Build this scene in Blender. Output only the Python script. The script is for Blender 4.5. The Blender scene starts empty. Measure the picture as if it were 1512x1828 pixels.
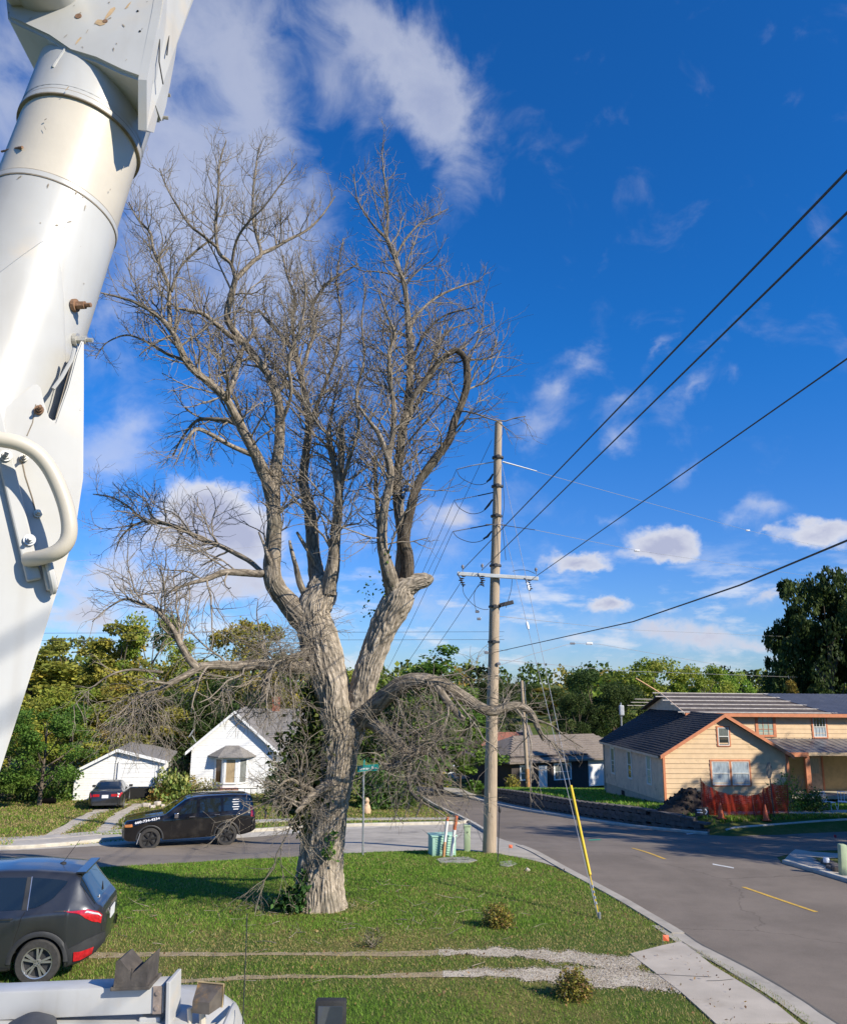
import bpy, bmesh, math, random
import numpy as np
from mathutils import Vector, Matrix, noise as mnoise
random.seed(7); RNG = np.random.default_rng(7)
scene = bpy.context.scene
COL = scene.collection

# ------------------------------------------------------------------ camera, sky, sun, exposure
FPX, CX, CY = 1400.0, 756.0, 914.0
PITCH, ROLL = math.radians(12.13), math.radians(0.6)
CAMZ = 4.7
_F = Vector((0, math.cos(PITCH), math.sin(PITCH)))
_R0 = Vector((1, 0, 0)); _U0 = Vector((0, -math.sin(PITCH), math.cos(PITCH)))
_R = _R0*math.cos(ROLL) + _U0*math.sin(ROLL)
_U = -_R0*math.sin(ROLL) + _U0*math.cos(ROLL)
CAMP = Vector((0, 0, CAMZ))
cam_d = bpy.data.cameras.new('camera'); cam = bpy.data.objects.new('camera', cam_d); COL.objects.link(cam)
cam_d.sensor_fit = 'HORIZONTAL'; cam_d.sensor_width = 36.0; cam_d.lens = 36.0*FPX/1512.0
cam_d.clip_start = 0.05; cam_d.clip_end = 6000
mw = Matrix((( _R.x, _U.x, -_F.x, CAMP.x), (_R.y, _U.y, -_F.y, CAMP.y), (_R.z, _U.z, -_F.z, CAMP.z), (0, 0, 0, 1)))
cam.matrix_world = mw
scene.camera = cam

SUN_AZ, SUN_EL = math.radians(124.0), math.radians(33.0)
SUNV = Vector((math.sin(SUN_AZ)*math.cos(SUN_EL), math.cos(SUN_AZ)*math.cos(SUN_EL), math.sin(SUN_EL)))
sd = bpy.data.lights.new('sun', 'SUN'); sd.energy = 5.0; sd.angle = math.radians(0.55); sd.color = (1.0, 0.915, 0.765)
sun = bpy.data.objects.new('sun', sd); COL.objects.link(sun)
sun.rotation_euler = (-SUNV).to_track_quat('-Z', 'Y').to_euler(); sun.location = (60, -25, 60)
scene.view_settings.view_transform = 'Standard'; scene.view_settings.look = 'None'
scene.view_settings.exposure = 0.4; scene.view_settings.gamma = 1.0; scene.view_settings.use_curve_mapping = False
scene.cycles.max_bounces = 6; scene.cycles.diffuse_bounces = 3; scene.cycles.glossy_bounces = 3
scene.cycles.transparent_max_bounces = 12; scene.cycles.caustics_reflective = False; scene.cycles.caustics_refractive = False

def ray(px, py): return _F + _R*((px-CX)/FPX) + _U*((CY-py)/FPX)
def P(px, py, Y):                       # the point of that line of sight at world depth Y
    d = ray(px, py); return CAMP + d*(Y/d.y)
def PZ(px, py, zc): return CAMP + ray(px, py)*zc
def azel(px, py):
    d = ray(px, py).normalized(); return math.atan2(d.x, d.y), math.asin(d.z)

# ---- node helpers
def NN(nt, t, **kw):
    n = nt.nodes.new(t)
    for k, v in kw.items(): setattr(n, k, v)
    return n
def LK(nt, a, b): nt.links.new(a, b)
def MATH(nt, op, a, b=None, c=None, clamp=False):
    n = nt.nodes.new('ShaderNodeMath'); n.operation = op; n.use_clamp = clamp
    for i, v in enumerate((a, b, c)):
        if v is None: continue
        if isinstance(v, (int, float)): n.inputs[i].default_value = v
        else: nt.links.new(v, n.inputs[i])
    return n.outputs[0]
def SMOOTH(nt, x, lo, hi, a=0.0, b=1.0):
    n = nt.nodes.new('ShaderNodeMapRange'); n.interpolation_type = 'SMOOTHSTEP'
    nt.links.new(x, n.inputs[0])
    for i, v in zip((1, 2, 3, 4), (lo, hi, a, b)): n.inputs[i].default_value = v
    return n.outputs[0]
def MIX(nt, f, a, b, mode='MIX'):
    n = nt.nodes.new('ShaderNodeMix'); n.data_type = 'RGBA'; n.blend_type = mode
    if isinstance(f, (int, float)): n.inputs[0].default_value = f
    else: nt.links.new(f, n.inputs[0])
    for i, v in ((6, a), (7, b)):
        if isinstance(v, tuple): n.inputs[i].default_value = (*v[:3], 1)
        else: nt.links.new(v, n.inputs[i])
    return n.outputs[2]

# ---- sky: physical sky plus clouds laid out by compass direction
world = bpy.data.worlds.new('World'); scene.world = world; world.use_nodes = True
# (px, py, half width px, half height px, tilt deg, amount, softness 0 crisp .. 1 wispy)
BLOBS = [
 (345, 60, 150, 100, 55, .6, 1), (440, 130, 150, 70, 60, .7, 1), (300, 250, 95, 60, 60, .6, 1), (250, 330, 130, 70, 40, .5, 1),
 (640, 50, 200, 60, 20, .6, 1), (715, 120, 130, 45, 45, .8, 1), (790, 185, 80, 55, 50, .95, 1), (590, 150, 140, 60, 30, .35, 1),
 (440, 430, 180, 140, 55, .62, 1), (330, 380, 110, 120, 70, .5, 1), (560, 500, 120, 90, 40, .45, 1), (200, 560, 120, 100, 60, .5, 1), (20,180,120,120,60,.7,1),
 (560, 690, 200, 90, 30, .35, 1), (240, 765, 75, 40, -25, .7, 1), (190, 820, 70, 40, 0, .6, 1),
 (375, 915, 105, 75, 15, 1.25, 0), (440, 960, 130, 60, 15, 1.0, .3), (270, 960, 110, 55, 0, .8, .6),
 (200, 1040, 190, 60, 0, 1.0, .5), (420, 1060, 160, 55, 0, .95, .5), (150, 1105, 120, 30, 0, .9, .5), (640, 960, 120, 60, 10, .6, .6),
 (820, 920, 110, 50, 0, .95, .5), (800, 985, 70, 45, 40, .7, .7), (740, 1080, 110, 50, 10, .75, .6), (880, 1090, 110, 40, 0, .6, .7),
 (955, 750, 50, 48, 30, .85, .8), (990, 695, 34, 20, 20, .6, 1), (1040, 648, 50, 24, -15, .55, 1), (1175, 622, 42, 15, -45, .5, 1),
 (1110, 712, 40, 16, -20, .4, 1), (1240, 690, 52, 20, -40, .5, 1), (1100, 785, 36, 36, 0, .85, .9), (1305, 665, 20, 26, 0, .35, 1),
 (1195, 970, 76, 38, 8, 1.25, .1), (1160, 985, 40, 18, 0, .8, .4), (1035, 1005, 78, 24, 0, 1.2, .2), (990, 985, 30, 22, 0, .6, .7), (1080, 928, 32, 14, 0, .5, .9),
 (1085, 1077, 55, 20, 0, 1.15, .2), (1312, 925, 50, 24, -20, .75, .9), (1362, 946, 24, 13, 0, .85, .6), (1365, 905, 30, 12, 15, .45, 1),
 (1465, 955, 80, 36, 5, 1.2, .2), (1380, 1060, 48, 24, -10, 1.0, .5), (1340, 1075, 40, 18, 0, .6, .6),(1240, 835, 60, 14, -30, .35, 1),
 (1170, 1120, 120, 34, 0, .95, .5), (1260, 1140, 60, 26, 0, .8, .5), (1000, 1140, 150, 34, 0, .7, .7), (1350, 1155, 90, 24, 0, .9, .5),
 (1080, 1190, 200, 24, 0, .8, .6), (1470, 1080, 80, 20, 0, .5, .7),
]
def cloud_group():
    g = bpy.data.node_groups.new('cloud_density', 'ShaderNodeTree')
    g.interface.new_socket('az', in_out='INPUT', socket_type='NodeSocketFloat')
    g.interface.new_socket('el', in_out='INPUT', socket_type='NodeSocketFloat')
    g.interface.new_socket('density', in_out='OUTPUT', socket_type='NodeSocketFloat')
    g.interface.new_socket('lit', in_out='OUTPUT', socket_type='NodeSocketFloat')
    gi = g.nodes.new('NodeGroupInput'); go = g.nodes.new('NodeGroupOutput')
    az, el = gi.outputs[0], gi.outputs[1]
    cv = NN(g, 'ShaderNodeCombineXYZ'); LK(g, az, cv.inputs[0]); LK(g, MATH(g, 'MULTIPLY', el, 1.25), cv.inputs[1])
    n1 = NN(g, 'ShaderNodeTexNoise'); n1.inputs['Scale'].default_value = 11; n1.inputs['Detail'].default_value = 7; n1.inputs['Roughness'].default_value = .58
    n1.inputs['Distortion'].default_value = .5
    LK(g, cv.outputs[0], n1.inputs['Vector'])
    n2 = NN(g, 'ShaderNodeTexNoise'); n2.inputs['Scale'].default_value = 38; n2.inputs['Detail'].default_value = 5; n2.inputs['Roughness'].default_value = .6
    LK(g, cv.outputs[0], n2.inputs['Vector'])
    sx = NN(g, 'ShaderNodeSeparateXYZ'); LK(g, n2.outputs['Color'], sx.inputs[0])
    azw = MATH(g, 'MULTIPLY_ADD', MATH(g, 'SUBTRACT', sx.outputs[0], .5), .045, az)
    elw = MATH(g, 'MULTIPLY_ADD', MATH(g, 'SUBTRACT', sx.outputs[1], .5), .035, el)
    wv = NN(g, 'ShaderNodeCombineXYZ'); LK(g, azw, wv.inputs[0]); LK(g, elw, wv.inputs[1])
    tot = [None, None]; sh = None
    for (px, py, hw, hh, tilt, amt, soft) in BLOBS:
        a0, e0 = azel(px, py); ce = math.cos(e0)
        mp = NN(g, 'ShaderNodeMapping'); mp.vector_type = 'TEXTURE'; LK(g, wv.outputs[0], mp.inputs[0])
        mp.inputs['Location'].default_value = (a0, e0, 0); mp.inputs['Rotation'].default_value = (0, 0, math.radians(-tilt))
        kk = 1.65+.45*soft; mp.inputs['Scale'].default_value = (hw/FPX/ce*kk, hh/FPX*kk, 1)
        gr = NN(g, 'ShaderNodeTexGradient'); gr.gradient_type = 'QUADRATIC_SPHERE'; LK(g, mp.outputs[0], gr.inputs[0])
        f = gr.outputs['Fac']
        for k, w in ((0, amt*(1-soft)), (1, amt*soft)):
            if w <= 0: continue
            tot[k] = MATH(g, 'MULTIPLY', f, w*1.6) if tot[k] is None else MATH(g, 'MULTIPLY_ADD', f, w*1.6, tot[k])
    nf = MATH(g, 'SUBTRACT', n1.outputs[0], .5)
    crisp = SMOOTH(g, MATH(g, 'MULTIPLY_ADD', nf, 1.35, tot[0]), .32, .92)
    wisp = SMOOTH(g, MATH(g, 'MULTIPLY_ADD', nf, 2.3, tot[1]), .10, 1.55)
    # low banks of flat cloud all round the horizon
    cs = NN(g, 'ShaderNodeCombineXYZ'); LK(g, MATH(g, 'MULTIPLY', az, 9.5), cs.inputs[0]); LK(g, MATH(g, 'MULTIPLY', el, 30), cs.inputs[1])
    n3 = NN(g, 'ShaderNodeTexNoise'); n3.inputs['Scale'].default_value = 1.0; n3.inputs['Detail'].default_value = 8; n3.inputs['Roughness'].default_value = .6
    LK(g, cs.outputs[0], n3.inputs['Vector'])
    low = SMOOTH(g, el, .19, .08)
    bank = MATH(g, 'MULTIPLY', SMOOTH(g, n3.outputs[0], .47, .68, 0, .72), low)
    m = MATH(g, 'MAXIMUM', MATH(g, 'MAXIMUM', MATH(g, 'MULTIPLY', crisp, .97), MATH(g, 'MULTIPLY', wisp, .52)), bank)
    LK(g, m, go.inputs[0])
    # sunlit fringes and tops against thicker, greyer cores and bases
    core = MATH(g, 'MULTIPLY_ADD', MATH(g, 'ADD', tot[0], MATH(g, 'MULTIPLY', tot[1], .35)), -.62, 1.12)
    LK(g, MATH(g, 'ADD', core, MATH(g, 'MULTIPLY', nf, -1.3), clamp=True), go.inputs[1])
    return g
def build_world():
    nt = world.node_tree; nt.nodes.clear()
    sky = NN(nt, 'ShaderNodeTexSky'); sky.sky_type = 'NISHITA'; sky.sun_disc = False
    sky.sun_elevation = SUN_EL; sky.sun_rotation = SUN_AZ; sky.altitude = 200; sky.air_density = 1.0; sky.dust_density = .1; sky.ozone_density = 2.2
    hs = NN(nt, 'ShaderNodeHueSaturation'); hs.inputs['Saturation'].default_value = 1.08; hs.inputs['Value'].default_value = 1.0; hs.inputs['Hue'].default_value = .502
    LK(nt, sky.outputs[0], hs.inputs['Color'])
    tc = NN(nt, 'ShaderNodeTexCoord'); sp = NN(nt, 'ShaderNodeSeparateXYZ'); LK(nt, tc.outputs['Generated'], sp.inputs[0])
    az = MATH(nt, 'ARCTAN2', sp.outputs[0], sp.outputs[1]); el = MATH(nt, 'ARCSINE', sp.outputs[2])
    grp = cloud_group()
    g1 = NN(nt, 'ShaderNodeGroup'); g1.node_tree = grp; LK(nt, az, g1.inputs[0]); LK(nt, el, g1.inputs[1])
    d = g1.outputs[0]
    ccol = MIX(nt, g1.outputs[1], (2.7, 2.9, 3.9), (5.1, 5.2, 5.5))
    deep = MIX(nt, 1.0, hs.outputs[0], MIX(nt, SMOOTH(nt, el, .0, .45), (.31, .475, .83), (.093, .54, 1.0)), 'MULTIPLY')
    mx = MIX(nt, d, deep, ccol)
    bg = NN(nt, 'ShaderNodeBackground'); bg.inputs['Strength'].default_value = SKY_STRENGTH
    LK(nt, mx, bg.inputs[0])
    o = NN(nt, 'ShaderNodeOutputWorld'); LK(nt, bg.outputs[0], o.inputs[0])
SKY_STRENGTH = 0.13
world.cycles.sampling_method = 'MANUAL'; world.cycles.sample_map_resolution = 512
build_world()

# ------------------------------------------------------------------ terrain
_YK = np.array([-60, 0, 12.3, 19.5, 27.8, 31, 34, 40, 46, 52, 60, 80, 110, 150, 210, 300, 420, 700, 1400, 3000], float)
_HC = np.array([4.0, 4.35, 4.71, 5.16, 5.60, 5.93, 6.30, 6.85, 7.35, 7.9, 8.6, 10.1, 11.6, 12.2, 12.4, 9.5, 7.5, 7.0, 6.0, 6.0], float)
_HL = np.array([4.0, 4.35, 4.71, 5.16, 5.80, 6.40, 6.60, 6.88, 7.2, 7.35, 7.5, 8.2, 9.0, 9.5, 9.5, 9.5, 7.5, 7.0, 6.0, 6.0], float)
_HR = np.array([4.0, 4.35, 4.71, 5.16, 5.60, 5.85, 6.00, 6.05, 6.5, 6.95, 7.7, 10.0, 11.6, 12.2, 12.4, 9.5, 7.5, 7.0, 6.0, 6.0], float)
def _pchip(xk, yk):
    h = np.diff(xk); dl = np.diff(yk)/h; m = np.zeros_like(yk); m[0] = dl[0]; m[-1] = dl[-1]
    for i in range(1, len(xk)-1):
        m[i] = 0 if dl[i-1]*dl[i] <= 0 else 3*(h[i-1]+h[i])/((2*h[i]+h[i-1])/dl[i-1] + (h[i]+2*h[i-1])/dl[i])
    return m
_MC, _ML, _MR = _pchip(_YK, _HC), _pchip(_YK, _HL), _pchip(_YK, _HR)
def _herm(y, HK, MK):
    i = np.clip(np.searchsorted(_YK, y, side='right')-1, 0, len(_YK)-2)
    h = _YK[i+1]-_YK[i]; t = (y-_YK[i])/h
    return (2*t**3-3*t**2+1)*HK[i] + (t**3-2*t**2+t)*h*MK[i] + (-2*t**3+3*t**2)*HK[i+1] + (t**3-t**2)*h*MK[i+1]
def _ss(t): t = np.clip(t, 0, 1); return t*t*(3-2*t)
WALLX = (np.array([30, 36.6, 38.5, 41, 44, 49, 55, 62, 70, 90, 200], float), np.array([16.5, 13.9, 12.25, 10.85, 9.5, 8.0, 6.7, 5.5, 4.5, 3, 3], float))
def wallx(y): return np.interp(y, *WALLX)
def gz(x, y):                          # ground height: the street falls away, the yard on the right is held up by a wall
    x = np.asarray(x, float); y = np.clip(np.asarray(y, float), _YK[0], _YK[-1]-1e-6)
    H = _herm(y, _HC, _MC)
    wl = _ss((-2.0-x)/6.0); H = H + wl*(_herm(y, _HL, _ML)-H)
    wr = _ss((x-wallx(y)-.05)/.6)*_ss((y-36.2)/2.5); H = H + wr*(_herm(y, _HR, _MR)-_herm(y, _HC, _MC))
    return CAMZ - H
def gzf(x, y): return float(gz(x, y))
def G(px, py, up=0.0):                  # where that line of sight meets the ground
    d = ray(px, py); lo, hi = 2.0, 1400.0
    f = lambda Y: (CAMP.z + d.z/d.y*Y) - gzf(d.x/d.y*Y, Y)
    step = lo; y0 = lo
    while y0 < hi:
        y1 = y0*1.02+.05
        if f(y1) < 0: break
        y0 = y1
    for _ in range(40):
        m = .5*(y0+y1)
        if f(m) > 0: y0 = m
        else: y1 = m
    Y = .5*(y0+y1); return Vector((d.x/d.y*Y, Y, gzf(d.x/d.y*Y, Y)+up))

# ------------------------------------------------------------------ mesh helpers
def mesh_np(name, V, F, mats, parent=None, smooth=False, col=None, mi=None):
    """V (n,3), F (m,k) one face size, or list of faces"""
    me = bpy.data.meshes.new(name)
    V = np.asarray(V, np.float32)
    if isinstance(F, np.ndarray):
        m, k = F.shape
        me.vertices.add(len(V)); me.vertices.foreach_set('co', V.ravel())
        me.loops.add(m*k); me.loops.foreach_set('vertex_index', F.astype(np.int32).ravel())
        me.polygons.add(m); me.polygons.foreach_set('loop_start', np.arange(0, m*k, k, dtype=np.int32))
        if mi is not None: me.polygons.foreach_set('material_index', np.asarray(mi, np.int32))
        if smooth: me.polygons.foreach_set('use_smooth', np.ones(m, bool))
        me.update(calc_edges=True)
    else:
        me.from_pydata([tuple(map(float, v)) for v in V], [], F); 
        if mi is not None: me.polygons.foreach_set('material_index', np.asarray(mi, np.int32))
        if smooth: me.polygons.foreach_set('use_smooth', np.ones(len(me.polygons), bool))
        me.update()
    if col is not None:
        a = me.attributes.new('tint', 'FLOAT_COLOR', 'POINT')
        c = np.ones((len(V), 4), np.float32); c[:, :3] = col; a.data.foreach_set('color', c.ravel())
    for mt in (mats if isinstance(mats, (list, tuple)) else [mats]): me.materials.append(mt)
    o = bpy.data.objects.new(name, me); COL.objects.link(o)
    if parent is not None: o.parent = parent
    return o
class MB:
    def __init__(s): s.v = []; s.f = []; s.m = []; s.mi = 0; s.X = None
    def add(s, vs, fs):
        b = len(s.v)
        if s.X is not None: vs = [s.X @ Vector(v) for v in vs]
        s.v.extend([tuple(v) for v in vs]); s.f.extend([tuple(b+i for i in f) for f in fs]); s.m.extend([s.mi]*len(fs)); return s
    def box(s, c, d, rot=None, taper=None):
        hx, hy, hz = d[0]/2, d[1]/2, d[2]/2; t = taper or 1.0
        p = [(-hx, -hy, -hz), (hx, -hy, -hz), (hx, hy, -hz), (-hx, hy, -hz), (-hx*t, -hy*t, hz), (hx*t, -hy*t, hz), (hx*t, hy*t, hz), (-hx*t, hy*t, hz)]
        c = Vector(c); p = [(rot @ Vector(q) if rot else Vector(q))+c for q in p]
        return s.add(p, [(0, 3, 2, 1), (4, 5, 6, 7), (0, 1, 5, 4), (1, 2, 6, 5), (2, 3, 7, 6), (3, 0, 4, 7)])
    def bbox(s, c, d, b=.01, rot=None):           # box with chamfered edges
        hx, hy, hz = d[0]/2, d[1]/2, d[2]/2; b = min(b, hx*.45, hy*.45, hz*.45); c = Vector(c)
        bm = bmesh.new(); bmesh.ops.create_cube(bm, size=1)
        for v in bm.verts: v.co = Vector((v.co.x*d[0], v.co.y*d[1], v.co.z*d[2]))
        bmesh.ops.bevel(bm, geom=bm.edges[:], offset=b, segments=2, profile=.5, affect='EDGES')
        bm.verts.index_update()
        vs = [(rot @ v.co if rot else v.co)+c for v in bm.verts]; fs = [[v.index for v in f.verts] for f in bm.faces]; bm.free()
        return s.add(vs, fs)
    def prism(s, poly, off):                       # planar polygon (3D points) pushed by vector off
        n = len(poly); a = [Vector(p) for p in poly]; o = Vector(off); bvs = [p+o for p in a]
        fs = [tuple(range(n-1, -1, -1)), tuple(range(n, 2*n))] + [(i, (i+1) % n, n+(i+1) % n, n+i) for i in range(n)]
        return s.add(a+bvs, fs)
    def quad(s, *p): return s.add(list(p), [tuple(range(len(p)))])
    def tube(s, pts, rad, n=8, cap=True):
        pts = [Vector(p) for p in pts]; k = len(pts)
        if not isinstance(rad, (list, tuple)): rad = [rad]*k
        T = [(pts[min(i+1, k-1)]-pts[max(i-1, 0)]).normalized() for i in range(k)]
        a = Vector((0, 0, 1)) if abs(T[0].z) < .9 else Vector((1, 0, 0))
        N = (a - T[0]*a.dot(T[0])).normalized(); vs = []
        for i in range(k):
            N = (N - T[i]*N.dot(T[i])).normalized(); B = T[i].cross(N)
            for j in range(n):
                t = 2*math.pi*j/n; vs.append(pts[i] + (N*math.cos(t)+B*math.sin(t))*rad[i])
        fs = [(i*n+j, i*n+(j+1) % n, (i+1)*n+(j+1) % n, (i+1)*n+j) for i in range(k-1) for j in range(n)]
        if cap: fs += [tuple(range(n-1, -1, -1)), tuple(range((k-1)*n, k*n))]
        return s.add(vs, fs)
    def lathe(s, prof, c=(0, 0, 0), n=20, axis='z', caps=True):
        c = Vector(c); vs = []
        for (r, h) in prof:
            for j in range(n):
                t = 2*math.pi*j/n; x, y = r*math.cos(t), r*math.sin(t)
                vs.append(c + (Vector((x, y, h)) if axis == 'z' else Vector((x, h, y)) if axis == 'y' else Vector((h, x, y))))
        k = len(prof); fs = [(i*n+j, i*n+(j+1) % n, (i+1)*n+(j+1) % n, (i+1)*n+j) for i in range(k-1) for j in range(n)]
        if caps: fs += [tuple(range(n-1, -1, -1)), tuple(range((k-1)*n, k*n))]
        return s.add(vs, fs)
    def build(s, name, mats, parent=None, smooth=False, label=None, fixn=True):
        me = bpy.data.meshes.new(name); me.from_pydata(s.v, [], s.f)
        for mt in (mats if isinstance(mats, (list, tuple)) else [mats]): me.materials.append(mt)
        me.polygons.foreach_set('material_index', s.m)
        if fixn:
            bm = bmesh.new(); bm.from_mesh(me); bmesh.ops.recalc_face_normals(bm, faces=bm.faces[:]); bm.to_mesh(me); bm.free()
        if smooth:
            me.polygons.foreach_set('use_smooth', np.ones(len(me.polygons), bool))
            me.set_sharp_from_angle(angle=math.radians(38))
        me.update()
        o = bpy.data.objects.new(name, me); COL.objects.link(o)
        if parent is not None: o.parent = parent
        if label: o['label'] = label
        return o
def tag(o, label=None, cat=None, group=None, kind=None):
    if label: o['label'] = label
    if cat: o['category'] = cat
    if group: o['group'] = group
    if kind: o['kind'] = kind
    return o
def thing(name, loc, label, cat, group=None, rotz=0.0):
    o = bpy.data.objects.new(name, None); COL.objects.link(o); o.location = loc; o.rotation_euler = (0, 0, rotz); o.empty_display_size = .2
    return tag(o, label, cat, group)
_kids = {}
def copy_tree(o, parent=None):
    c = o.copy(); COL.objects.link(c)
    if parent is not None: c.parent = parent
    for ch in [k for k in bpy.data.objects if k.parent == o]: copy_tree(ch, c)
    return c
def dup_part(o, parent=None):
    c = o.copy(); COL.objects.link(c); c.parent = parent if parent is not None else o.parent; return c

# ------------------------------------------------------------------ materials
def base_mat(name):
    m = bpy.data.materials.new(name); m.use_nodes = True; nt = m.node_tree
    b = nt.nodes.get('Principled BSDF'); return m, nt, b
def M(name, col, rough=.7, var=.12, scale=6.0, bump=0.0, bscale=30.0, metal=0.0, spec=.5, dirt=None, dirt_amt=.0, dirt_scale=1.5, coat=0.0, stretch=None):
    m, nt, b = base_mat(name)
    tc = NN(nt, 'ShaderNodeTexCoord'); co = tc.outputs['Object']
    if stretch:
        mp = NN(nt, 'ShaderNodeMapping'); LK(nt, co, mp.inputs[0]); mp.inputs['Scale'].default_value = stretch; co = mp.outputs[0]
    n = NN(nt, 'ShaderNodeTexNoise'); n.inputs['Scale'].default_value = scale; n.inputs['Detail'].default_value = 6; n.inputs['Roughness'].default_value = .62
    LK(nt, co, n.inputs['Vector'])
    lo = tuple(c*(1-var) for c in col); hi = tuple(min(1, c*(1+var)) for c in col)
    c = MIX(nt, SMOOTH(nt, n.outputs[0], .3, .7), lo, hi)
    if dirt:
        n2 = NN(nt, 'ShaderNodeTexNoise'); n2.inputs['Scale'].default_value = dirt_scale; n2.inputs['Detail'].default_value = 8; n2.inputs['Roughness'].default_value = .7
        LK(nt, co, n2.inputs['Vector'])
        c = MIX(nt, SMOOTH(nt, n2.outputs[0], .62-dirt_amt*.25, .75, 0, 1), c, dirt)
    LK(nt, c, b.inputs['Base Color'])
    b.inputs['Roughness'].default_value = rough; b.inputs['Metallic'].default_value = metal; b.inputs['Specular IOR Level'].default_value = spec
    b.inputs['Coat Weight'].default_value = coat; b.inputs['Coat Roughness'].default_value = .05
    if bump:
        n3 = NN(nt, 'ShaderNodeTexNoise'); n3.inputs['Scale'].default_value = bscale; n3.inputs['Detail'].default_value = 8
        LK(nt, co, n3.inputs['Vector'])
        bp = NN(nt, 'ShaderNodeBump'); bp.inputs['Strength'].default_value = bump; bp.inputs['Distance'].default_value = .02
        LK(nt, n3.outputs[0], bp.inputs['Height']); LK(nt, bp.outputs[0], b.inputs['Normal'])
    return m
def M_tint(name, rough=.75, spec=.25, trans=0.0, mul=(1, 1, 1)):   # colour per vertex: each leaf / blade its own hue
    m, nt, b = base_mat(name)
    a = NN(nt, 'ShaderNodeAttribute'); a.attribute_name = 'tint'
    oi = NN(nt, 'ShaderNodeObjectInfo')
    hs = NN(nt, 'ShaderNodeHueSaturation'); LK(nt, a.outputs['Color'], hs.inputs['Color'])
    LK(nt, MATH(nt, 'MULTIPLY_ADD', oi.outputs['Random'], .03, .485), hs.inputs['Hue'])
    LK(nt, MATH(nt, 'MULTIPLY_ADD', oi.outputs['Random'], .25, .88), hs.inputs['Value'])
    c = MIX(nt, 1.0, hs.outputs[0], mul, 'MULTIPLY')
    LK(nt, c, b.inputs['Base Color']); b.inputs['Roughness'].default_value = rough; b.inputs['Specular IOR Level'].default_value = spec
    if trans:
        tr = NN(nt, 'ShaderNodeBsdfTranslucent'); LK(nt, c, tr.inputs[0]); ms = NN(nt, 'ShaderNodeMixShader'); ms.inputs[0].default_value = trans
        out = nt.nodes.get('Material Output'); LK(nt, b.outputs[0], ms.inputs[1]); LK(nt, tr.outputs[0], ms.inputs[2]); LK(nt, ms.outputs[0], out.inputs[0])
    return m
def M_glass(name, col=(.02, .03, .035), rough=.05):
    m, nt, b = base_mat(name); b.inputs['Base Color'].default_value = (*col, 1); b.inputs['Roughness'].default_value = rough
    b.inputs['Specular IOR Level'].default_value = .9; b.inputs['Coat Weight'].default_value = .6; return m

m_white_metal = M('white_enamel', (.78, .78, .77), .38, .05, 3, .06, 60, spec=.4, dirt=(.42, .36, .27), dirt_amt=.0, dirt_scale=2.2)
m_wall_white = M('white_siding_paint', (.80, .80, .79), .6, .05, 4, .15, 40)
m_black_rubber = M('black_rubber', (.025, .025, .025), .75, .2, 20, .1, 60)
m_galv = M('galvanised_steel', (.42, .43, .44), .45, .15, 10, metal=.7)
m_rust = M('rusty_steel', (.23, .13, .075), .8, .35, 18, .3, 60)
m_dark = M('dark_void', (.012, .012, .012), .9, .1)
m_glass = M_glass('window_glass')
m_concrete = M('old_concrete', (.44, .40, .345), .85, .14, 2.2, .25, 45, dirt=(.30, .26, .21), dirt_amt=.35, dirt_scale=.9)
# ------------------------------------------------------------------ ground, roads, pavements
XS = np.unique(np.round(np.concatenate([np.arange(-40, 40.01, .5), -40-np.cumsum(np.linspace(2, 90, 30)), 40+np.cumsum(np.linspace(2, 90, 30))]), 3))
YS = np.unique(np.round(np.concatenate([np.arange(4, 95.01, .5), 4-np.cumsum(np.linspace(1.5, 60, 14)), 95+np.cumsum(np.linspace(1.5, 70, 50))]), 3))
def lawn_material():
    m, nt, b = base_mat('lawn_ground')
    tc = NN(nt, 'ShaderNodeTexCoord'); co = tc.outputs['Object']
    n = NN(nt, 'ShaderNodeTexNoise'); n.inputs['Scale'].default_value = .22; n.inputs['Detail'].default_value = 9; n.inputs['Roughness'].default_value = .7; LK(nt, co, n.inputs['Vector'])
    n2 = NN(nt, 'ShaderNodeTexNoise'); n2.inputs['Scale'].default_value = 6; n2.inputs['Detail'].default_value = 8; n2.inputs['Roughness'].default_value = .75; LK(nt, co, n2.inputs['Vector'])
    c = MIX(nt, SMOOTH(nt, n.outputs[0], .42, .62), (.075, .12, .022), (.20, .165, .06))
    c = MIX(nt, SMOOTH(nt, n2.outputs[0], .35, .7), MIX(nt, .55, c, (.05, .085, .015)), c)
    LK(nt, c, b.inputs['Base Color']); b.inputs['Roughness'].default_value = .95; b.inputs['Specular IOR Level'].default_value = .1
    bp = NN(nt, 'ShaderNodeBump'); bp.inputs['Strength'].default_value = .6; bp.inputs['Distance'].default_value = .05; LK(nt, n2.outputs[0], bp.inputs['Height']); LK(nt, bp.outputs[0], b.inputs['Normal'])
    return m
def terrain():
    X, Y = np.meshgrid(XS, YS); Z = gz(X, Y); nx, ny = len(XS), len(YS)
    V = np.stack([X.ravel(), Y.ravel(), Z.ravel()], 1); i = np.arange(nx*ny).reshape(ny, nx)
    F = np.stack([i[:-1, :-1].ravel(), i[:-1, 1:].ravel(), i[1:, 1:].ravel(), i[1:, :-1].ravel()], 1)
    tag(mesh_np('ground', V, F, lawn_material(), smooth=True), kind='structure')
terrain()
def inpoly(pts, poly):
    pts = np.asarray(pts); x, y = pts[:, 0], pts[:, 1]; r = np.zeros(len(pts), bool); n = len(poly)
    for i in range(n):
        x1, y1 = poly[i][:2]; x2, y2 = poly[(i+1) % n][:2]
        with np.errstate(divide='ignore', invalid='ignore'):
            c = ((y1 > y) != (y2 > y)) & (x < (x2-x1)*(y-y1)/(y2-y1+1e-12)+x1)
        r ^= c
    return r
def W(*pp): return [tuple(G(a, b))[:2] for a, b in pp]
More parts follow.
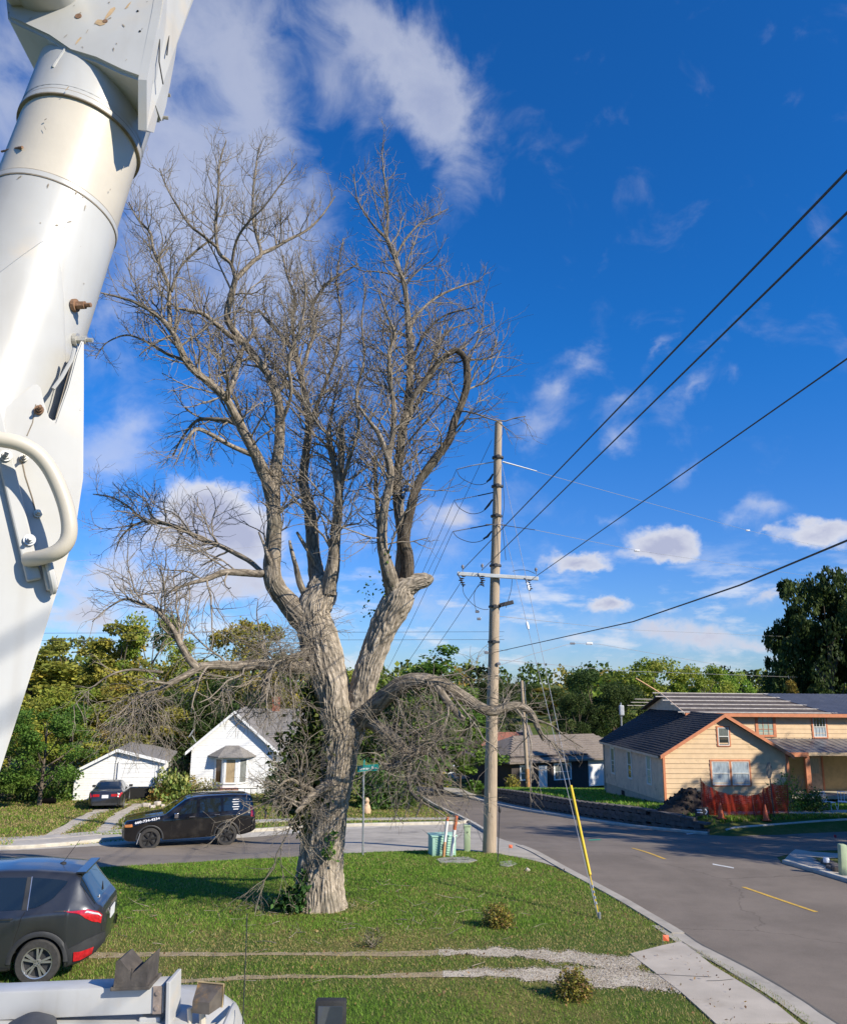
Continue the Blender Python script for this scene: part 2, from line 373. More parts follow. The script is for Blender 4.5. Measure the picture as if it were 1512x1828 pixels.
def curve(pts, k=6):                   # Catmull-Rom through 2D points
    pts = [np.array(p[:2], float) for p in pts]; out = []
    for i in range(len(pts)-1):
        p0, p1, p2, p3 = pts[max(i-1, 0)], pts[i], pts[i+1], pts[min(i+2, len(pts)-1)]
        for j in range(k):
            t = j/k; out.append(tuple(.5*((2*p1)+(-p0+p2)*t+(2*p0-5*p1+4*p2-p3)*t*t+(-p0+3*p1-3*p2+p3)*t**3)))
    out.append(tuple(pts[-1])); return out
def sheet(name, poly, off, mat, kind='structure', thick=0.0, rough_edge=0.0, parent=None):
    bm = bmesh.new(); poly = [tuple(p[:2]) for p in poly]
    f = bm.faces.new([bm.verts.new((p[0], p[1], 0)) for p in poly])
    bmesh.ops.triangulate(bm, faces=[f])
    xs = [p[0] for p in poly]; ys = [p[1] for p in poly]
    for L, ax, lo, hi in ((XS, 0, min(xs), max(xs)), (YS, 1, min(ys), max(ys))):
        for c in L:
            if lo < c < hi:
                co = [0, 0, 0]; co[ax] = c; no = [0, 0, 0]; no[ax] = 1
                bmesh.ops.bisect_plane(bm, geom=bm.verts[:]+bm.edges[:]+bm.faces[:], plane_co=co, plane_no=no, dist=1e-5)
    if thick:
        g = bmesh.ops.extrude_face_region(bm, geom=bm.faces[:])
        top = set(v for v in g['geom'] if isinstance(v, bmesh.types.BMVert))
    for v in bm.verts:
        z = gzf(v.co.x, v.co.y)+off+max(0, v.co.y-36)*.0016
        if thick and v not in top: z -= thick
        v.co.z = z
    bmesh.ops.recalc_face_normals(bm, faces=bm.faces[:])
    if not thick:
        for f in bm.faces:
            if f.normal.z < 0: f.normal_flip()
    me = bpy.data.meshes.new(name); bm.to_mesh(me); bm.free(); me.materials.append(mat)
    o = bpy.data.objects.new(name, me); COL.objects.link(o)
    if parent is not None: o.parent = parent
    return tag(o, kind=kind)
def offset_line(pts, d):               # parallel of a polyline, d to the right of its direction
    P2 = [np.array(p[:2], float) for p in pts]; out = []
    for i in range(len(P2)):
        t = P2[min(i+1, len(P2)-1)]-P2[max(i-1, 0)]; t /= np.linalg.norm(t)+1e-9
        out.append(tuple(P2[i]+np.array([t[1], -t[0]])*d))
    return out
def strip(a, b): return list(a)+list(b)[::-1]

def asphalt_material(name, base):
    m, nt, b = base_mat(name); tc = NN(nt, 'ShaderNodeTexCoord'); co = tc.outputs['Object']
    n = NN(nt, 'ShaderNodeTexNoise'); n.inputs['Scale'].default_value = .35; n.inputs['Detail'].default_value = 8; n.inputs['Roughness'].default_value = .65; LK(nt, co, n.inputs['Vector'])
    n2 = NN(nt, 'ShaderNodeTexNoise'); n2.inputs['Scale'].default_value = 60; n2.inputs['Detail'].default_value = 4; n2.inputs['Roughness'].default_value = .8; LK(nt, co, n2.inputs['Vector'])
    mp = NN(nt, 'ShaderNodeMapping'); LK(nt, co, mp.inputs[0]); mp.inputs['Scale'].default_value = (1.1, .06, 1); mp.inputs['Rotation'].default_value = (0, 0, .14)
    n3 = NN(nt, 'ShaderNodeTexNoise'); n3.inputs['Scale'].default_value = 1.0; n3.inputs['Detail'].default_value = 5; LK(nt, mp.outputs[0], n3.inputs['Vector'])
    vo = NN(nt, 'ShaderNodeTexVoronoi'); vo.feature = 'DISTANCE_TO_EDGE'; vo.inputs['Scale'].default_value = .09
    wv = NN(nt, 'ShaderNodeVectorMath'); wv.operation = 'MULTIPLY_ADD'; LK(nt, n.outputs['Color'], wv.inputs[0]); wv.inputs[1].default_value = (2.2, 2.2, 0); LK(nt, co, wv.inputs[2]); LK(nt, wv.outputs[0], vo.inputs['Vector'])
    k = lambda f: tuple(c*f for c in base)
    c = MIX(nt, SMOOTH(nt, n.outputs[0], .35, .65), k(.82), k(1.14))
    c = MIX(nt, MATH(nt, 'MULTIPLY', SMOOTH(nt, n3.outputs[0], .5, .75), .35), c, k(1.35))
    c = MIX(nt, MATH(nt, 'MULTIPLY', SMOOTH(nt, n2.outputs[0], .45, .75), .5), c, k(1.5))
    c = MIX(nt, MATH(nt, 'MULTIPLY', SMOOTH(nt, n2.outputs[0], .5, .25), .5), c, k(.55))
    c = MIX(nt, MATH(nt, 'MULTIPLY', SMOOTH(nt, vo.outputs['Distance'], .003, .0006), .45), c, k(.35))
    LK(nt, c, b.inputs['Base Color']); b.inputs['Roughness'].default_value = .88; b.inputs['Specular IOR Level'].default_value = .25
    bp = NN(nt, 'ShaderNodeBump'); bp.inputs['Strength'].default_value = .35; bp.inputs['Distance'].default_value = .01; LK(nt, n2.outputs[0], bp.inputs['Height']); LK(nt, bp.outputs[0], b.inputs['Normal'])
    return m
m_asphalt = asphalt_material('asphalt', (.190, .158, .128)); m_asphalt_old = asphalt_material('worn_asphalt', (.22, .185, .15))
m_conc_street = M('street_concrete', (.40, .36, .30), .9, .12, 1.6, .25, 50, dirt=(.20, .185, .165), dirt_amt=.45, dirt_scale=.5)
m_kerb = M('kerb_concrete', (.50, .46, .385), .9, .14, 3, .3, 40, dirt=(.33, .28, .2), dirt_amt=.3)
m_apron = M('apron_concrete', (.46, .405, .335), .9, .10, 1.2, .25, 60, dirt=(.33, .28, .22), dirt_amt=.5, dirt_scale=.7)
m_yellow = M('road_paint_yellow', (.62, .38, .05), .8, .2, 14, dirt=(.2, .17, .12), dirt_amt=.55, dirt_scale=5)
m_wpaint = M('road_paint_white', (.6, .6, .58), .8, .2, 14, dirt=(.2, .19, .18), dirt_amt=.7, dirt_scale=7)
m_soil = M('bare_soil', (.27, .19, .11), .95, .3, 4, .6, 25, dirt=(.34, .26, .14), dirt_amt=.5, dirt_scale=3)
m_gravel = M('gravel_fines', (.52, .455, .36), .95, .22, 9, .8, 60, dirt=(.24, .19, .12), dirt_amt=.55, dirt_scale=1.6)

# key lines on the ground (left edge of the main street runs away from us)
edgeL = [(7.2, -30), (6.6, 0), (6.15, 9.5)] + W((1491, 1828), (1420, 1780), (1325, 1725), (1257, 1691), (1210, 1661), (1159, 1631), (1118, 1607), (1068, 1580), (1000, 1544)) + [(3.75, 30.5)]
edgeL = curve(edgeL, 4)
farL = [(3.2, 35), (2.6, 41.9), (1.55, 50.5), (0.6, 60), (-.4, 72), (-2.5, 88), (-6, 105)]
edgeR_far = [(12.75, 37.0), (10.75, 39.7), (9.15, 42.6), (7.55, 46.8), (6.0, 52.0), (4.6, 59.0), (3.0, 66.5), (1.6, 76.9), (-.6, 88), (-4, 105)]
edgeR_near = [(13.6, -30), (13.2, 5), (12.6, 15), (12.0, 21)] + W((1512, 1577), (1450, 1558), (1396, 1542))
road_poly = edgeL + farL + edgeR_far[::-1] + [(13.6, 36.5), (13.6, 29.6), (11.75, 27.6)] + edgeR_near[::-1]
sheet('road', road_poly, .008, m_asphalt)
sheet('side_street', [(13.6, 29.6), (13.6, 36.5), (26, 38.0), (60, 42.0), (60, 34.5), (26, 31.2), (15.9, 30.3)], .008, m_asphalt)
# the street on the left, a worn strip of asphalt and a concrete mouth at the crossing
farK = [(-60, 20.5), (-30, 28.0), (-17, 31.6)] + W((100, 1512), (230, 1500), (445, 1487), (600, 1478), (800, 1473)) + [(2.0, 41.35), (2.55, 42.3)]
nearK = [(-60, 10.2), (-30, 18.4), (-16, 22.1)] + W((0, 1560), (170, 1550), (400, 1537), (540, 1530), (770, 1519)) + [(2.0, 28.2), (2.9, 27.3), (3.75, 26.0), (4.2, 24.9)]
farKc, nearKc = curve(farK, 5), curve(nearK, 5)
mouth = [p for p in nearKc if p[0] > -3.6] + W((1000, 1545)) + [(3.75, 30.5), (3.2, 35), (2.6, 41.9)] + [p for p in farKc if p[0] > -5.0][::-1]
sheet('left_street', [p for p in nearKc if p[0] <= -3.6]+[mouth[0]]+[mouth[-1]]+[p for p in farKc if p[0] <= -5.0][::-1], .008, m_asphalt_old)
sheet('street_mouth', mouth, .012, m_conc_street)
m_joint = M('dark_joint', (.13, .12, .105), .95, .1)  # plain dark colour of the paving joints and cracks
for pl in ([(600, 1500), (860, 1498)], [(753, 1482), (780, 1500)], [(700, 1510), (985, 1538)], [(850, 1478), (870, 1522)]):
    a, b = W(*pl); dx, dy = b[0]-a[0], b[1]-a[1]; l = math.hypot(dx, dy); n = (-dy/l*.02, dx/l*.02)
    sheet('paving_joint', [a, b, (b[0]+n[0], b[1]+n[1]), (a[0]+n[0], a[1]+n[1])], .016, m_joint)
# kerbs: a real step with a rounded gutter lip
def kerb(line, side, w=.18, h=.12, gut=.0, name='kerb'):
    P2 = [np.array(p[:2], float) for p in line]; q = [P2[0]]
    for a, b in zip(P2[:-1], P2[1:]):
        k = max(1, int(np.linalg.norm(b-a)/.45)); q += [a+(b-a)*(i+1)/k for i in range(k)]
    o = offset_line(q, side*w); o2 = offset_line(q, side*.03); mb = MB(); V = []
    for a, b, c in zip(q, o, o2):
        z = gzf(*a)+max(0, a[1]-36)*.0016; V += [(a[0], a[1], z-.12), (a[0], a[1], z+h-.03), (c[0], c[1], z+h), (b[0], b[1], z+h), (b[0], b[1], z-.12)]
    mb.add(V, [(i*5+j, (i+1)*5+j, (i+1)*5+j+1, i*5+j+1) for i in range(len(q)-1) for j in range(4)]); tag(mb.build(name, m_kerb), kind='structure')
    if gut: sheet('gutter', strip(offset_line(line, -side*gut), line), .014, m_kerb)
kerb(farKc, -1, .20, .13, .38)
nearEdge = [p for p in edgeL if p[1] > 17.2]
sheet('kerb', strip(nearEdge, offset_line(nearEdge, -.26)), .035, m_conc_street, thick=.08)
sheet('gutter', strip([p for p in edgeL if p[1] < 18.4], offset_line([p for p in edgeL if p[1] < 18.4], -.42)), .014, m_conc_street)
kerb(curve(farL, 4), -1, .18, .12, .0)
kerb(curve(edgeR_far, 4), 1, .16, .12, .0)
wl = [(float(wallx(y)), y) for y in np.linspace(38.0, 75, 30)]
sheet('pavement', strip(offset_line(curve(edgeR_far, 4)[5:29], .2), [(p[0]-.4, p[1]) for p in wl if p[1] > 40.6]), .11, m_concrete, thick=.2)
kerb([(13.7, 37.3), (19.5, 38.2), (26, 39.0), (60, 43)], -1, .14, .05, .0)
sheet('pavement', [(14.2, 38.6), (19.5, 39.4), (26, 40.2), (60, 44.2), (60, 45.4), (26, 41.4), (19.5, 40.5), (14.2, 39.6)], .05, m_concrete, thick=.1)
# right corner: sloped concrete and a low wall, mostly outside the frame
cr = W((1396, 1542), (1420, 1518), (1445, 1522), (1512, 1527)) + [(22, 27.0), (22, 21.5), (12.6, 21.5)] + W((1512, 1577))
sheet('corner_paving', cr, .03, m_apron, thick=.06)
kerb(edgeR_near, 1, .16, .11, .0)
# concrete driveway apron
apron = W((1125, 1705), (1183, 1690), (1217, 1683), (1271, 1725), (1315, 1752), (1383, 1793)) + [(5.4, 12.35), (4.2, 12.3)] + W((1217, 1775), (1179, 1746))
sheet('driveway_apron', apron, .02, m_apron, thick=.06)
for pl in ([(1160, 1742), (1270, 1748)], [(1217, 1684), (1383, 1795)], [(1262, 1755), (1310, 1752)]):
    a, b = W(*pl); dx, dy = b[0]-a[0], b[1]-a[1]; l = math.hypot(dx, dy); n = (-dy/l*.018, dx/l*.018)
    sheet('paving_crack', [a, ((a[0]*.6+b[0]*.4)+.03, a[1]*.6+b[1]*.4-.02), b, (b[0]+n[0], b[1]+n[1]), ((a[0]*.6+b[0]*.4)+.03+n[0], a[1]*.6+b[1]*.4-.02+n[1]), (a[0]+n[0], a[1]+n[1])], .026, m_joint)
# gap of dark soil along the asphalt edge
el = [p for p in edgeL if 11 < p[1] < 18.2]
sheet('edge_crack', strip([(p[0]+random.uniform(-.012, .012)-.01, p[1]) for p in el], [(p[0]+.03+random.uniform(-.012, .02), p[1]) for p in el]), .020, m_joint)
# paint
for a, b in (((9.2, 19.7), (8.62, 22.5)), ((7.85, 26.9), (7.6, 30.0)), ((9.9, 11.5), (9.6, 14.4))):
    sheet('centre_line', [(a[0]-.055, a[1]), (a[0]+.055, a[1]), (b[0]+.055, b[1]), (b[0]-.055, b[1])], .014, m_yellow)
for q in ([(1272, 1543), (1310, 1550), (1310, 1552), (1272, 1545)], [(1187, 1481), (1215, 1478), (1215, 1480), (1188, 1483)], [(1225, 1489), (1255, 1486), (1255, 1488), (1226, 1491)]):
    sheet('survey_mark', W(*q), .014, m_wpaint)
sheet('survey_mark', W((1050, 1500), (1072, 1499), (1073, 1501), (1052, 1502)), .014, M('survey_green', (.03, .25, .16), .8))
# pavement on the left and driveway tracks up to the garage
lw = curve([(-40, 28.6), (-26, 32.6)]+W((0, 1497), (240, 1480), (440, 1466), (620, 1462), (800, 1461))+[(2.1, 44.4)], 5)
sheet('pavement', strip(lw, offset_line(lw, 1.05)), .03, m_concrete, thick=.08)
for pts, w in (([(60, 1503), (120, 1470), (150, 1455), (180, 1444), (215, 1436)], .8), ([(170, 1487), (195, 1462), (215, 1448), (240, 1436)], .8)):
    l = curve(W(*pts), 5); l = [(x+random.uniform(-.12, .12), y) for x, y in l]
    sheet('track', strip(l, [(x+w+random.uniform(-.2, .2), y) for x, y in l]), .012, m_gravel)
sheet('driveway_paving', W((25, 1500), (90, 1494), (150, 1492), (215, 1491), (240, 1499), (100, 1511), (20, 1516)), .016, m_concrete)
# ruts of our own driveway
def wob(l, a): return [(x, y+random.uniform(-a, a)*(1.0 if x < .5 else 2.6)) for x, y in l]
r1 = wob(curve(W((150, 1702), (400, 1702), (640, 1700), (800, 1697), (900, 1696), (1000, 1700), (1155, 1714)), 8), .05); r1b = wob(curve(W((150, 1712), (400, 1708), (640, 1708), (800, 1708), (900, 1708), (1000, 1720), (1135, 1736)), 8), .05)
r2 = wob(curve(W((200, 1758), (430, 1744), (640, 1742), (870, 1733), (1000, 1730), (1150, 1738), (1195, 1750)), 8), .05); r2b = wob(curve(W((200, 1768), (430, 1750), (640, 1748), (870, 1747), (1000, 1758), (1140, 1766), (1215, 1772)), 8), .05)
RUT1, RUT2 = strip(r1, r1b), strip(r2, r2b)
m_rut = M('rut_dirt', (.30, .235, .14), .95, .25, 6, .6, 40, dirt=(.36, .30, .19), dirt_amt=.5, dirt_scale=2.5)
for a_, b_ in ((r1, r1b), (r2, r2b)):
    for nm, f_, mt in (('driveway_rut', lambda x: x <= .6, m_rut), ('gravel_bed', lambda x: x >= .3, m_gravel)):
        A_ = [p for p in a_ if f_(p[0])]; B_ = [p for p in b_ if f_(p[0])]; sheet(nm, strip(A_, B_), .008 if nm == 'driveway_rut' else .012, mt)
# ------------------------------------------------------------------ numpy noise, leaves, bark
_prm = np.random.default_rng(3).permutation(512)
_PRM = np.concatenate([_prm, _prm, _prm]); _GRD = np.random.default_rng(4).normal(size=(512, 3)); _GRD /= np.linalg.norm(_GRD, axis=1)[:, None]
def pnoise(p):                          # gradient noise, p (n,3) -> (n,) about -0.7..0.7
    p = np.asarray(p, float); i = np.floor(p).astype(int); f = p-i; u = f*f*f*(f*(f*6-15)+10); i &= 255; out = 0
    for dx in (0, 1):
        for dy in (0, 1):
            for dz in (0, 1):
                h = _PRM[_PRM[_PRM[(i[:, 0]+dx) & 255]+((i[:, 1]+dy) & 255)]+((i[:, 2]+dz) & 255)] & 511
                g = (_GRD[h]*(f-[dx, dy, dz])).sum(1)
                out = out + g*(u[:, 0] if dx else 1-u[:, 0])*(u[:, 1] if dy else 1-u[:, 1])*(u[:, 2] if dz else 1-u[:, 2])
    return out
def fbm(p, o=4):
    p = np.asarray(p, float); s = 0; a = 1
    for k in range(o): s = s+a*pnoise(p*2**k+k*17.3); a *= .5
    return s
def leaf_arrays(C, size, rng, up=0.0, aspect=.6, droop=0.0):
    """kite shaped leaves, folded along the midrib: C (n,3) -> V (4n,3), F (n,4)"""
    n = len(C); d = rng.normal(size=(n, 3)); d[:, 2] -= droop; d /= np.linalg.norm(d, axis=1)[:, None]
    q = rng.normal(size=(n, 3)); q[:, 2] += up; q -= d*(q*d).sum(1)[:, None]; q /= np.linalg.norm(q, axis=1)[:, None]
    sd = np.cross(d, q); s = (size*rng.uniform(.6, 1.35, n))[:, None] if np.ndim(size) == 0 else size[:, None]
    V = np.empty((n, 4, 3)); V[:, 0] = C; V[:, 1] = C+d*s*.45+sd*s*aspect*.5+q*s*.10; V[:, 2] = C+d*s; V[:, 3] = C+d*s*.5-sd*s*aspect*.5+q*s*.10
    return V.reshape(-1, 3), np.arange(4*n).reshape(n, 4)
def tints(n, cols, rng, var=.25, rep=4):
    c = np.array(cols)[rng.integers(0, len(cols), n)]*rng.uniform(1-var, 1+var, (n, 1)); return np.repeat(c, rep, 0)
m_leaf = M_tint('leaves', .55, .35, .28); m_leaf_far = M_tint('far_leaves', .65, .25, .36)
def bark_material(name, lo, hi):
    m, nt, b = base_mat(name); tc = NN(nt, 'ShaderNodeTexCoord'); co = tc.outputs['Object']
    n = NN(nt, 'ShaderNodeTexNoise'); n.inputs['Scale'].default_value = 14; n.inputs['Detail'].default_value = 7; n.inputs['Roughness'].default_value = .7; LK(nt, co, n.inputs['Vector'])
    n2 = NN(nt, 'ShaderNodeTexNoise'); n2.inputs['Scale'].default_value = 1.3; n2.inputs['Detail'].default_value = 4; LK(nt, co, n2.inputs['Vector'])
    at = NN(nt, 'ShaderNodeAttribute'); at.attribute_name = 'tint'
    c = MIX(nt, SMOOTH(nt, n.outputs[0], .3, .7), lo, hi)
    c = MIX(nt, MATH(nt, 'MULTIPLY', SMOOTH(nt, n2.outputs[0], .5, .68), .35), c, (.17, .165, .12))
    c = MIX(nt, 1.0, c, at.outputs['Color'], 'MULTIPLY')
    LK(nt, c, b.inputs['Base Color']); b.inputs['Roughness'].default_value = .92; b.inputs['Specular IOR Level'].default_value = .15
    bp = NN(nt, 'ShaderNodeBump'); bp.inputs['Strength'].default_value = .7; bp.inputs['Distance'].default_value = .012
    n4 = NN(nt, 'ShaderNodeTexNoise'); n4.inputs['Scale'].default_value = 55; n4.inputs['Detail'].default_value = 6; LK(nt, co, n4.inputs['Vector'])
    LK(nt, n4.outputs[0], bp.inputs['Height']); LK(nt, bp.outputs[0], b.inputs['Normal']); return m
m_bark = bark_material('furrowed_bark', (.40, .33, .25), (.62, .53, .42)); m_twig = bark_material('twig_bark', (.20, .165, .13), (.36, .31, .245))
m_bark_limb = bark_material('limb_bark', (.27, .22, .165), (.47, .40, .315)); m_bark_hook = bark_material('dark_hook_bark', (.10, .08, .06), (.21, .17, .13))  # the hooked limb gets a darker bark tone than the others
m_bark_dull = bark_material('plain_bark', (.10, .08, .06), (.19, .155, .12))

def resample(pts, rad, step):
    pts = np.array(pts, float); rad = np.array(rad, float)
    # smooth through the control points, then equal steps
    k = 8; P2 = []; R2 = []
    for i in range(len(pts)-1):
        p0, p1, p2, p3 = pts[max(i-1, 0)], pts[i], pts[i+1], pts[min(i+2, len(pts)-1)]
        for j in range(k):
            t = j/k; P2.append(.5*((2*p1)+(-p0+p2)*t+(2*p0-5*p1+4*p2-p3)*t*t+(-p0+3*p1-3*p2+p3)*t**3)); R2.append(rad[i]*(1-t)+rad[i+1]*t)
    P2.append(pts[-1]); R2.append(rad[-1]); P2 = np.array(P2); R2 = np.array(R2)
    s = np.concatenate([[0], np.cumsum(np.linalg.norm(np.diff(P2, axis=0), axis=1))]); n = max(3, int(s[-1]/step)+1); u = np.linspace(0, s[-1], n)
    return np.stack([np.interp(u, s, P2[:, a]) for a in range(3)], 1), np.interp(u, s, R2), u
def frames(pts):
    T = np.gradient(pts, axis=0); T /= np.linalg.norm(T, axis=1)[:, None]+1e-9; N = np.zeros_like(T)
    a = np.array([0, 1, 0.]) if abs(T[0, 1]) < .9 else np.array([1., 0, 0]); v = a-T[0]*(a@T[0]); N[0] = v/np.linalg.norm(v)
    for i in range(1, len(T)):
        v = N[i-1]-T[i]*(N[i-1]@T[i]); N[i] = v/np.linalg.norm(v)
    return T, N, np.cross(T, N)
def bark_tube(name, pts, rad, mat, parent, depth=.02, res=.016, seed=0.0, flare=None, gnarl=.08):
    step = max(.02, min(.06, res*2)); p, r, u = resample(pts, rad, step); T, N, B = frames(p)
    n = int(np.clip(2*math.pi*max(r)/res, 10, 300)); th = np.linspace(0, 2*math.pi, n, endpoint=False)
    k = len(p); cs, sn = np.cos(th), np.sin(th); rr = np.repeat(r[:, None], n, 1)
    q = np.stack([(cs[None]*rr).ravel(), (sn[None]*rr).ravel(), np.repeat(u, n)], 1)+seed*31.7
    big = fbm(q*np.array([2.2, 2.2, 1.1]), 3).reshape(k, n)
    w = fbm(q*np.array([5, 5, 1.6])+9, 2)[:, None]*np.array([.05, .05, .1])
    f = np.abs(pnoise((q+w)*np.array([14, 14, 2.3]))); f2 = np.abs(pnoise((q+w)*np.array([30, 30, 6])+5))
    rid = np.clip(np.minimum(f*3.2, .35+f2*2.4), 0, 1).reshape(k, n)
    d = depth*np.clip(rr/.35, .18, 1.0)
    R2 = rr*(1+gnarl*big)+d*(rid-.7)
    if flare is not None: R2 = R2+flare(u[:, None], th[None, :], rr)
    V = p[:, None]+R2[..., None]*(cs[None, :, None]*N[:, None]+sn[None, :, None]*B[:, None])
    idx = np.arange(k*n).reshape(k, n); a, b = idx[:-1], idx[1:]
    F = np.stack([a, np.roll(a, -1, 1), np.roll(b, -1, 1), b], -1).reshape(-1, 4)
    col = (.30+.75*rid.ravel())[:, None]*np.ones(3)
    V = V.reshape(-1, 3); V = np.concatenate([V, p[-1:]+T[-1]*r[-1]*.4]); col = np.concatenate([col, [[.9, .8, .7]]])
    e = idx[-1]; cap = np.stack([e, np.roll(e, -1), np.full(n, k*n), np.full(n, k*n)], -1)
    me_faces = np.concatenate([F, cap])
    tri = [tuple(x) for x in cap[:, :3]]
    o = mesh_np(name, V, F, mat, parent, smooth=True, col=col)
    bm = bmesh.new(); bm.from_mesh(o.data); bm.verts.ensure_lookup_table()
    for t in tri: bm.faces.new([bm.verts[int(i)] for i in t])
    bm.to_mesh(o.data); bm.free()
    return o, p, r, T
def tube_batch(PTS, RAD, n):            # PTS (B,k,3) RAD (B,k) -> V,F
    B, k, _ = PTS.shape; T = np.gradient(PTS, axis=1); T /= np.linalg.norm(T, axis=2)[..., None]+1e-9
    ref = np.where(np.abs(T[:, :, 2:3]) < .8, np.array([0, 0, 1.]), np.array([1., 0, 0])); N = np.cross(T, ref); N /= np.linalg.norm(N, axis=2)[..., None]+1e-9
    Bn = np.cross(T, N); th = np.linspace(0, 2*math.pi, n, endpoint=False)
    V = PTS[:, :, None]+RAD[:, :, None, None]*(np.cos(th)[None, None, :, None]*N[:, :, None]+np.sin(th)[None, None, :, None]*Bn[:, :, None])
    idx = np.arange(B*k*n).reshape(B, k, n); a, b = idx[:, :-1], idx[:, 1:]
    F = np.stack([a, np.roll(a, -1, 2), np.roll(b, -1, 2), b], -1).reshape(-1, 4)
    return V.reshape(-1, 3), F
def grow_batch(O, D, L, R0, k, rng, wander, lift, tip=.35):
    """many wandering branches at once; lift pulls the direction up (+) or down (-)"""
    B = len(O); P_ = np.empty((B, k, 3)); P_[:, 0] = O; d = D/np.linalg.norm(D, axis=1)[:, None]; st = (L/(k-1))[:, None]
    for i in range(1, k):
        d = d+rng.normal(size=(B, 3))*wander+np.array([0, 0, 1.])*np.reshape(lift, (-1, 1))*(1.0/(k-1)); d /= np.linalg.norm(d, axis=1)[:, None]; P_[:, i] = P_[:, i-1]+d*st
    R_ = R0[:, None]*np.linspace(1, tip, k)[None]; return P_, R_
def children(P_, R_, per, rng, spread, t0=.15, t1=1.0):
    """per: branches per parent (array) -> origin, direction, parent index, parent radius there"""
    B, k, _ = P_.shape; idx = np.repeat(np.arange(B), per); n = len(idx); t = rng.uniform(t0, t1, n)*(k-1)*.999; i = t.astype(int); f = (t-i)[:, None]
    o = P_[idx, i]*(1-f)+P_[idx, i+1]*f; tg = P_[idx, i+1]-P_[idx, i]; tg /= np.linalg.norm(tg, axis=1)[:, None]+1e-9
    q = rng.normal(size=(n, 3)); q -= tg*(q*tg).sum(1)[:, None]; q /= np.linalg.norm(q, axis=1)[:, None]
    a = np.radians(rng.uniform(*spread, n))[:, None]; return o, tg*np.cos(a)+q*np.sin(a), idx, R_[idx, i], t/(k-1)

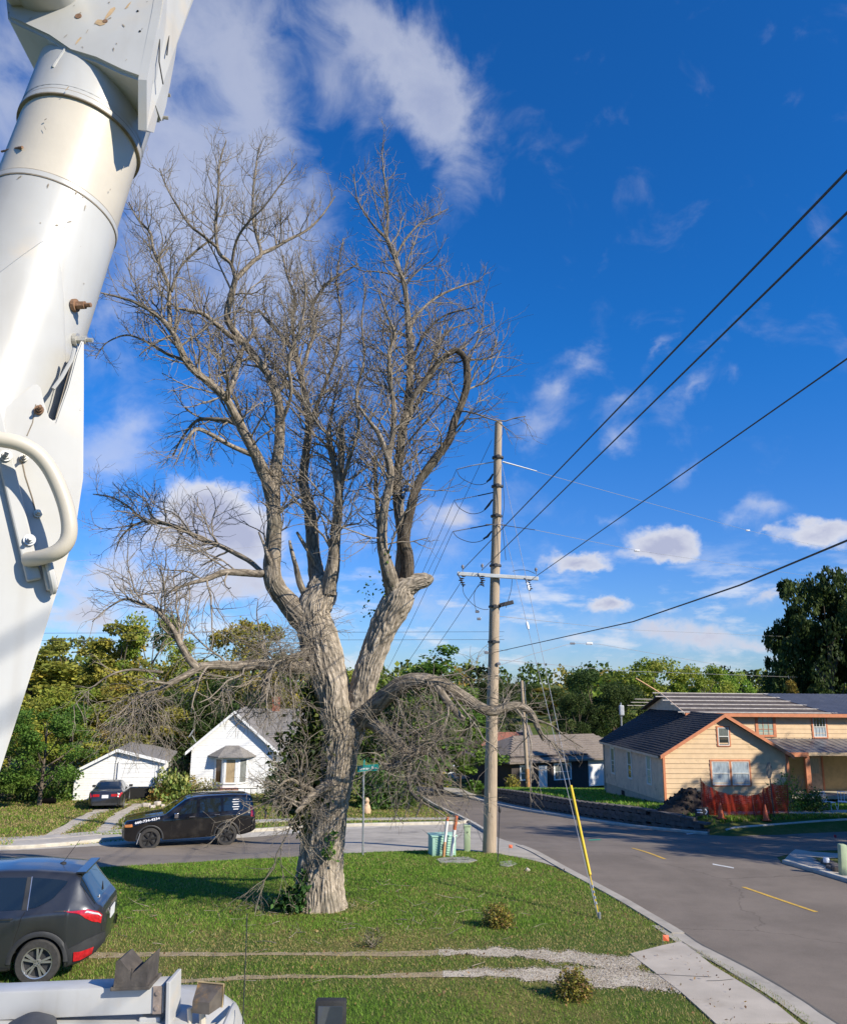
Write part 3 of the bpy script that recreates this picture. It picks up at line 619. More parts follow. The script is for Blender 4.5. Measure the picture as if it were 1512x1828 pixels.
# ------------------------------------------------------------------ the bare old tree
TY = 19.7
base = G(576, 1622); 
tree = thing('bare_tree', base, 'huge old leafless tree with furrowed grey trunk on the lawn', 'tree')
TV = np.array(base)
def LP(lst):                            # (px, py, width px, metres further away)
    pts, rad = [], []
    for (px, py, w, off) in lst:
        q = P(px, py, base.y+off); zc = (q-CAMP).dot(_F); pts.append(np.array(q)-TV); rad.append(.5*(w if w > 45 else w*.86)*zc/FPX)
    return pts, rad
LIMBS = [
 # kind, density of side branches, lift of side branches, points
 ('trunk', 0, 0, [(570, 1640, 88, 0), (571, 1610, 86, 0), (571, 1560, 82, 0), (577, 1500, 78, 0), (584, 1440, 73, 0), (594, 1400, 70, 0), (603, 1350, 70, 0), (608, 1310, 74, 0), (606, 1270, 66, 0)]),
 ('stem', 0, 0, [(604, 1310, 60, -.05), (596, 1270, 62, -.1), (590, 1220, 64, -.1), (578, 1175, 66, -.05), (566, 1130, 70, 0), (560, 1095, 66, 0), (570, 1062, 58, .1), (578, 1035, 46, .2)]),
 ('stem', 0, 0, [(622, 1320, 50, .1), (640, 1265, 48, .1), (650, 1215, 46, 0), (666, 1165, 47, -.1), (688, 1115, 52, -.2), (706, 1078, 58, -.3), (722, 1050, 46, -.35), (744, 1040, 36, -.4), (760, 1036, 33, -.4), (768, 1034, 24, -.42), (773, 1033, 11, -.42)]),
 ('limb', .3, .5, [(556, 1118, 50, 0), (535, 1098, 46, -.1), (512, 1072, 42, -.2), (492, 1045, 40, -.3), (486, 1015, 36, -.4), (488, 970, 32, -.4), (489, 930, 31, -.4), (487, 890, 31, -.4), (490, 855, 27, -.4), (498, 800, 22, -.5), (500, 750, 20, -.5), (496, 715, 19, -.6), (480, 672, 18, -.7), (458, 640, 17, -.8), (436, 612, 16, -.8), (414, 585, 15, -.9), (406, 560, 14, -1.0), (415, 520, 13, -1.0), (421, 495, 12, -1.1)]),
 ('limb', .8, .6, [(488, 905, 24, -.4), (474, 850, 24, -.6), (460, 818, 23, -.7), (440, 780, 20, -.9), (420, 742, 18, -1.1), (404, 712, 17, -1.3), (372, 682, 16, -1.5), (348, 662, 15, -1.6), (330, 640, 14, -1.7), (318, 612, 13, -1.8), (302, 585, 12, -1.9), (280, 562, 10, -2.0), (243, 540, 7, -2.2), (212, 530, 5, -2.3), (180, 522, 3, -2.4)]),
 ('limb', 1, .9, [(304, 588, 10, -1.9), (302, 550, 9, -1.9), (301, 512, 9, -1.8), (288, 478, 8, -1.8), (274, 445, 7, -1.8), (268, 415, 6, -1.8), (246, 390, 4, -1.9), (230, 360, 3, -2.0)]),
 ('limb', 1, .9, [(306, 520, 7, -1.8), (320, 480, 6, -1.6), (345, 452, 5, -1.5), (372, 430, 4, -1.4), (392, 410, 3, -1.3)]),
 ('limb', .9, .8, [(404, 712, 12, -1.3), (415, 682, 11, -1.1), (425, 650, 10, -1.0), (432, 625, 9, -.9), (448, 600, 7, -.6), (458, 585, 4, -.4)]),
 ('limb', 1, .7, [(436, 612, 12, -.8), (412, 600, 10, -1.1), (388, 580, 9, -1.3), (362, 560, 8, -1.4), (330, 552, 6, -1.6), (312, 550, 4, -1.7)]),
 ('limb', 1, 1.0, [(421, 498, 10, -1.1), (436, 482, 10, -1.0), (452, 466, 9, -.9), (466, 452, 8, -.8), (458, 420, 7, -.7), (452, 390, 6, -.7), (452, 340, 5, -.6), (458, 290, 4, -.5), (462, 262, 2, -.5)]),
 ('limb', 1, 1.0, [(466, 452, 9, -.8), (490, 442, 8, -.6), (514, 428, 7, -.5), (548, 410, 5, -.3), (575, 384, 4, -.2), (598, 350, 3, -.1)]),
 ('limb', 1, 1.0, [(421, 500, 9, -1.1), (412, 470, 8, -1.3), (392, 452, 8, -1.4), (386, 425, 7, -1.5), (386, 380, 6, -1.6), (390, 335, 5, -1.7), (392, 290, 4, -1.7), (404, 250, 2, -1.7)]),
 ('limb', 1, .9, [(386, 440, 6, -1.5), (362, 420, 6, -1.7), (338, 400, 5, -1.9), (312, 360, 4, -2.1), (296, 330, 3, -2.2), (285, 300, 2, -2.2)]),
 ('limb', 1, .8, [(414, 470, 6, -1.3), (422, 430, 5, -1.6), (440, 400, 5, -1.9), (470, 370, 4, -2.1), (500, 330, 3, -2.2), (530, 290, 2, -2.3)]),
 ('limb', .7, .6, [(572, 1075, 40, .1), (566, 1040, 36, .2), (560, 990, 30, .3), (556, 940, 26, .4), (552, 905, 23, .4), (541, 862, 20, .5), (546, 815, 18, .5), (551, 765, 16, .6), (547, 720, 14, .7), (538, 675, 13, .8), (526, 630, 12, .9), (505, 602, 10, 1.0), (478, 572, 8, 1.1), (462, 552, 5, 1.1)]),
 ('limb', 1, 1.0, [(530, 640, 9, .9), (524, 600, 8, 1.0), (522, 570, 7, 1.1), (528, 535, 6, 1.2), (512, 490, 5, 1.3), (505, 455, 3, 1.4)]),
 ('limb', 1, .9, [(537, 670, 9, .8), (552, 620, 8, .9), (562, 590, 7, 1.0), (556, 552, 7, 1.1), (580, 510, 6, 1.1), (610, 488, 4, 1.2), (640, 470, 3, 1.2)]),
 ('limb', 1, .6, [(548, 725, 8, .7), (520, 690, 7, 1.2), (480, 640, 6, 1.6), (456, 600, 5, 1.8), (448, 560, 3, 1.9)]),
 ('limb', .7, .6, [(586, 1060, 34, -.1), (594, 1010, 28, -.2), (598, 960, 22, -.3), (604, 905, 18, -.4), (606, 860, 17, -.5), (610, 810, 15, -.5), (610, 765, 12, -.6)]),
 ('limb', 1, .7, [(604, 880, 14, -.4), (596, 830, 13, -.3), (588, 790, 11, -.2), (590, 750, 8, -.1), (600, 700, 5, 0), (612, 650, 3, .1)]),
 ('limb', .5, .5, [(702, 1062, 34, -.4), (694, 1025, 30, -.7), (684, 985, 24, -.8), (682, 950, 21, -.9), (687, 905, 19, -1.0), (697, 850, 17, -1.1), (691, 812, 14, -1.2), (676, 775, 11, -1.3), (662, 755, 8, -1.4), (640, 725, 5, -1.5)]),
 ('limb', 1, 1.0, [(694, 820, 12, -1.1), (702, 770, 11, -1.1), (703, 725, 10, -1.1), (697, 680, 9, -1.2), (695, 632, 8, -1.2), (704, 595, 6, -1.3), (690, 560, 5, -1.4), (676, 520, 3, -1.5)]),
 ('limb', .7, .5, [(684, 1000, 12, -.6), (676, 930, 11, -.2), (672, 880, 9, 0), (669, 830, 8, .1), (667, 815, 6, .1)]),
 ('limb', .7, .7, [(714, 1060, 30, -.3), (716, 1012, 27, -.2), (719, 955, 24, -.1), (712, 905, 21, 0), (709, 860, 19, .1), (714, 806, 18, .2), (719, 765, 17, .2), (728, 722, 16, .3), (733, 655, 15, .4), (731, 600, 14, .5), (728, 565, 13, .5), (722, 510, 11, .6), (707, 465, 10, .6), (690, 425, 8, .7)]),
 ('limb', 1, 1.0, [(690, 428, 7, .7), (692, 390, 6, .7), (690, 345, 5, .8), (684, 300, 3, .8), (682, 262, 2, .8)]),
 ('limb', 1, .9, [(690, 425, 6, .7), (672, 408, 5, .5), (655, 385, 4, .4), (638, 355, 3, .3), (632, 310, 2, .3)]),
 ('limb', 1, .8, [(706, 462, 6, .6), (722, 430, 5, .9), (748, 400, 4, 1.1), (775, 385, 3, 1.2), (800, 372, 2, 1.3)]),
 ('limb', 1, .8, [(730, 590, 8, .5), (746, 560, 6, .8), (780, 530, 5, 1.0), (820, 512, 4, 1.2), (860, 500, 2, 1.3)]),
 ('limb', 1, .8, [(733, 650, 7, .4), (750, 610, 6, .1), (772, 580, 5, -.1), (800, 560, 4, -.2), (850, 548, 2, -.4)]),
 ('limb', .6, .7, [(731, 740, 14, .3), (734, 715, 14, .1), (752, 690, 13, -.1), (768, 668, 12, -.2), (788, 642, 12, -.3), (802, 630, 11, -.35)]),
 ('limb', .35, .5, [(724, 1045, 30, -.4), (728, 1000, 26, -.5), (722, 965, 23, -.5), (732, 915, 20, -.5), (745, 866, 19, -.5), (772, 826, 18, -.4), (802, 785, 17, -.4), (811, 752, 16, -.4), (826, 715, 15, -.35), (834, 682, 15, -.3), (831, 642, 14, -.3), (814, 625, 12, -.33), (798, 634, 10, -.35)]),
 ('limb', .6, -.3, [(484, 1018, 18, -.4), (466, 1024, 17, -.5), (432, 1022, 16, -.7), (398, 1022, 14, -.9), (368, 1034, 11, -1.1), (338, 1042, 8, -1.3), (312, 1052, 5, -1.5), (285, 1070, 3, -1.6)]),
 ('limb', 1, .2, [(470, 1024, 11, -.5), (448, 1004, 11, -.3), (428, 992, 11, -.1), (392, 974, 10, .1), (358, 962, 10, .3), (322, 943, 9, .5), (290, 934, 8, .6), (258, 930, 7, .7), (230, 905, 5, .8), (200, 888, 4, .9), (166, 882, 2, 1.0)]),
 ('limb', 1, -.1, [(258, 930, 6, .7), (236, 940, 5, .8), (216, 960, 4, .9), (206, 985, 2, 1.0)]),
 ('limb', .9, 0, [(560, 1190, 26, -.2), (520, 1190, 24, -.6), (470, 1186, 22, -1.0), (420, 1190, 20, -1.3), (385, 1188, 18, -1.5), (350, 1192, 17, -1.7)]),
 ('limb', 1, .3, [(352, 1193, 17, -1.7), (338, 1178, 16, -1.8), (322, 1150, 14, -1.9), (310, 1125, 12, -2.0), (294, 1105, 11, -2.1), (276, 1086, 9, -2.2), (250, 1078, 7, -2.3), (222, 1070, 6, -2.4), (190, 1088, 3, -2.6), (165, 1110, 2, -2.7)]),
 ('limb', 1, -.8, [(354, 1194, 15, -1.7), (335, 1204, 14, -1.8), (312, 1216, 13, -2.0), (290, 1228, 11, -2.2), (262, 1238, 8, -2.4), (236, 1254, 6, -2.6), (205, 1282, 3, -2.8)]),
 ('limb', 1, -.5, [(290, 1200, 6, -2.2), (262, 1198, 6, -2.5), (230, 1196, 5, -2.8), (196, 1206, 4, -3.1), (160, 1232, 3, -3.3), (130, 1262, 2, -3.4)]),
 ('limb', .8, .1, [(452, 812, 12, -.7), (432, 804, 11, -.9), (405, 792, 10, -1.2), (378, 776, 9, -1.4), (352, 766, 8, -1.6), (338, 778, 6, -1.8), (325, 800, 4, -1.9), (312, 830, 2, -2.0)]),
 ('limb', .9, -.1, [(430, 760, 10, -1.0), (410, 752, 9, -.7), (376, 748, 9, -.5), (350, 752, 7, -.3), (326, 780, 5, -.1), (308, 815, 3, 0)]),
 ('limb', .8, -.9, [(548, 1165, 17, -.4), (528, 1172, 16, -.7), (505, 1182, 15, -.9), (484, 1198, 15, -1.1), (474, 1222, 16, -1.2), (470, 1252, 12, -1.2)]),
 ('limb', .3, -.6, [(640, 1290, 42, -.1), (668, 1262, 40, -.5), (696, 1236, 36, -.8), (724, 1219, 33, -1.0), (752, 1214, 30, -1.1), (780, 1219, 27, -1.1), (808, 1232, 25, -1.0), (836, 1250, 23, -.9), (862, 1266, 21, -.8), (884, 1270, 18, -.7), (908, 1261, 17, -.6), (932, 1262, 15, -.5), (950, 1277, 13, -.5), (960, 1300, 11, -.5), (970, 1322, 6, -.5)]),
 ('limb', .3, -.5, [(775, 1216, 19, -1.1), (790, 1240, 17, -1.2), (806, 1262, 16, -1.3), (828, 1286, 12, -1.3)]),
 ('limb', .9, -.3, [(955, 1285, 5, -.5), (985, 1296, 4, -.3), (1010, 1316, 3, -.2), (1040, 1335, 2, -.1)]),
 ('limb', .3, .5, [(650, 1285, 30, -.1), (674, 1298, 26, -.5), (694, 1312, 24, -.7), (712, 1330, 25, -.9), (724, 1345, 27, -1.0), (738, 1348, 22, -1.1)]),
 ('limb', .6, -.6, [(728, 1350, 13, -1.0), (712, 1362, 11, -1.1), (696, 1372, 8, -1.2), (684, 1366, 6, -1.2)]),
 ('limb', .8, -.8, [(732, 1352, 9, -1.0), (729, 1380, 8, -1.1), (732, 1410, 8, -1.1), (746, 1428, 8, -1.2), (752, 1432, 6, -1.2), (742, 1460, 3, -1.2)]),
 ('limb', .8, -.6, [(752, 1432, 5, -1.2), (775, 1445, 4, -1.1), (800, 1462, 2, -1.1)]),
 ('limb', .9, -.5, [(736, 1346, 10, -1.1), (762, 1345, 8, -1.0), (780, 1362, 6, -.9), (790, 1385, 4, -.8), (815, 1400, 3, -.7), (840, 1425, 2, -.6)]),
 ('limb', .5, -.3, [(600, 1400, 22, -.3), (578, 1406, 22, -.55), (562, 1418, 19, -.8), (550, 1428, 17, -1.0), (538, 1440, 12, -1.2), (528, 1452, 7, -1.3)]),
 ('limb', .9, .2, [(562, 1414, 11, -.8), (548, 1406, 10, -.9), (532, 1398, 8, -1.1), (515, 1392, 6, -1.3), (498, 1405, 4, -1.5), (482, 1425, 2, -1.6)]),
 ('limb', .9, .3, [(535, 1400, 5, -1.1), (548, 1370, 5, -1.3), (545, 1345, 4, -1.4), (536, 1325, 3, -1.5)]),
 ('limb', 1, -.3, [(535, 1443, 5, -1.2), (500, 1425, 4, -1.5), (460, 1440, 3.5, -1.8), (420, 1460, 3, -2.0), (382, 1470, 2, -2.1)]),
 ('limb', 1, .9, [(606, 875, 9, -.45), (624, 820, 8, -.8), (640, 762, 7, -1.0), (637, 700, 6, -1.1), (650, 640, 5, -1.2), (646, 570, 4, -1.3), (656, 500, 2, -1.3)]),
 ('limb', 1, .9, [(551, 768, 10, .6), (574, 702, 8, .9), (598, 640, 7, 1.2), (610, 570, 5, 1.3), (601, 500, 4, 1.4), (613, 425, 2, 1.5)]),
 ('limb', 1, .9, [(498, 765, 9, -.5), (519, 705, 8, -1.0), (516, 640, 7, -1.4), (538, 580, 5, -1.6), (545, 510, 4, -1.7), (530, 445, 2, -1.8)]),
 ('limb', 1, .9, [(719, 768, 9, .2), (752, 704, 7, .8), (774, 640, 6, 1.2), (800, 592, 4, 1.4), (846, 575, 2, 1.6)]),
 ('limb', 1, .9, [(489, 900, 8, -.3), (452, 820, 7, .4), (430, 740, 6, .9), (396, 660, 5, 1.2), (372, 590, 4, 1.4), (345, 520, 3, 1.5), (330, 450, 2, 1.6)]),
 ('limb', 1, .8, [(331, 643, 8, -1.6), (300, 632, 7, -1.5), (262, 610, 5, -1.5), (226, 598, 4, -1.5), (190, 612, 3, -1.6), (170, 640, 2, -1.6)]),
 ('limb', 0, .3, [(556, 1085, 18, -.05), (545, 1062, 16, -.1), (535, 1040, 14, -.2), (528, 1010, 10, -.3), (521, 985, 8, -.4), (517, 965, 5, -.4)]),
 ('limb', 0, .3, [(566, 1025, 12, .2), (560, 1000, 10, .1), (545, 975, 8, .0), (530, 950, 6, -.1)]),
 ('limb', 0, .3, [(488, 1020, 16, -.4), (480, 1000, 14, -.6), (472, 975, 6, -.7), (462, 950, 4, -.7)]),
]
def flare(u, th, rr):                   # buttressed root flare at the foot
    return .16*np.exp(-u/.28)*(1+.45*np.sin(th*5+1.3)+.25*np.sin(th*3))*1.0
rngT = np.random.default_rng(11)
parents = []
for li, (kind, dens, lift, pl) in enumerate(LIMBS):
    pts, rad = LP(pl)
    big = max(rad) > .09
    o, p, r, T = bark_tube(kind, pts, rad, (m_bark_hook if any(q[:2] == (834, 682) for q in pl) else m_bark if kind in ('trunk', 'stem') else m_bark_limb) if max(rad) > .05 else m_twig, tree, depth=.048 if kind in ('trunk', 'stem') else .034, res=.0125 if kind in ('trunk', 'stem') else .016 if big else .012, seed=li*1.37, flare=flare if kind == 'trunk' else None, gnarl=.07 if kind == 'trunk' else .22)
    if dens > 0: parents.append((p, r, dens, lift))
# side branches of three orders
O1, D1, L1, R1, U1 = [], [], [], [], []
for (p, r, dens, lift) in parents:
    seg = np.linalg.norm(np.diff(p, axis=0), axis=1).sum(); n = max(2, int(seg*dens*(6.6 if lift > 0.15 else 4.2))); k = len(p)
    t = rngT.uniform(.12, 1.0, n)**.8*(k-1.001); i = t.astype(int)
    tg = p[np.minimum(i+1, k-1)]-p[i]; tg /= np.linalg.norm(tg, axis=1)[:, None]+1e-9
    q = rngT.normal(size=(n, 3)); q[:, 2] += lift*.7; q -= tg*(q*tg).sum(1)[:, None]; q /= np.linalg.norm(q, axis=1)[:, None]
    a = np.radians(rngT.uniform(30, 75, n))[:, None]
    O1.append(p[i]); D1.append(tg*np.cos(a)+q*np.sin(a)); rr = np.clip(r[i]*.42, .009, .03); R1.append(rr*rngT.uniform(.7, 1.1, n)); L1.append(np.clip(rr*62, .65, 1.75)*rngT.uniform(.55, 1.3, n)); U1.append(np.full(n, lift*.8))
# a burst of water shoots round the knob on the low right limb, and on the hanging mess to the left
for (px, py, off, n, lo, hi, lf) in ((738, 1346, -1.1, 44, .7, 1.9, .1), (500, 1165, -1.0, 30, .6, 1.5, -.5), (545, 1150, -.5, 22, .5, 1.3, -.5), (540, 1420, -1.0, 34, .5, 1.3, 0), (770, 1225, -1.1, 12, .5, 1.2, -.9), (905, 1262, -.6, 16, .5, 1.2, .2), (475, 1225, -1.2, 18, .5, 1.3, -1.6), (250, 1250, -2.5, 34, .5, 1.3, -1.0), (620, 1290, -.3, 16, .4, 1.0, -.7), (570, 1100, -.4, 24, .3, .9, 0)):
    c = np.array(P(px, py, base.y+off))-TV; O1.append(c+rngT.normal(size=(n, 3))*.09); d = rngT.normal(size=(n, 3)); D1.append(d); L1.append(rngT.uniform(lo, hi, n)); R1.append(rngT.uniform(.006, .012, n)); U1.append(np.full(n, lf))
O1, D1, L1, R1, U1 = map(np.concatenate, (O1, D1, L1, R1, U1))
P1, Q1 = grow_batch(O1, D1, L1, R1, 8, rngT, .20, U1, .4)
o, d, ix, rp, tt = children(P1, Q1, np.clip((L1*5.2).astype(int), 2, 9), rngT, (25, 65), .12)
L2 = L1[ix]*rngT.uniform(.25, .62, len(ix))*(1.15-.55*tt)+.12; P2_, Q2 = grow_batch(o, d, L2, np.clip(rp*.62, .0052, .012), 6, rngT, .20, U1[ix]*.9, .5)
U2 = U1[ix]
o, d, ix2, rp, tt = children(P2_, Q2, np.clip((L2*5.0).astype(int), 1, 5), rngT, (25, 60), .15)
L3 = L2[ix2]*rngT.uniform(.3, .6, len(ix2))+.08; P3_, Q3 = grow_batch(o, d, L3, np.clip(rp*.7, .0045, .007), 4, rngT, .2, U2[ix2]*.7, .6)
Vs, Fs, b0 = [], [], 0
for (A, B, n) in ((P1, Q1, 6), (P2_, Q2, 4), (P3_, Q3, 3)):
    v, f = tube_batch(A, B, n); Vs.append(v); Fs.append(f+b0); b0 += len(v)
Vt = np.concatenate(Vs); tw = mesh_np('twigs', Vt, np.concatenate(Fs), m_twig, tree, smooth=True, col=np.ones((len(Vt), 3))*rngT.uniform(.8, 1.2))
tag(tw, kind='stuff')
print('TWIGS', len(P1), len(P2_), len(P3_), len(Vt))
# living sprouts on the trunk and a few green leaves high in the forks
def sprout(name, px, py, off, n, sp, size, cols, parent=tree):
    c = np.array(P(px, py, base.y+off))-TV; C = c+rngT.normal(size=(n, 3))*np.array(sp)
    v, f = leaf_arrays(C, size, rngT, up=.6); return tag(mesh_np(name, v, f, m_leaf, parent, col=tints(n, cols, rngT)), kind='stuff')
for a in ((593, 1494, -.62, 26, (.06, .04, .07), .12), (588, 1526, -.64, 40, (.07, .05, .08), .13), (690, 1040, -.6, 30, (.12, .1, .2), .10), (655, 1055, -.2, 26, (.1, .1, .2), .10), (690, 995, -.9, 16, (.08, .08, .15), .09), (655, 1090, 0, 16, (.08, .08, .12), .09)):
    sprout('leaf_sprout', *a, [(.13, .26, .03), (.10, .20, .03), (.18, .30, .05)])
# creeper: its own plant on the shaded side of the trunk and another at the foot
def creeper(label, blobs, cols, size):
    r0 = thing('creeper', base, label, 'climbing plant'); Cs = []
    for (px, py, off, n, sx, sz) in blobs:
        c = np.array(P(px, py, base.y+off))-TV; Cs.append(c+rngT.normal(size=(n, 3))*np.array([sx, sx*.6, sz]))
    C = np.concatenate(Cs); v, f = leaf_arrays(C, size, rngT, up=.3, droop=.4)
    lv = mesh_np('leaves', v, f, m_leaf, r0, col=tints(len(C), cols, rngT, .35)); tag(lv, kind='stuff')
    k = 26; s = C[rngT.integers(0, len(C), k)]; Pp, Rr = grow_batch(s, rngT.normal(size=(k, 3)), np.full(k, .35), np.full(k, .006), 6, rngT, .3, np.full(k, .3)); v, f = tube_batch(Pp, Rr, 4)
    tag(mesh_np('stems', v, f, m_twig, r0, col=np.ones((len(v), 3))), kind='stuff'); return r0
creeper('dark green creeper hanging down the shaded left side of the old trunk', [(565, 1260, -.2, 260, .16, .3), (560, 1320, -.25, 420, .2, .35), (552, 1380, -.35, 320, .2, .3), (555, 1235, .1, 160, .12, .25), (572, 1290, -.1, 420, .2, .4), (545, 1300, -.1, 260, .22, .35), (560, 1350, -.2, 520, .24, .35), (535, 1350, -.2, 260, .22, .3), (548, 1400, -.3, 380, .24, .28), (515, 1390, -.4, 200, .2, .25), (535, 1440, -.5, 200, .16, .2), (510, 1330, -.1, 90, .2, .25), (535, 1475, -.5, 60, .1, .15), (505, 1425, -.5, 140, .2, .16)], [(.035, .075, .014), (.05, .10, .018), (.028, .058, .012), (.075, .12, .022), (.11, .14, .03)], .15)
creeper('low clump of dark leafy creeper at the foot of the old trunk', [(518, 1606, -.5, 260, .16, .11), (538, 1590, -.5, 160, .09, .16), (505, 1614, -.5, 160, .16, .06), (545, 1570, -.45, 50, .05, .12), (530, 1618, -.62, 80, .12, .04)], [(.035, .09, .018), (.06, .13, .025), (.03, .07, .015)], .12)
# ------------------------------------------------------------------ leafy trees and bushes
rngL = np.random.default_rng(21)
GREENS = {
 'fresh': [(0.195, 0.307, 0.041), (0.244, 0.353, 0.048), (0.146, 0.245, 0.035), (0.309, 0.384, 0.055), (0.390, 0.384, 0.068)],
 'olive': [(0.325, 0.322, 0.055), (0.406, 0.368, 0.061), (0.244, 0.261, 0.048), (0.504, 0.384, 0.068), (0.195, 0.215, 0.041)],
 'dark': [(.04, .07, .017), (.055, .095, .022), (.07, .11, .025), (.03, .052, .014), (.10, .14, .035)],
 'deep': [(0.094, 0.165, 0.025), (0.125, 0.201, 0.032), (0.069, 0.118, 0.019), (0.163, 0.224, 0.037)],
 'gold': [(0.390, 0.286, 0.039), (0.312, 0.260, 0.046), (0.442, 0.325, 0.052), (0.221, 0.221, 0.039), (0.338, 0.208, 0.039)],
 'pale': [(0.390, 0.414, 0.096), (0.471, 0.476, 0.117), (0.325, 0.353, 0.082), (0.260, 0.307, 0.061)],
}
_arch = {}
def archetype(key, cols, nleaf, leaf, shape, seed, clumps=46, trunk_h=.22):
    """a tree one unit tall: trunk with limbs, crown of leaf clumps with gaps between"""
    rng = np.random.default_rng(seed); Cc = []; 
    for _ in range(clumps):
        for _t in range(50):
            z = rng.uniform(trunk_h, .97); u = (z-trunk_h)/(1-trunk_h)
            w = {'round': .36*math.sqrt(max(0, 1-(2*u-.9)**2/1.25)), 'cone': .27*(1-u)**.75+.03, 'tall': .20*(1-.35*u)*math.sqrt(max(0, 1-(2*u-1)**4)), 'spread': .46*math.sqrt(max(0, 1-(1.5*u-.75)**2*1.2))}[shape]
            a = rng.uniform(0, 2*math.pi); rad = w*rng.uniform(.25, 1)**.5
            if w > .02: break
        Cc.append((rad*math.cos(a), rad*math.sin(a), z))
    Cc = np.array(Cc); per = rng.multinomial(nleaf, rng.dirichlet(np.ones(clumps)*6)); ci = np.repeat(np.arange(clumps), per)
    sz = rng.uniform(.035, .085, clumps)*(1.2 if shape in ('round', 'spread') else .8)
    d = rng.normal(size=(nleaf, 3)); d /= np.linalg.norm(d, axis=1)[:, None]; rr = rng.uniform(.2, 1, nleaf)**.5
    C = Cc[ci]+d*(rr*sz[ci])[:, None]*np.array([1.25, 1.25, .8])
    v, f = leaf_arrays(C, leaf, rng, up=.5, aspect=.8, droop=.3)
    base_c = np.array(cols)[rng.integers(0, len(cols), clumps)]      # clumps of one hue, as branches turn at different times
    c = base_c[ci]*.6+np.array(cols)[rng.integers(0, len(cols), nleaf)]*.4; c = np.repeat(c*rng.uniform(.75, 1.25, (nleaf, 1)), 4, 0)
    cr = mesh_np('crown', v, f, m_leaf_far, None, col=c)
    tr = MB(); tr.tube([(0, 0, -.06), (.004, 0, .1), (-.006, .004, trunk_h), (.004, -.006, .55), (0, 0, .86)], [.026, .021, .017, .010, .003], 9)
    for i in rng.choice(clumps, min(16, clumps), replace=False):
        e = Vector(Cc[i]); s = Vector((0, 0, max(trunk_h*.7, e.z-.22-rng.uniform(0, .1)))); m_ = s.lerp(e, .5)+Vector((0, 0, -.02))
        tr.tube([s, m_, e], [.009, .006, .002], 5)
    t = tr.build('trunk', m_bark_dull, None, smooth=True)
    me = t.data; a = me.attributes.new('tint', 'FLOAT_COLOR', 'POINT'); a.data.foreach_set('color', np.ones(len(me.vertices)*4, np.float32))
    _arch[key] = (cr.data, me); bpy.data.objects.remove(cr); bpy.data.objects.remove(t)
archetype('fresh', GREENS['fresh'], 13175, 0.0208, 'round', 1); archetype('olive', GREENS['olive'], 11625, 0.0208, 'tall', 2)
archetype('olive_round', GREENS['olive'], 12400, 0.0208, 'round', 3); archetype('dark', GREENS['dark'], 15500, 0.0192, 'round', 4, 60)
archetype('cone', GREENS['deep'], 12400, 0.0192, 'cone', 5, 60, .06); archetype('deep', GREENS['deep'], 13950, 0.0208, 'spread', 6)
archetype('dense', GREENS['dark'], 34100, 0.0240, 'spread', 14, 120, .04); archetype('gold', GREENS['gold'], 7750, 0.0256, 'round', 7, 30); archetype('pale', GREENS['pale'], 9300, 0.0224, 'tall', 8)
def leafy(key, px, ytop, hw, Y, label, group=None, name='leafy_tree', base=None):
    x = (px-CX)/FPX*(Y*math.cos(PITCH)+0)*1.0; x = P(px, 1300, Y).x if base is None else base[0]; z0 = gzf(x, Y); top = P(px, ytop, Y).z; h = max(1.5, (top-z0)*1.03); w = hw/FPX*Y*.98
    r = thing(name, (x, Y, z0), label, 'tree', group, rotz=random.uniform(0, 6.28))
    cd, td = _arch[key]; v = np.empty(len(cd.vertices)*3); cd.vertices.foreach_get('co', v); ext = np.percentile(np.abs(v.reshape(-1, 3)[:, :2]), 97)
    for nm, me in (('crown', cd), ('trunk', td)):
        o = bpy.data.objects.new(nm, me); COL.objects.link(o); o.parent = r; s = w/ext
        o.scale = (s, s, h) if nm == 'crown' else (s*.9, s*.9, h*.97)
    return r
GL = 'trees behind the white house and garage'
leafy('olive', 45, 1165, 85, 64, 'tall yellow-green tree at the far left, behind the white boom', GL)
leafy('pale', 105, 1142, 52, 70, 'pale yellow-green tree with a pointed top, leftmost clear of the boom', GL)
leafy('olive', 205, 1118, 55, 66, 'olive-green tree with an orange-tinged top behind the garage roof', GL)
leafy('fresh', 262, 1108, 66, 68, 'taller green tree behind the garage, right of the olive one', GL)
leafy('olive_round', 340, 1180, 70, 72, 'broad olive tree between garage and white house', GL)
leafy('olive_round', 440, 1114, 70, 74, 'tall olive and gold tree behind the white house gable', GL)
leafy('gold', 525, 1170, 60, 72, 'golden-yellow tree behind the bare trunk', GL)
leafy('fresh', 590, 1200, 70, 80, 'green tree half hidden by the fork of the bare tree', GL)
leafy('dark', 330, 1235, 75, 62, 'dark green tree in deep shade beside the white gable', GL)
leafy('olive_round', 240, 1225, 80, 60, 'lower olive tree standing close behind the garage', GL)
leafy('fresh', 130, 1235, 75, 58, 'lower leafy tree at the left end of the garage', GL)
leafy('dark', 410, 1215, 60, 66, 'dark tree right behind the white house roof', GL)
leafy('olive_round', 20, 1240, 70, 56, 'olive bushy tree at the left edge below the boom', GL)
leafy('deep', 85, 1268, 78, 47.5, 'dense dark green yard tree on a short reddish trunk left of the garage', name='yard_tree')
leafy('deep', 8, 1300, 60, 46, 'green yard tree cut by the left edge of the picture', name='yard_tree')
leafy('cone', 785, 1160, 85, 68, 'broad conical green tree between the bare tree and the utility pole', name='conical_tree')
leafy('cone', 705, 1215, 60, 70, 'smaller dark conical tree left of the big conical one', name='conical_tree')
leafy('deep', 822, 1246, 36, 74, 'round green tree just left of the utility pole')
GM = 'trees beyond the dip in the street'
leafy('dark', 890, 1212, 40, 150, 'dark tree just right of the utility pole, far down the street', GM)
leafy('dark', 950, 1222, 60, 240, 'second dark far tree right of the utility pole', GM)
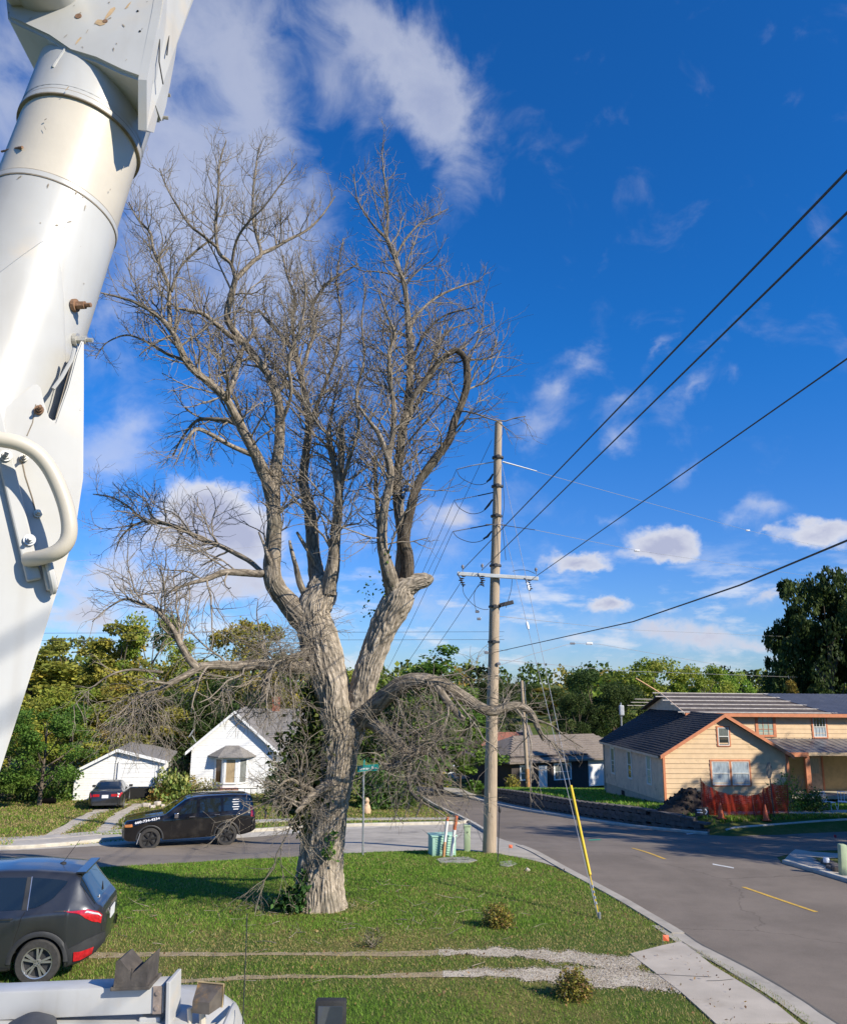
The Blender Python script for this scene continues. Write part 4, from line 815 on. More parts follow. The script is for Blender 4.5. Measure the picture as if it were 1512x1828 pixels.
leafy('gold', 985, 1228, 40, 245, 'small yellowing far tree behind the guy wires', GM)
leafy('dark', 1058, 1198, 58, 96, 'large dark green tree above the grey-roofed house', GM)
leafy('dark', 1034, 1240, 36, 90, 'lower dark tree touching the grey roof', GM)
leafy('dark', 1110, 1225, 50, 92, 'dark shaded tree left of the yellow house roof', GM)
leafy('fresh', 1170, 1184, 66, 100, 'sunlit green tree rising behind the roof battens', GM)
leafy('fresh', 1262, 1196, 48, 104, 'rounded sunlit tree behind the middle of the batten roof', GM)
leafy('fresh', 1310, 1204, 36, 108, 'smaller sunlit tree right of the rounded one', GM)
leafy('pale', 1090, 1240, 30, 110, 'pale tree gap-filling behind the dark ones', GM)
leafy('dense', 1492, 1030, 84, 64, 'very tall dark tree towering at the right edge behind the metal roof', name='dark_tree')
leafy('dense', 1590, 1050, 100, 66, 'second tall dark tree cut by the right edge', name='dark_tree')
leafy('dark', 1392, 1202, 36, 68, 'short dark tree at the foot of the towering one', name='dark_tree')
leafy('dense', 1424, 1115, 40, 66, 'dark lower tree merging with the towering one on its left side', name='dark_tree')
leafy('gold', 1414, 1215, 20, 62, 'small yellow-leaved tree showing over the metal roof ridge', name='young_tree')
# trees beyond the right edge, whose shade lies on the crossing
for (x, Y, h, w, k) in ((24, 26.5, 12.5, 4.0, 'dark'), (29, 28, 13, 4.2, 'deep'), (33.5, 30.5, 14.5, 4.6, 'dark'), (39, 32, 16, 5, 'deep'), (22, 21.5, 9, 3, 'dark'), (28, 22, 12, 3.8, 'deep')):
    r = thing('shade_tree', (x, Y, gzf(x, Y)), 'tall leafy tree across the side street casting its shade on the crossing', 'tree', 'shade trees right of the crossing', random.uniform(0, 6))
    for nm, me in zip(('crown', 'trunk'), _arch[k]):
        o = bpy.data.objects.new(nm, me); COL.objects.link(o); o.parent = r; s = w/.36 if nm == 'crown' else h; o.scale = (s, s, h)
# the wooded skyline, one mass
rngF = np.random.default_rng(5); Cs = []; T_ = []
for i in range(150):
    Y = rngF.uniform(235, 420); x = rngF.uniform(-.9, .95)*Y; h = rngF.uniform(11, 17); z0 = gzf(x, Y); n = 190; d = rngF.normal(size=(n, 3)); d /= np.linalg.norm(d, axis=1)[:, None]
    Cs.append(np.array([x, Y, z0+h*.55])+d*rngF.uniform(.4, 1, (n, 1))**.5*np.array([h*.42, h*.42, h*.5])); T_.append(np.repeat(np.array([GREENS[('dark', 'deep', 'fresh', 'olive')[i % 4]][rngF.integers(0, 4)]])*.9, n, 0))
C = np.concatenate(Cs); v, f = leaf_arrays(C, 1.7, rngF, up=.5, aspect=.9); tag(mesh_np('far_wood', v, f, m_leaf_far, col=np.repeat(np.concatenate(T_)*rngF.uniform(.7, 1.3, (len(C), 1)), 4, 0)), 'dark wooded skyline beyond the valley', kind='stuff')

def bush(name, label, cat, loc, w, h, n, leaf, cols, seed, group=None, stems=14, droop=0.0, up=.5, dome=True):
    rng = np.random.default_rng(seed); r = thing(name, loc, label, cat, group)
    d = rng.normal(size=(n, 3)); d /= np.linalg.norm(d, axis=1)[:, None]; d[:, 2] = np.abs(d[:, 2]) if dome else d[:, 2]
    lump = 1+.55*fbm(d*1.9+seed*3.1, 3)[:, None]; C = d*lump*(rng.uniform(.1, 1, (n, 1))**.5)*np.array([w/2, w/2, h]); C[:, 2] += .03
    v, f = leaf_arrays(C, leaf, rng, up=up, aspect=.55, droop=droop); tag(mesh_np('leaves', v, f, m_leaf, r, col=tints(n, cols, rng, .35)), kind='stuff')
    Pp, Rr = grow_batch(np.zeros((stems, 3))+rng.normal(size=(stems, 3))*[w*.08, w*.08, .0], rng.normal(size=(stems, 3))*[.8, .8, .3]+[0, 0, 1], np.full(stems, h*1.1), np.full(stems, max(.006, h*.012)), 6, rng, .22, np.full(stems, .2)); v, f = tube_batch(Pp, Rr, 4)
    tag(mesh_np('stems', v, f, m_twig, r, col=np.ones((len(v), 3))), kind='stuff'); return r
GB = [(.26, .26, .04), (.34, .30, .05), (.19, .20, .035), (.38, .26, .06), (.15, .16, .03), (.26, .15, .06)]
bush('lawn_bush', 'small round yellow-green bush on the lawn below the guy wire', 'bush', G(889, 1656), .66, .46, 2300, .05, GB, 1, 'small bushes on the lawn', up=.9)
bush('lawn_bush', 'small yellow-green bush nearer the camera, beside the gravel rut', 'bush', G(1024, 1783), .60, .40, 2300, .046, GB, 2, 'small bushes on the lawn', up=.9)
# planting round the houses
bush('flower_bed', 'tall grassy plants and orange blooms before the white house', 'shrub', G(306, 1428), 2.6, 1.6, 1500, .26, [(.20, .25, .05), (.13, .18, .035), (.30, .29, .08)], 3, up=0, droop=-1.2)
bush('flower_bed', 'low brownish-orange plants at the corner of the garage drive', 'shrub', G(285, 1430), 1.6, .8, 700, .14, [(.46, .25, .05), (.40, .27, .08), (.30, .26, .06)], 4, up=.2, droop=-.8)
bush('flower_bed', 'straggly pale flowering plants under the bay window', 'shrub', G(362, 1424), 2.4, 1.1, 900, .15, [(.28, .28, .10), (.38, .33, .17), (.18, .22, .05)], 5, up=0, droop=-1)
bush('flower_bed', 'golden bush at the left corner of the white house', 'shrub', G(336, 1422), 1.5, 1.3, 800, .16, [(.48, .34, .06), (.40, .30, .06), (.22, .25, .05)], 6, up=.2)
bush('evergreen_shrub', 'upright bright green shrub behind the street sign, left of the pair', 'shrub', (P(668, 1400, 51).x, 51, gzf(-3.3, 51)), 2.2, 2.6, 2600, .22, [(.06, .12, .02), (.09, .16, .03), (.04, .08, .015)], 7, up=0, droop=-1.6)
bush('evergreen_shrub', 'wider bright green shrub behind the street sign, at the road', 'shrub', (P(705, 1400, 52).x, 52, gzf(-2, 52)), 2.6, 2.2, 2800, .22, [(.08, .16, .025), (.12, .2, .03), (.05, .1, .018)], 8, up=0, droop=-1.6)
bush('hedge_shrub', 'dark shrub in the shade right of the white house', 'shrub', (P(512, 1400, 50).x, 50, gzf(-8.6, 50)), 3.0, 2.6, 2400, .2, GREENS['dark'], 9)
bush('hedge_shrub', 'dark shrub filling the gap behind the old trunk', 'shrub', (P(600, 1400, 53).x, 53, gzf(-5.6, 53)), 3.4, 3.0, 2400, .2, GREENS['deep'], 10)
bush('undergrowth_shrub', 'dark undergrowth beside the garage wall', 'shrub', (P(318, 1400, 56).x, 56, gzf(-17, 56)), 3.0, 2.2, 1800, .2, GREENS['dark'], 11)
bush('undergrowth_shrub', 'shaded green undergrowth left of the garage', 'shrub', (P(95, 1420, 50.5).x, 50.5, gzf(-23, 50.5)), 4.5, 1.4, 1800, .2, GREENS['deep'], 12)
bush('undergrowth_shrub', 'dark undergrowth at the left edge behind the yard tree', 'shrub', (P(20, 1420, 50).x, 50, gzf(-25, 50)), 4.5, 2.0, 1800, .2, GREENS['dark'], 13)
bush('roadside_shrub', 'scrubby bush by the white pickup under the conical tree', 'shrub', (P(775, 1390, 80).x, 80, gzf(1.2, 80)), 3.2, 1.7, 1200, .26, GREENS['olive'], 14)
bush('roadside_shrub', 'dry leafy bush before the red-roofed house', 'shrub', (P(915, 1385, 74).x, 74, gzf(8, 74)), 1.5, 1.1, 700, .16, GREENS['olive'], 15)
bush('porch_shrub', 'light green climbing shrub at the right corner of the yellow gable', 'shrub', (17.9, 40.3, gzf(17.9, 40.3)), 1.6, 1.7, 900, .14, GREENS['fresh'], 16, up=.2)
bush('porch_shrub', 'dark green shrub beside the white chair at the porch', 'shrub', (19.1, 40.4, gzf(19.1, 40.4)), 1.6, 1.1, 900, .14, GREENS['deep'], 17)
# ------------------------------------------------------------------ houses
def wall_frame(o, ux):                  # local frame: u along the wall, v up, n out of the wall
    ux = Vector(ux).normalized(); n = Vector((ux.y, -ux.x, 0)); return Vector(o), ux, Vector((0, 0, 1)), n
def clip_poly_band(poly, v0, v1):
    def clip(p, f):
        out = []
        for i in range(len(p)):
            a, b = p[i], p[(i+1) % len(p)]; fa, fb = f(a), f(b)
            if fa >= 0: out.append(a)
            if (fa >= 0) != (fb >= 0): t = fa/(fa-fb); out.append((a[0]+(b[0]-a[0])*t, a[1]+(b[1]-a[1])*t))
        return out
    p = clip(poly, lambda q: q[1]-v0); 
    return clip(p, lambda q: v1-q[1]) if len(p) > 2 else []
def siding(parent, fr, poly, mat, pitch=.19, lap=.022, name='siding_board', joined=False, stuff_from=999):
    """overlapping boards clipped to the outline poly (u,v); each a part unless joined"""
    o, u, v, n = fr; vmin = min(p[1] for p in poly); vmax = max(p[1] for p in poly); k = 0; v0 = vmin; mbj = MB()
    while v0 < vmax-1e-3:
        b = clip_poly_band(poly, v0, min(v0+pitch, vmax))
        if len(b) > 2:
            mb = mbj if joined else MB(); hi = min(v0+pitch, vmax); jit = random.uniform(-.003, .003)
            f = lambda q: o+u*q[0]+v*q[1]+n*(.004+jit+lap*(1-(q[1]-v0)/(hi-v0+1e-6)))
            fr_ = [f(q) for q in b]; bk = [o+u*q[0]+v*q[1]-n*.02 for q in b]; m = len(b)
            mb.add(fr_+bk, [tuple(range(m))]+[(i, m+i, m+(i+1) % m, (i+1) % m) for i in range(m)])
            if not joined: mb.build(name, mat, parent)
        v0 += pitch; k += 1
    if joined: tag(mbj.build(name, mat, parent), kind='stuff')
def window(parent, fr, u0, v0, w, h, m_tr, m_fr, gl, sash=True, mull=(0, 0), trim=.10, curtain=None, label=None):
    """trim, frame, sashes and panes; returns the window part (its pieces are sub-parts)"""
    o, u, v, n = fr
    def bx(mb, a, b, c, d, d0, d1): mb.prism([o+u*a+v*c+n*d0, o+u*b+v*c+n*d0, o+u*b+v*d+n*d0, o+u*a+v*d+n*d0], n*(d1-d0))
    t = MB(); e = trim
    bx(t, u0-e, u0, v0-e*.6, v0+h+e, .0, .05); bx(t, u0+w, u0+w+e, v0-e*.6, v0+h+e, .0, .05); bx(t, u0, u0+w, v0+h, v0+h+e, .0, .052); bx(t, u0, u0+w, v0-e*.6, v0, .0, .065)
    win = t.build('window', m_tr, parent, label=label)
    f = MB(); s = .05
    bx(f, u0, u0+s, v0, v0+h, .02, .045); bx(f, u0+w-s, u0+w, v0, v0+h, .02, .045); bx(f, u0+s, u0+w-s, v0+h-s, v0+h, .02, .045); bx(f, u0+s, u0+w-s, v0, v0+s, .02, .045)
    if sash: bx(f, u0+s, u0+w-s, v0+h*.5-.025, v0+h*.5+.025, .02, .05)
    for i in range(mull[0]): x = u0+w*(i+1)/(mull[0]+1); bx(f, x-.012, x+.012, v0+s, v0+h-s, .022, .042)
    for i in range(mull[1]): y = v0+h*(i+1)/(mull[1]+1); bx(f, u0+s, u0+w-s, y-.012, y+.012, .022, .043)
    f.build('frame', m_fr, win)
    for (a, b) in ((0, .5), (.5, 1)) if sash else ((0, 1),):
        p = MB(); bx(p, u0+s, u0+w-s, v0+s+(h-2*s)*a, v0+s+(h-2*s)*b, .008, .024 if a == 0 else .028); p.build('pane', gl if not isinstance(gl, tuple) else gl[0 if a == 0 else 1], win)
    return win
def M_pane(name, col, gloss=.12):       # glass with a pale curtain or blind close behind
    m = M(name, col, gloss, .25, 5, spec=.6, stretch=(6, 6, .6)); return m
m_yel = M('yellow_siding_paint', (.76, .55, .335), .75, .07, 2.5, .1, 40, dirt=(.40, .29, .15), dirt_amt=.15, dirt_scale=1.2)
m_greysid = M('bare_grey_siding', (.66, .51, .37), .85, .12, 2.5, .15, 40, dirt=(.27, .22, .16), dirt_amt=.3, dirt_scale=1.2)
m_coral = M('coral_trim_paint', (.62, .235, .115), .65, .1, 5, .1, 40)
m_cream_fr = M('white_window_paint', (.68, .67, .62), .6, .06, 8)
m_shing = M('black_shingles', (.028, .028, .032), .9, .35, 14, .5, 90, dirt=(.06, .058, .058), dirt_amt=.4, dirt_scale=6)
m_felt = M('roof_felt', (.072, .058, .055), .9, .25, 2, .2, 30, dirt=(.14, .12, .11), dirt_amt=.4, dirt_scale=1.5)
m_batten = M('raw_batten_wood', (.58, .53, .47), .8, .2, 6, .1, 30)
m_tin = M('metal_roof_sheet', (.20, .21, .24), .38, .12, 1.5, metal=.55, dirt=(.3, .28, .26), dirt_amt=.3)
m_found = M('painted_foundation', (.42, .37, .29), .9, .12, 4, .4, 30)
m_pane_dark = M_glass('dark_pane', (.03, .035, .04), .06); m_pane_blue = M_pane('curtained_pane', (.40, .47, .52)); m_pane_green = M_pane('green_curtain_pane', (.36, .46, .40)); m_pane_mid = M_pane('dim_pane', (.17, .19, .18))
m_door = M('weathered_door', (.55, .40, .27), .7, .15, 5)
def shingle_rows(parent, o, ux, vx, w, h, mat, row=.16, pitch=.30, th=.018, name='shingles', clip=None, taper=None, wav=0.0):
    """overlapping courses of separate shingles on a slope, joined into one part"""
    o, ux, vx = Vector(o), Vector(ux).normalized(), Vector(vx).normalized(); n = ux.cross(vx); mb = MB(); r = 0; y = 0
    while y < h-1e-3:
        y1 = min(y+row*1.15, h+.02); a0, a1 = (0, w) if taper is None else taper(min(1, (y+row*.5)/h)); x = a0-(pitch*.5 if r % 2 else 0)
        while x < a1:
            xa, xb = max(a0, x+.006), min(a1, x+pitch-.006)
            if xb-xa > .03:
                d = th+random.uniform(0, .010); dip = wav*math.sin(x*.9+1)*math.sin(y*1.3)
                q = [o+ux*xa+vx*y+n*(d+dip), o+ux*xb+vx*y+n*(d+dip), o+ux*xb+vx*y1+n*(.004+dip), o+ux*xa+vx*y1+n*(.004+dip)]; b = [o+ux*xa+vx*y+n*(-.005+dip), o+ux*xb+vx*y+n*(-.005+dip)]
                mb.add(q+b, [(0, 1, 2, 3), (4, 5, 1, 0), (5, 2, 1), (4, 0, 3)])
            x += pitch
        y += row; r += 1
    return tag(mb.build(name, mat, parent, fixn=False), kind='stuff')

# ---- the yellow house: corner at A, front gable facing us, long side running back
A0 = G(1189, 1437); A = Vector((A0.x, A0.y, gzf(A0.x, A0.y)))
ang = math.radians(5.0)
FXv = Vector((math.cos(ang), math.sin(ang), 0)); BK = Vector((-math.sin(ang), math.cos(ang), 0))
yh = thing('yellow_house', A, 'yellow clapboard house with coral trim and a half-stripped roof', 'house', rotz=ang)
Wf, Dp, Ev, Rg = 6.85, 10.2, 2.58, 4.58     # front width, depth, eave height, ridge height
zb = -1.0                                   # foundations go down the slope at the back
mb = MB(); mb.prism([(0.02, .02, zb), (Wf-.02, .02, zb), (Wf-.02, .02, Ev), (Wf/2, .02, Rg-.05), (.02, .02, Ev)], (0, Dp-.04, 0)); mb.build('wall', m_found, yh)
ff = wall_frame((0, 0, 0), (1, 0, 0)); sf = wall_frame((0, Dp, 0), (0, -1, 0))
siding(yh, ff, [(0, .05), (Wf, .05), (Wf, Ev), (Wf/2, Rg-.06), (0, Ev)], m_yel, .255)
siding(yh, sf, [(0, -.12), (Dp, .12), (Dp, Ev), (0, Ev)], m_greysid, .255)
mb = MB(); mb.box((-.03, -.03, Ev/2-.05), (.12, .12, Ev+.1)); mb.build('corner_board', m_coral, yh)
mb = MB(); mb.box((Wf+.03, -.03, Ev/2), (.13, .12, Ev)); mb.build('corner_board', m_coral, yh)
mb = MB(); mb.box((-.03, Dp-.02, Ev/2-.3), (.10, .10, Ev+.6)); mb.build('corner_board', m_found, yh)
# gable roof: two slopes with rake boards
ov = .32; sl = (Rg-Ev)/(Wf/2); e = .30
for s, name in ((-1, 'roof'), (1, 'roof')):
    xe = -e if s < 0 else Wf+e; ze = Ev-sl*e; mb = MB()
    mb.prism([(xe, -ov, ze), (Wf/2, -ov, Rg), (Wf/2, -ov, Rg+.09), (xe, -ov, ze+.09)], (0, Dp+ov+.1, 0)); rf = mb.build('roof', m_shing, yh)
    L = math.hypot(Wf/2+e, Rg-ze)
    if s < 0: shingle_rows(yh, (xe-.02, Dp+.1, ze+.09), (0, -1, 0), (Wf/2+e, 0, Rg-ze), Dp+ov+.1, L, m_shing, .20, .28, .022, wav=.03)
    d = Vector((Wf/2-xe, 0, Rg-ze)); mb = MB(); mb.prism([(xe, -ov-.03, ze-.06), (Wf/2, -ov-.03, Rg-.06), (Wf/2, -ov-.03, Rg+.13), (xe, -ov-.03, ze+.13)], (0, .05, 0)); mb.build('rake_board', m_coral, yh)
mb = MB(); mb.box((-e+.01, Dp/2, Ev-sl*e-.0), (.04, Dp, .13)); mb.build('eave_board', m_greysid, yh)
window(yh, ff, 2.62, .98, .98, 1.22, m_coral, m_cream_fr, m_pane_blue, trim=.09); window(yh, ff, 3.72, .98, .98, 1.22, m_coral, m_cream_fr, m_pane_blue, trim=.09)
window(yh, ff, Wf/2-.34, 3.02, .62, .95, m_coral, m_cream_fr, (m_pane_dark, m_pane_mid), trim=.07)
for (uu, gl) in ((1.45, m_pane_mid), (4.55, (m_pane_dark, m_pane_mid)), (7.7, m_pane_green)): window(yh, sf, uu, .62+uu*.02, .62, 1.55, m_cream_fr, m_cream_fr, gl, trim=.08)
for (uu, w) in ((3.2, .45), (7.0, .55)):
    mb = MB(); mb.box((-.022, Dp-uu-w/2, -.32), (.03, w, .3)); mb.build('crawl_vent', m_dark, yh)
# two-storey main block set back to the right
bx0, by0, bw, bd, eh, rh = 3.3, 4.2, 14.3, 6.5, 4.62, 5.62
mb = MB(); mb.prism([(bx0, by0, zb), (bx0, by0+bd, zb), (bx0, by0+bd, eh), (bx0, by0+bd/2, rh-.06), (bx0, by0, eh)], (bw, 0, 0)); mb.build('wall', m_greysid, yh)
mf = wall_frame((bx0, by0, 0), (1, 0, 0)); siding(yh, mf, [(.0, 2.4), (bw, 2.4), (bw, eh), (.0, eh)], m_yel, .255)
lf = wall_frame((bx0, by0+bd, 0), (0, -1, 0)); siding(yh, lf, [(0, 3.0), (bd, 3.0), (bd, eh), (bd/2, rh-.1), (0, eh)], m_greysid, .255)
xl = bx0-.35; xr = bx0+bw+.3; ye = by0-.4; sl2 = (rh-eh)/(bd/2); zee = eh-sl2*.4
mb = MB(); mb.prism([(xl, ye, zee), (xl, by0+bd/2, rh), (xl, by0+bd/2, rh+.07), (xl, ye, zee+.07)], (xr-xl, 0, 0)); mb.build('roof', m_felt, yh, label='roof slope stripped to dark felt')
mb = MB(); mb.prism([(xl, by0+bd+.4, zee), (xl, by0+bd/2, rh), (xl, by0+bd/2, rh+.07), (xl, by0+bd+.4, zee+.07)], (xr-xl, 0, 0)); mb.build('roof', m_felt, yh, label='back roof slope')
nrm = Vector((0, -sl2, 1)).normalized(); sdir = Vector((0, bd/2+.4, rh-zee)); xm = bx0+7.6
for i in range(6):
    t = (i+.12)/5.35; c = Vector((0, ye, zee+.075))+sdir*t; xa = xl-random.uniform(.3, 1.3) if i > 2 else xl-random.uniform(.0, .5); xb = xm-1.2+(1-t)*2.6+random.uniform(-.3, .3)
    mb = MB(); q = [c+Vector((xa, 0, 0)), c+Vector((xb, 0, 0)), c+Vector((xb, 0, 0))+sdir.normalized()*.09, c+Vector((xa, 0, 0))+sdir.normalized()*.09]; mb.prism(q, nrm*.03); mb.build('batten', m_batten, yh)
for i in range(3):                       # batten ends sticking out past the far slope
    t = .2+i*.2; c = Vector((0, by0+bd+.4, zee+.08))+Vector((0, -(bd/2+.4), rh-zee))*t; mb = MB(); mb.box((xl-.45, c.y, c.z), (1.5, .1, .03)); mb.build('batten', m_batten, yh)
mb = MB(); mb.tube([(xl-.1, by0+bd/2, rh+.1), (xl-1.5, by0+bd/2+.2, rh+.95)], .05, 4); mb.build('loose_board', M('fresh_board', (.55, .33, .17), .8, .15, 8), yh)
# metal sheets on the right part of the roof, edge cut on the slant
def metal(parent, quad, n, name='metal_panel', mat=m_tin, rib=.022):
    """corrugated panels between bottom edge a-b and top edge d-c"""
    a, b, c, d = map(Vector, quad); nn = (b-a).cross(d-a).normalized()
    for i in range(n):
        p = [a.lerp(b, i/n), a.lerp(b, (i+1)/n), d.lerp(c, (i+1)/n), d.lerp(c, i/n)]; mb = MB(); K = 3
        for k in range(K):
            s, e_ = k/K, (k+1)/K; q = [p[0].lerp(p[1], s), p[0].lerp(p[1], s+.22/K), p[0].lerp(p[1], e_)]; q2 = [p[3].lerp(p[2], s), p[3].lerp(p[2], s+.22/K), p[3].lerp(p[2], e_)]
            mb.add([q[0]+nn*.005, q[0].lerp(q[1], .5)+nn*(rib+.005), q[1]+nn*.005, q[2]+nn*.005, q2[0]+nn*.005, q2[0].lerp(q2[1], .5)+nn*(rib+.005), q2[1]+nn*.005, q2[2]+nn*.005], [(0, 1, 5, 4), (1, 2, 6, 5), (2, 3, 7, 6)])
        mb.build(name, mat, parent, fixn=False)
lo = Vector((0, ye-.03, zee+.085)); hi = Vector((0, by0+bd/2, rh+.085))
metal(yh, [lo+Vector((xm+1.3, 0, 0)), lo+Vector((xr, 0, 0)), hi+Vector((xr, 0, 0)), hi+Vector((xm-1.3, 0, 0))], 10)
mb = MB(); mb.box(((xl+xr)/2, ye-.02, zee-.02), (xr-xl, .05, .20)); mb.build('eave_board', m_coral, yh)
for sx in (-.0,):
    d2 = MB(); d2.prism([(xl-.02, ye, zee-.02), (xl-.02, by0+bd/2, rh-.02), (xl-.02, by0+bd/2, rh+.1), (xl-.02, ye, zee+.1)], (-.04, 0, 0)); d2.build('rake_board', m_greysid, yh)
window(yh, mf, 4.25, 3.28, 1.02, 1.12, m_coral, m_coral, m_pane_green, sash=False, mull=(2, 2), trim=.13)
window(yh, mf, 7.75, 3.2, .8, 1.2, m_coral, m_cream_fr, (m_pane_blue, m_pane_dark), mull=(3, 0), trim=.1)
window(yh, mf, 11.2, 3.2, .8, 1.2, m_coral, m_cream_fr, (m_pane_blue, m_pane_dark), trim=.1)
# porch: tin roof, fascia, posts, door
py0 = by0-2.3; pz1, pz0 = 3.05, 2.42; px0, px1 = Wf-.7, xr
metal(yh, [(px0, py0, pz0+.06), (px1, py0, pz0+.06), (px1, by0, pz1+.06), (px0-1.2, by0, pz1+.06)], 9)
mb = MB(); mb.prism([(px0, py0, pz0-.02), (px0, by0, pz1-.02), (px0, by0, pz1+.05), (px0, py0, pz0+.05)], (px1-px0, 0, 0)); mb.build('porch_ceiling', m_felt, yh)
mb = MB(); mb.box((px0+1.55, py0-.02, pz0-.03), (3.1, .06, .24)); mb.build('porch_fascia', m_coral, yh)
mb = MB(); mb.box(((px0+3.1+px1)/2, py0+.01, pz0-.0), (px1-px0-3.1, .06, .18)); mb.build('porch_fascia', m_yel, yh, label='yellow stretch of porch fascia')
for xx in (Wf+.3, Wf+2.35, Wf+5.6, Wf+8.6):
    mb = MB(); mb.box((xx, py0+.12, (pz0-.1)/2+.02), (.30, .2, pz0-.1), taper=.86); mb.build('porch_post', m_coral, yh)
mb = MB(); mb.box(((Wf+px1)/2, (py0+by0)/2+.1, .06), (px1-Wf, by0-py0+.2, .16)); mb.build('porch_floor', m_found, yh)
pf = wall_frame((0, by0-.0, 0), (1, 0, 0)); siding(yh, pf, [(Wf, .1), (px1-.3, .1), (px1-.3, 2.9), (Wf, 2.9)], M('porch_panel_paint', (.55, .40, .19), .8, .1, 3), .85, lap=.006, name='porch_panel')
mb = MB(); mb.box((Wf+4.0, by0-.05, 1.12), (.92, .06, 2.0)); dr = mb.build('door', m_door, yh)
mb = MB(); mb.box((Wf+4.0, by0-.085, 1.55), (.6, .02, .85)); mb.build('pane', M_pane('lace_pane', (.45, .42, .33)), dr)
mb = MB(); [mb.box((Wf+4.0+sx*.52, by0-.06, 1.15), (.11, .09, 2.1)) for sx in (-1, 1)]; mb.build('door_trim', m_coral, yh)

# ---- the white house
H0 = Vector((P(337, 1416, 53.5).x, 53.5, gzf(-15.5, 53.5)))
wa = math.radians(8.0); wh = thing('white_house', H0, 'small white gabled house with a bay window and grey shingle roof', 'house', rotz=wa)
Ww, We, Wr, Wd = 5.25, 2.85, 5.15, 9.5
m_grshing = M('grey_shingles', (.22, .205, .19), .9, .18, 10, .5, 60, dirt=(.15, .14, .13), dirt_amt=.4, dirt_scale=2)
mb = MB(); mb.prism([(.02, .02, -.8), (Ww-.02, .02, -.8), (Ww-.02, .02, We), (Ww/2, .02, Wr-.05), (.02, .02, We)], (0, Wd, 0)); mb.build('wall', m_wall_white, wh)
wf = wall_frame((0, 0, 0), (1, 0, 0)); siding(wh, wf, [(0, -.1), (Ww, -.1), (Ww, We), (Ww/2, Wr-.06), (0, We)], m_wall_white, .15, .014)
sl3 = (Wr-We)/(Ww/2)
for s in (-1, 1):
    xe = -.35 if s < 0 else Ww+.35; ze = We-sl3*.35; mb = MB(); mb.prism([(xe, -.35, ze), (Ww/2, -.35, Wr), (Ww/2, -.35, Wr+.1), (xe, -.35, ze+.1)], (0, Wd+.5, 0)); mb.build('roof', m_grshing, wh)
    mb = MB(); mb.prism([(xe, -.38, ze-.08), (Ww/2, -.38, Wr-.08), (Ww/2, -.38, Wr+.13), (xe, -.38, ze+.13)], (0, .04, 0)); mb.build('rake_board', m_wall_white, wh)
    mb = MB(); mb.box((xe+.0, Wd/2-.1, ze+.03), (.05, Wd, .16)); mb.build('gutter', m_wall_white, wh)
# cross wing to the right with a broad grey slope
mb = MB(); mb.prism([(Ww-.5, 2.2, -.8), (Ww-.5, 8.6, -.8), (Ww-.5, 8.6, 2.5), (Ww-.5, 5.4, Wr-.05), (Ww-.5, 2.2, 2.5)], (5.2, 0, 0)); mb.build('wall', m_wall_white, wh)
for yy in (1.7, 9.1):
    mb = MB(); mb.prism([(Ww/2+.3, yy, 2.3), (Ww/2+.3, 5.4, Wr), (Ww/2+.3, 5.4, Wr+.09), (Ww/2+.3, yy, 2.39)], (7.4, 0, 0)); mb.build('roof', m_grshing, wh)
L4 = math.hypot(3.7, Wr-2.35); shingle_rows(wh, (Ww/2+.3, 1.7, 2.39), (1, 0, 0), (0, 3.7, Wr-2.3), 7.4, L4, m_grshing, .22, .5, .02)
mb = MB(); mb.box((5.1, 5.4, Wr+.35), (.55, .5, 1.0)); mb.box((5.1, 5.4, Wr+.88), (.66, .6, .1)); mb.build('chimney', M('red_brick_chimney', (.30, .105, .06), .9, .25, 12, .3, 40), wh)
mb = MB(); mb.box((-.55, 3.4, We+.75), (.04, .7, .55), rot=Matrix.Rotation(.5, 3, 'Y')); mb.tube([(-.5, 3.4, We+.6), (-.2, 3.4, We+.15)], .025, 6); mb.build('satellite_dish', M('dish_grey', (.42, .44, .45), .5), wh)
# bay window: three lights, hipped roof
bay = [(1.52, 0), (2.16, -.44), (3.04, -.44), (3.68, 0)]
mb = MB(); mb.prism([(x, y, .02) for x, y in bay], (0, 0, 2.4)); bw_ = mb.build('bay', m_wall_white, wh)
cent = Vector(((1.62+3.38)/2, .0, 2.95)); top = [(2.2, -.06, 3.05), (3.0, -.06, 3.05)]; ev = [(1.0, .02, 2.4), (1.8, -.82, 2.4), (3.4, -.82, 2.4), (4.2, .02, 2.4)]
mb = MB(); mb.add([Vector(p) for p in ev]+[Vector(p) for p in top]+[Vector((p[0], p[1], p[2]-.07)) for p in ev], [(0, 1, 4), (1, 2, 5, 4), (2, 3, 5), (6, 7, 1, 0), (7, 8, 2, 1), (8, 9, 3, 2), (9, 8, 7, 6)]); mb.build('bay_roof', m_grshing, wh)
m_bay = [M_pane('bay_pane_brown', (.13, .07, .04)), M_pane('bay_pane_curtain', (.44, .33, .20)), M_pane('bay_pane_grey', (.20, .21, .20))]
for i in range(3):
    a, b = Vector((*bay[i], 0)), Vector((*bay[i+1], 0)); L = (b-a).length; fr = wall_frame(a, b-a); window(wh, fr, .11, .72, L-.22, 1.52, m_wall_white, m_wall_white, m_bay[i], sash=False, trim=.09)
mb = MB(); mb.box((2.5, -.32, .22), (1.3, .5, .45)); mb.build('planter', M('red_flower_box', (.38, .2, .15), .8, .4, 20), wh)
mb = MB(); mb.tube([(x, -.9, .45) for x in (1.2, 2.0, 3.2, 4.4)], .025, 6); [mb.tube([(x, -.9, -.4), (x, -.9, .45)], .02, 6) for x in np.arange(1.2, 4.5, .4)]; mb.build('railing', M('dark_iron', (.05, .05, .05), .6), wh)

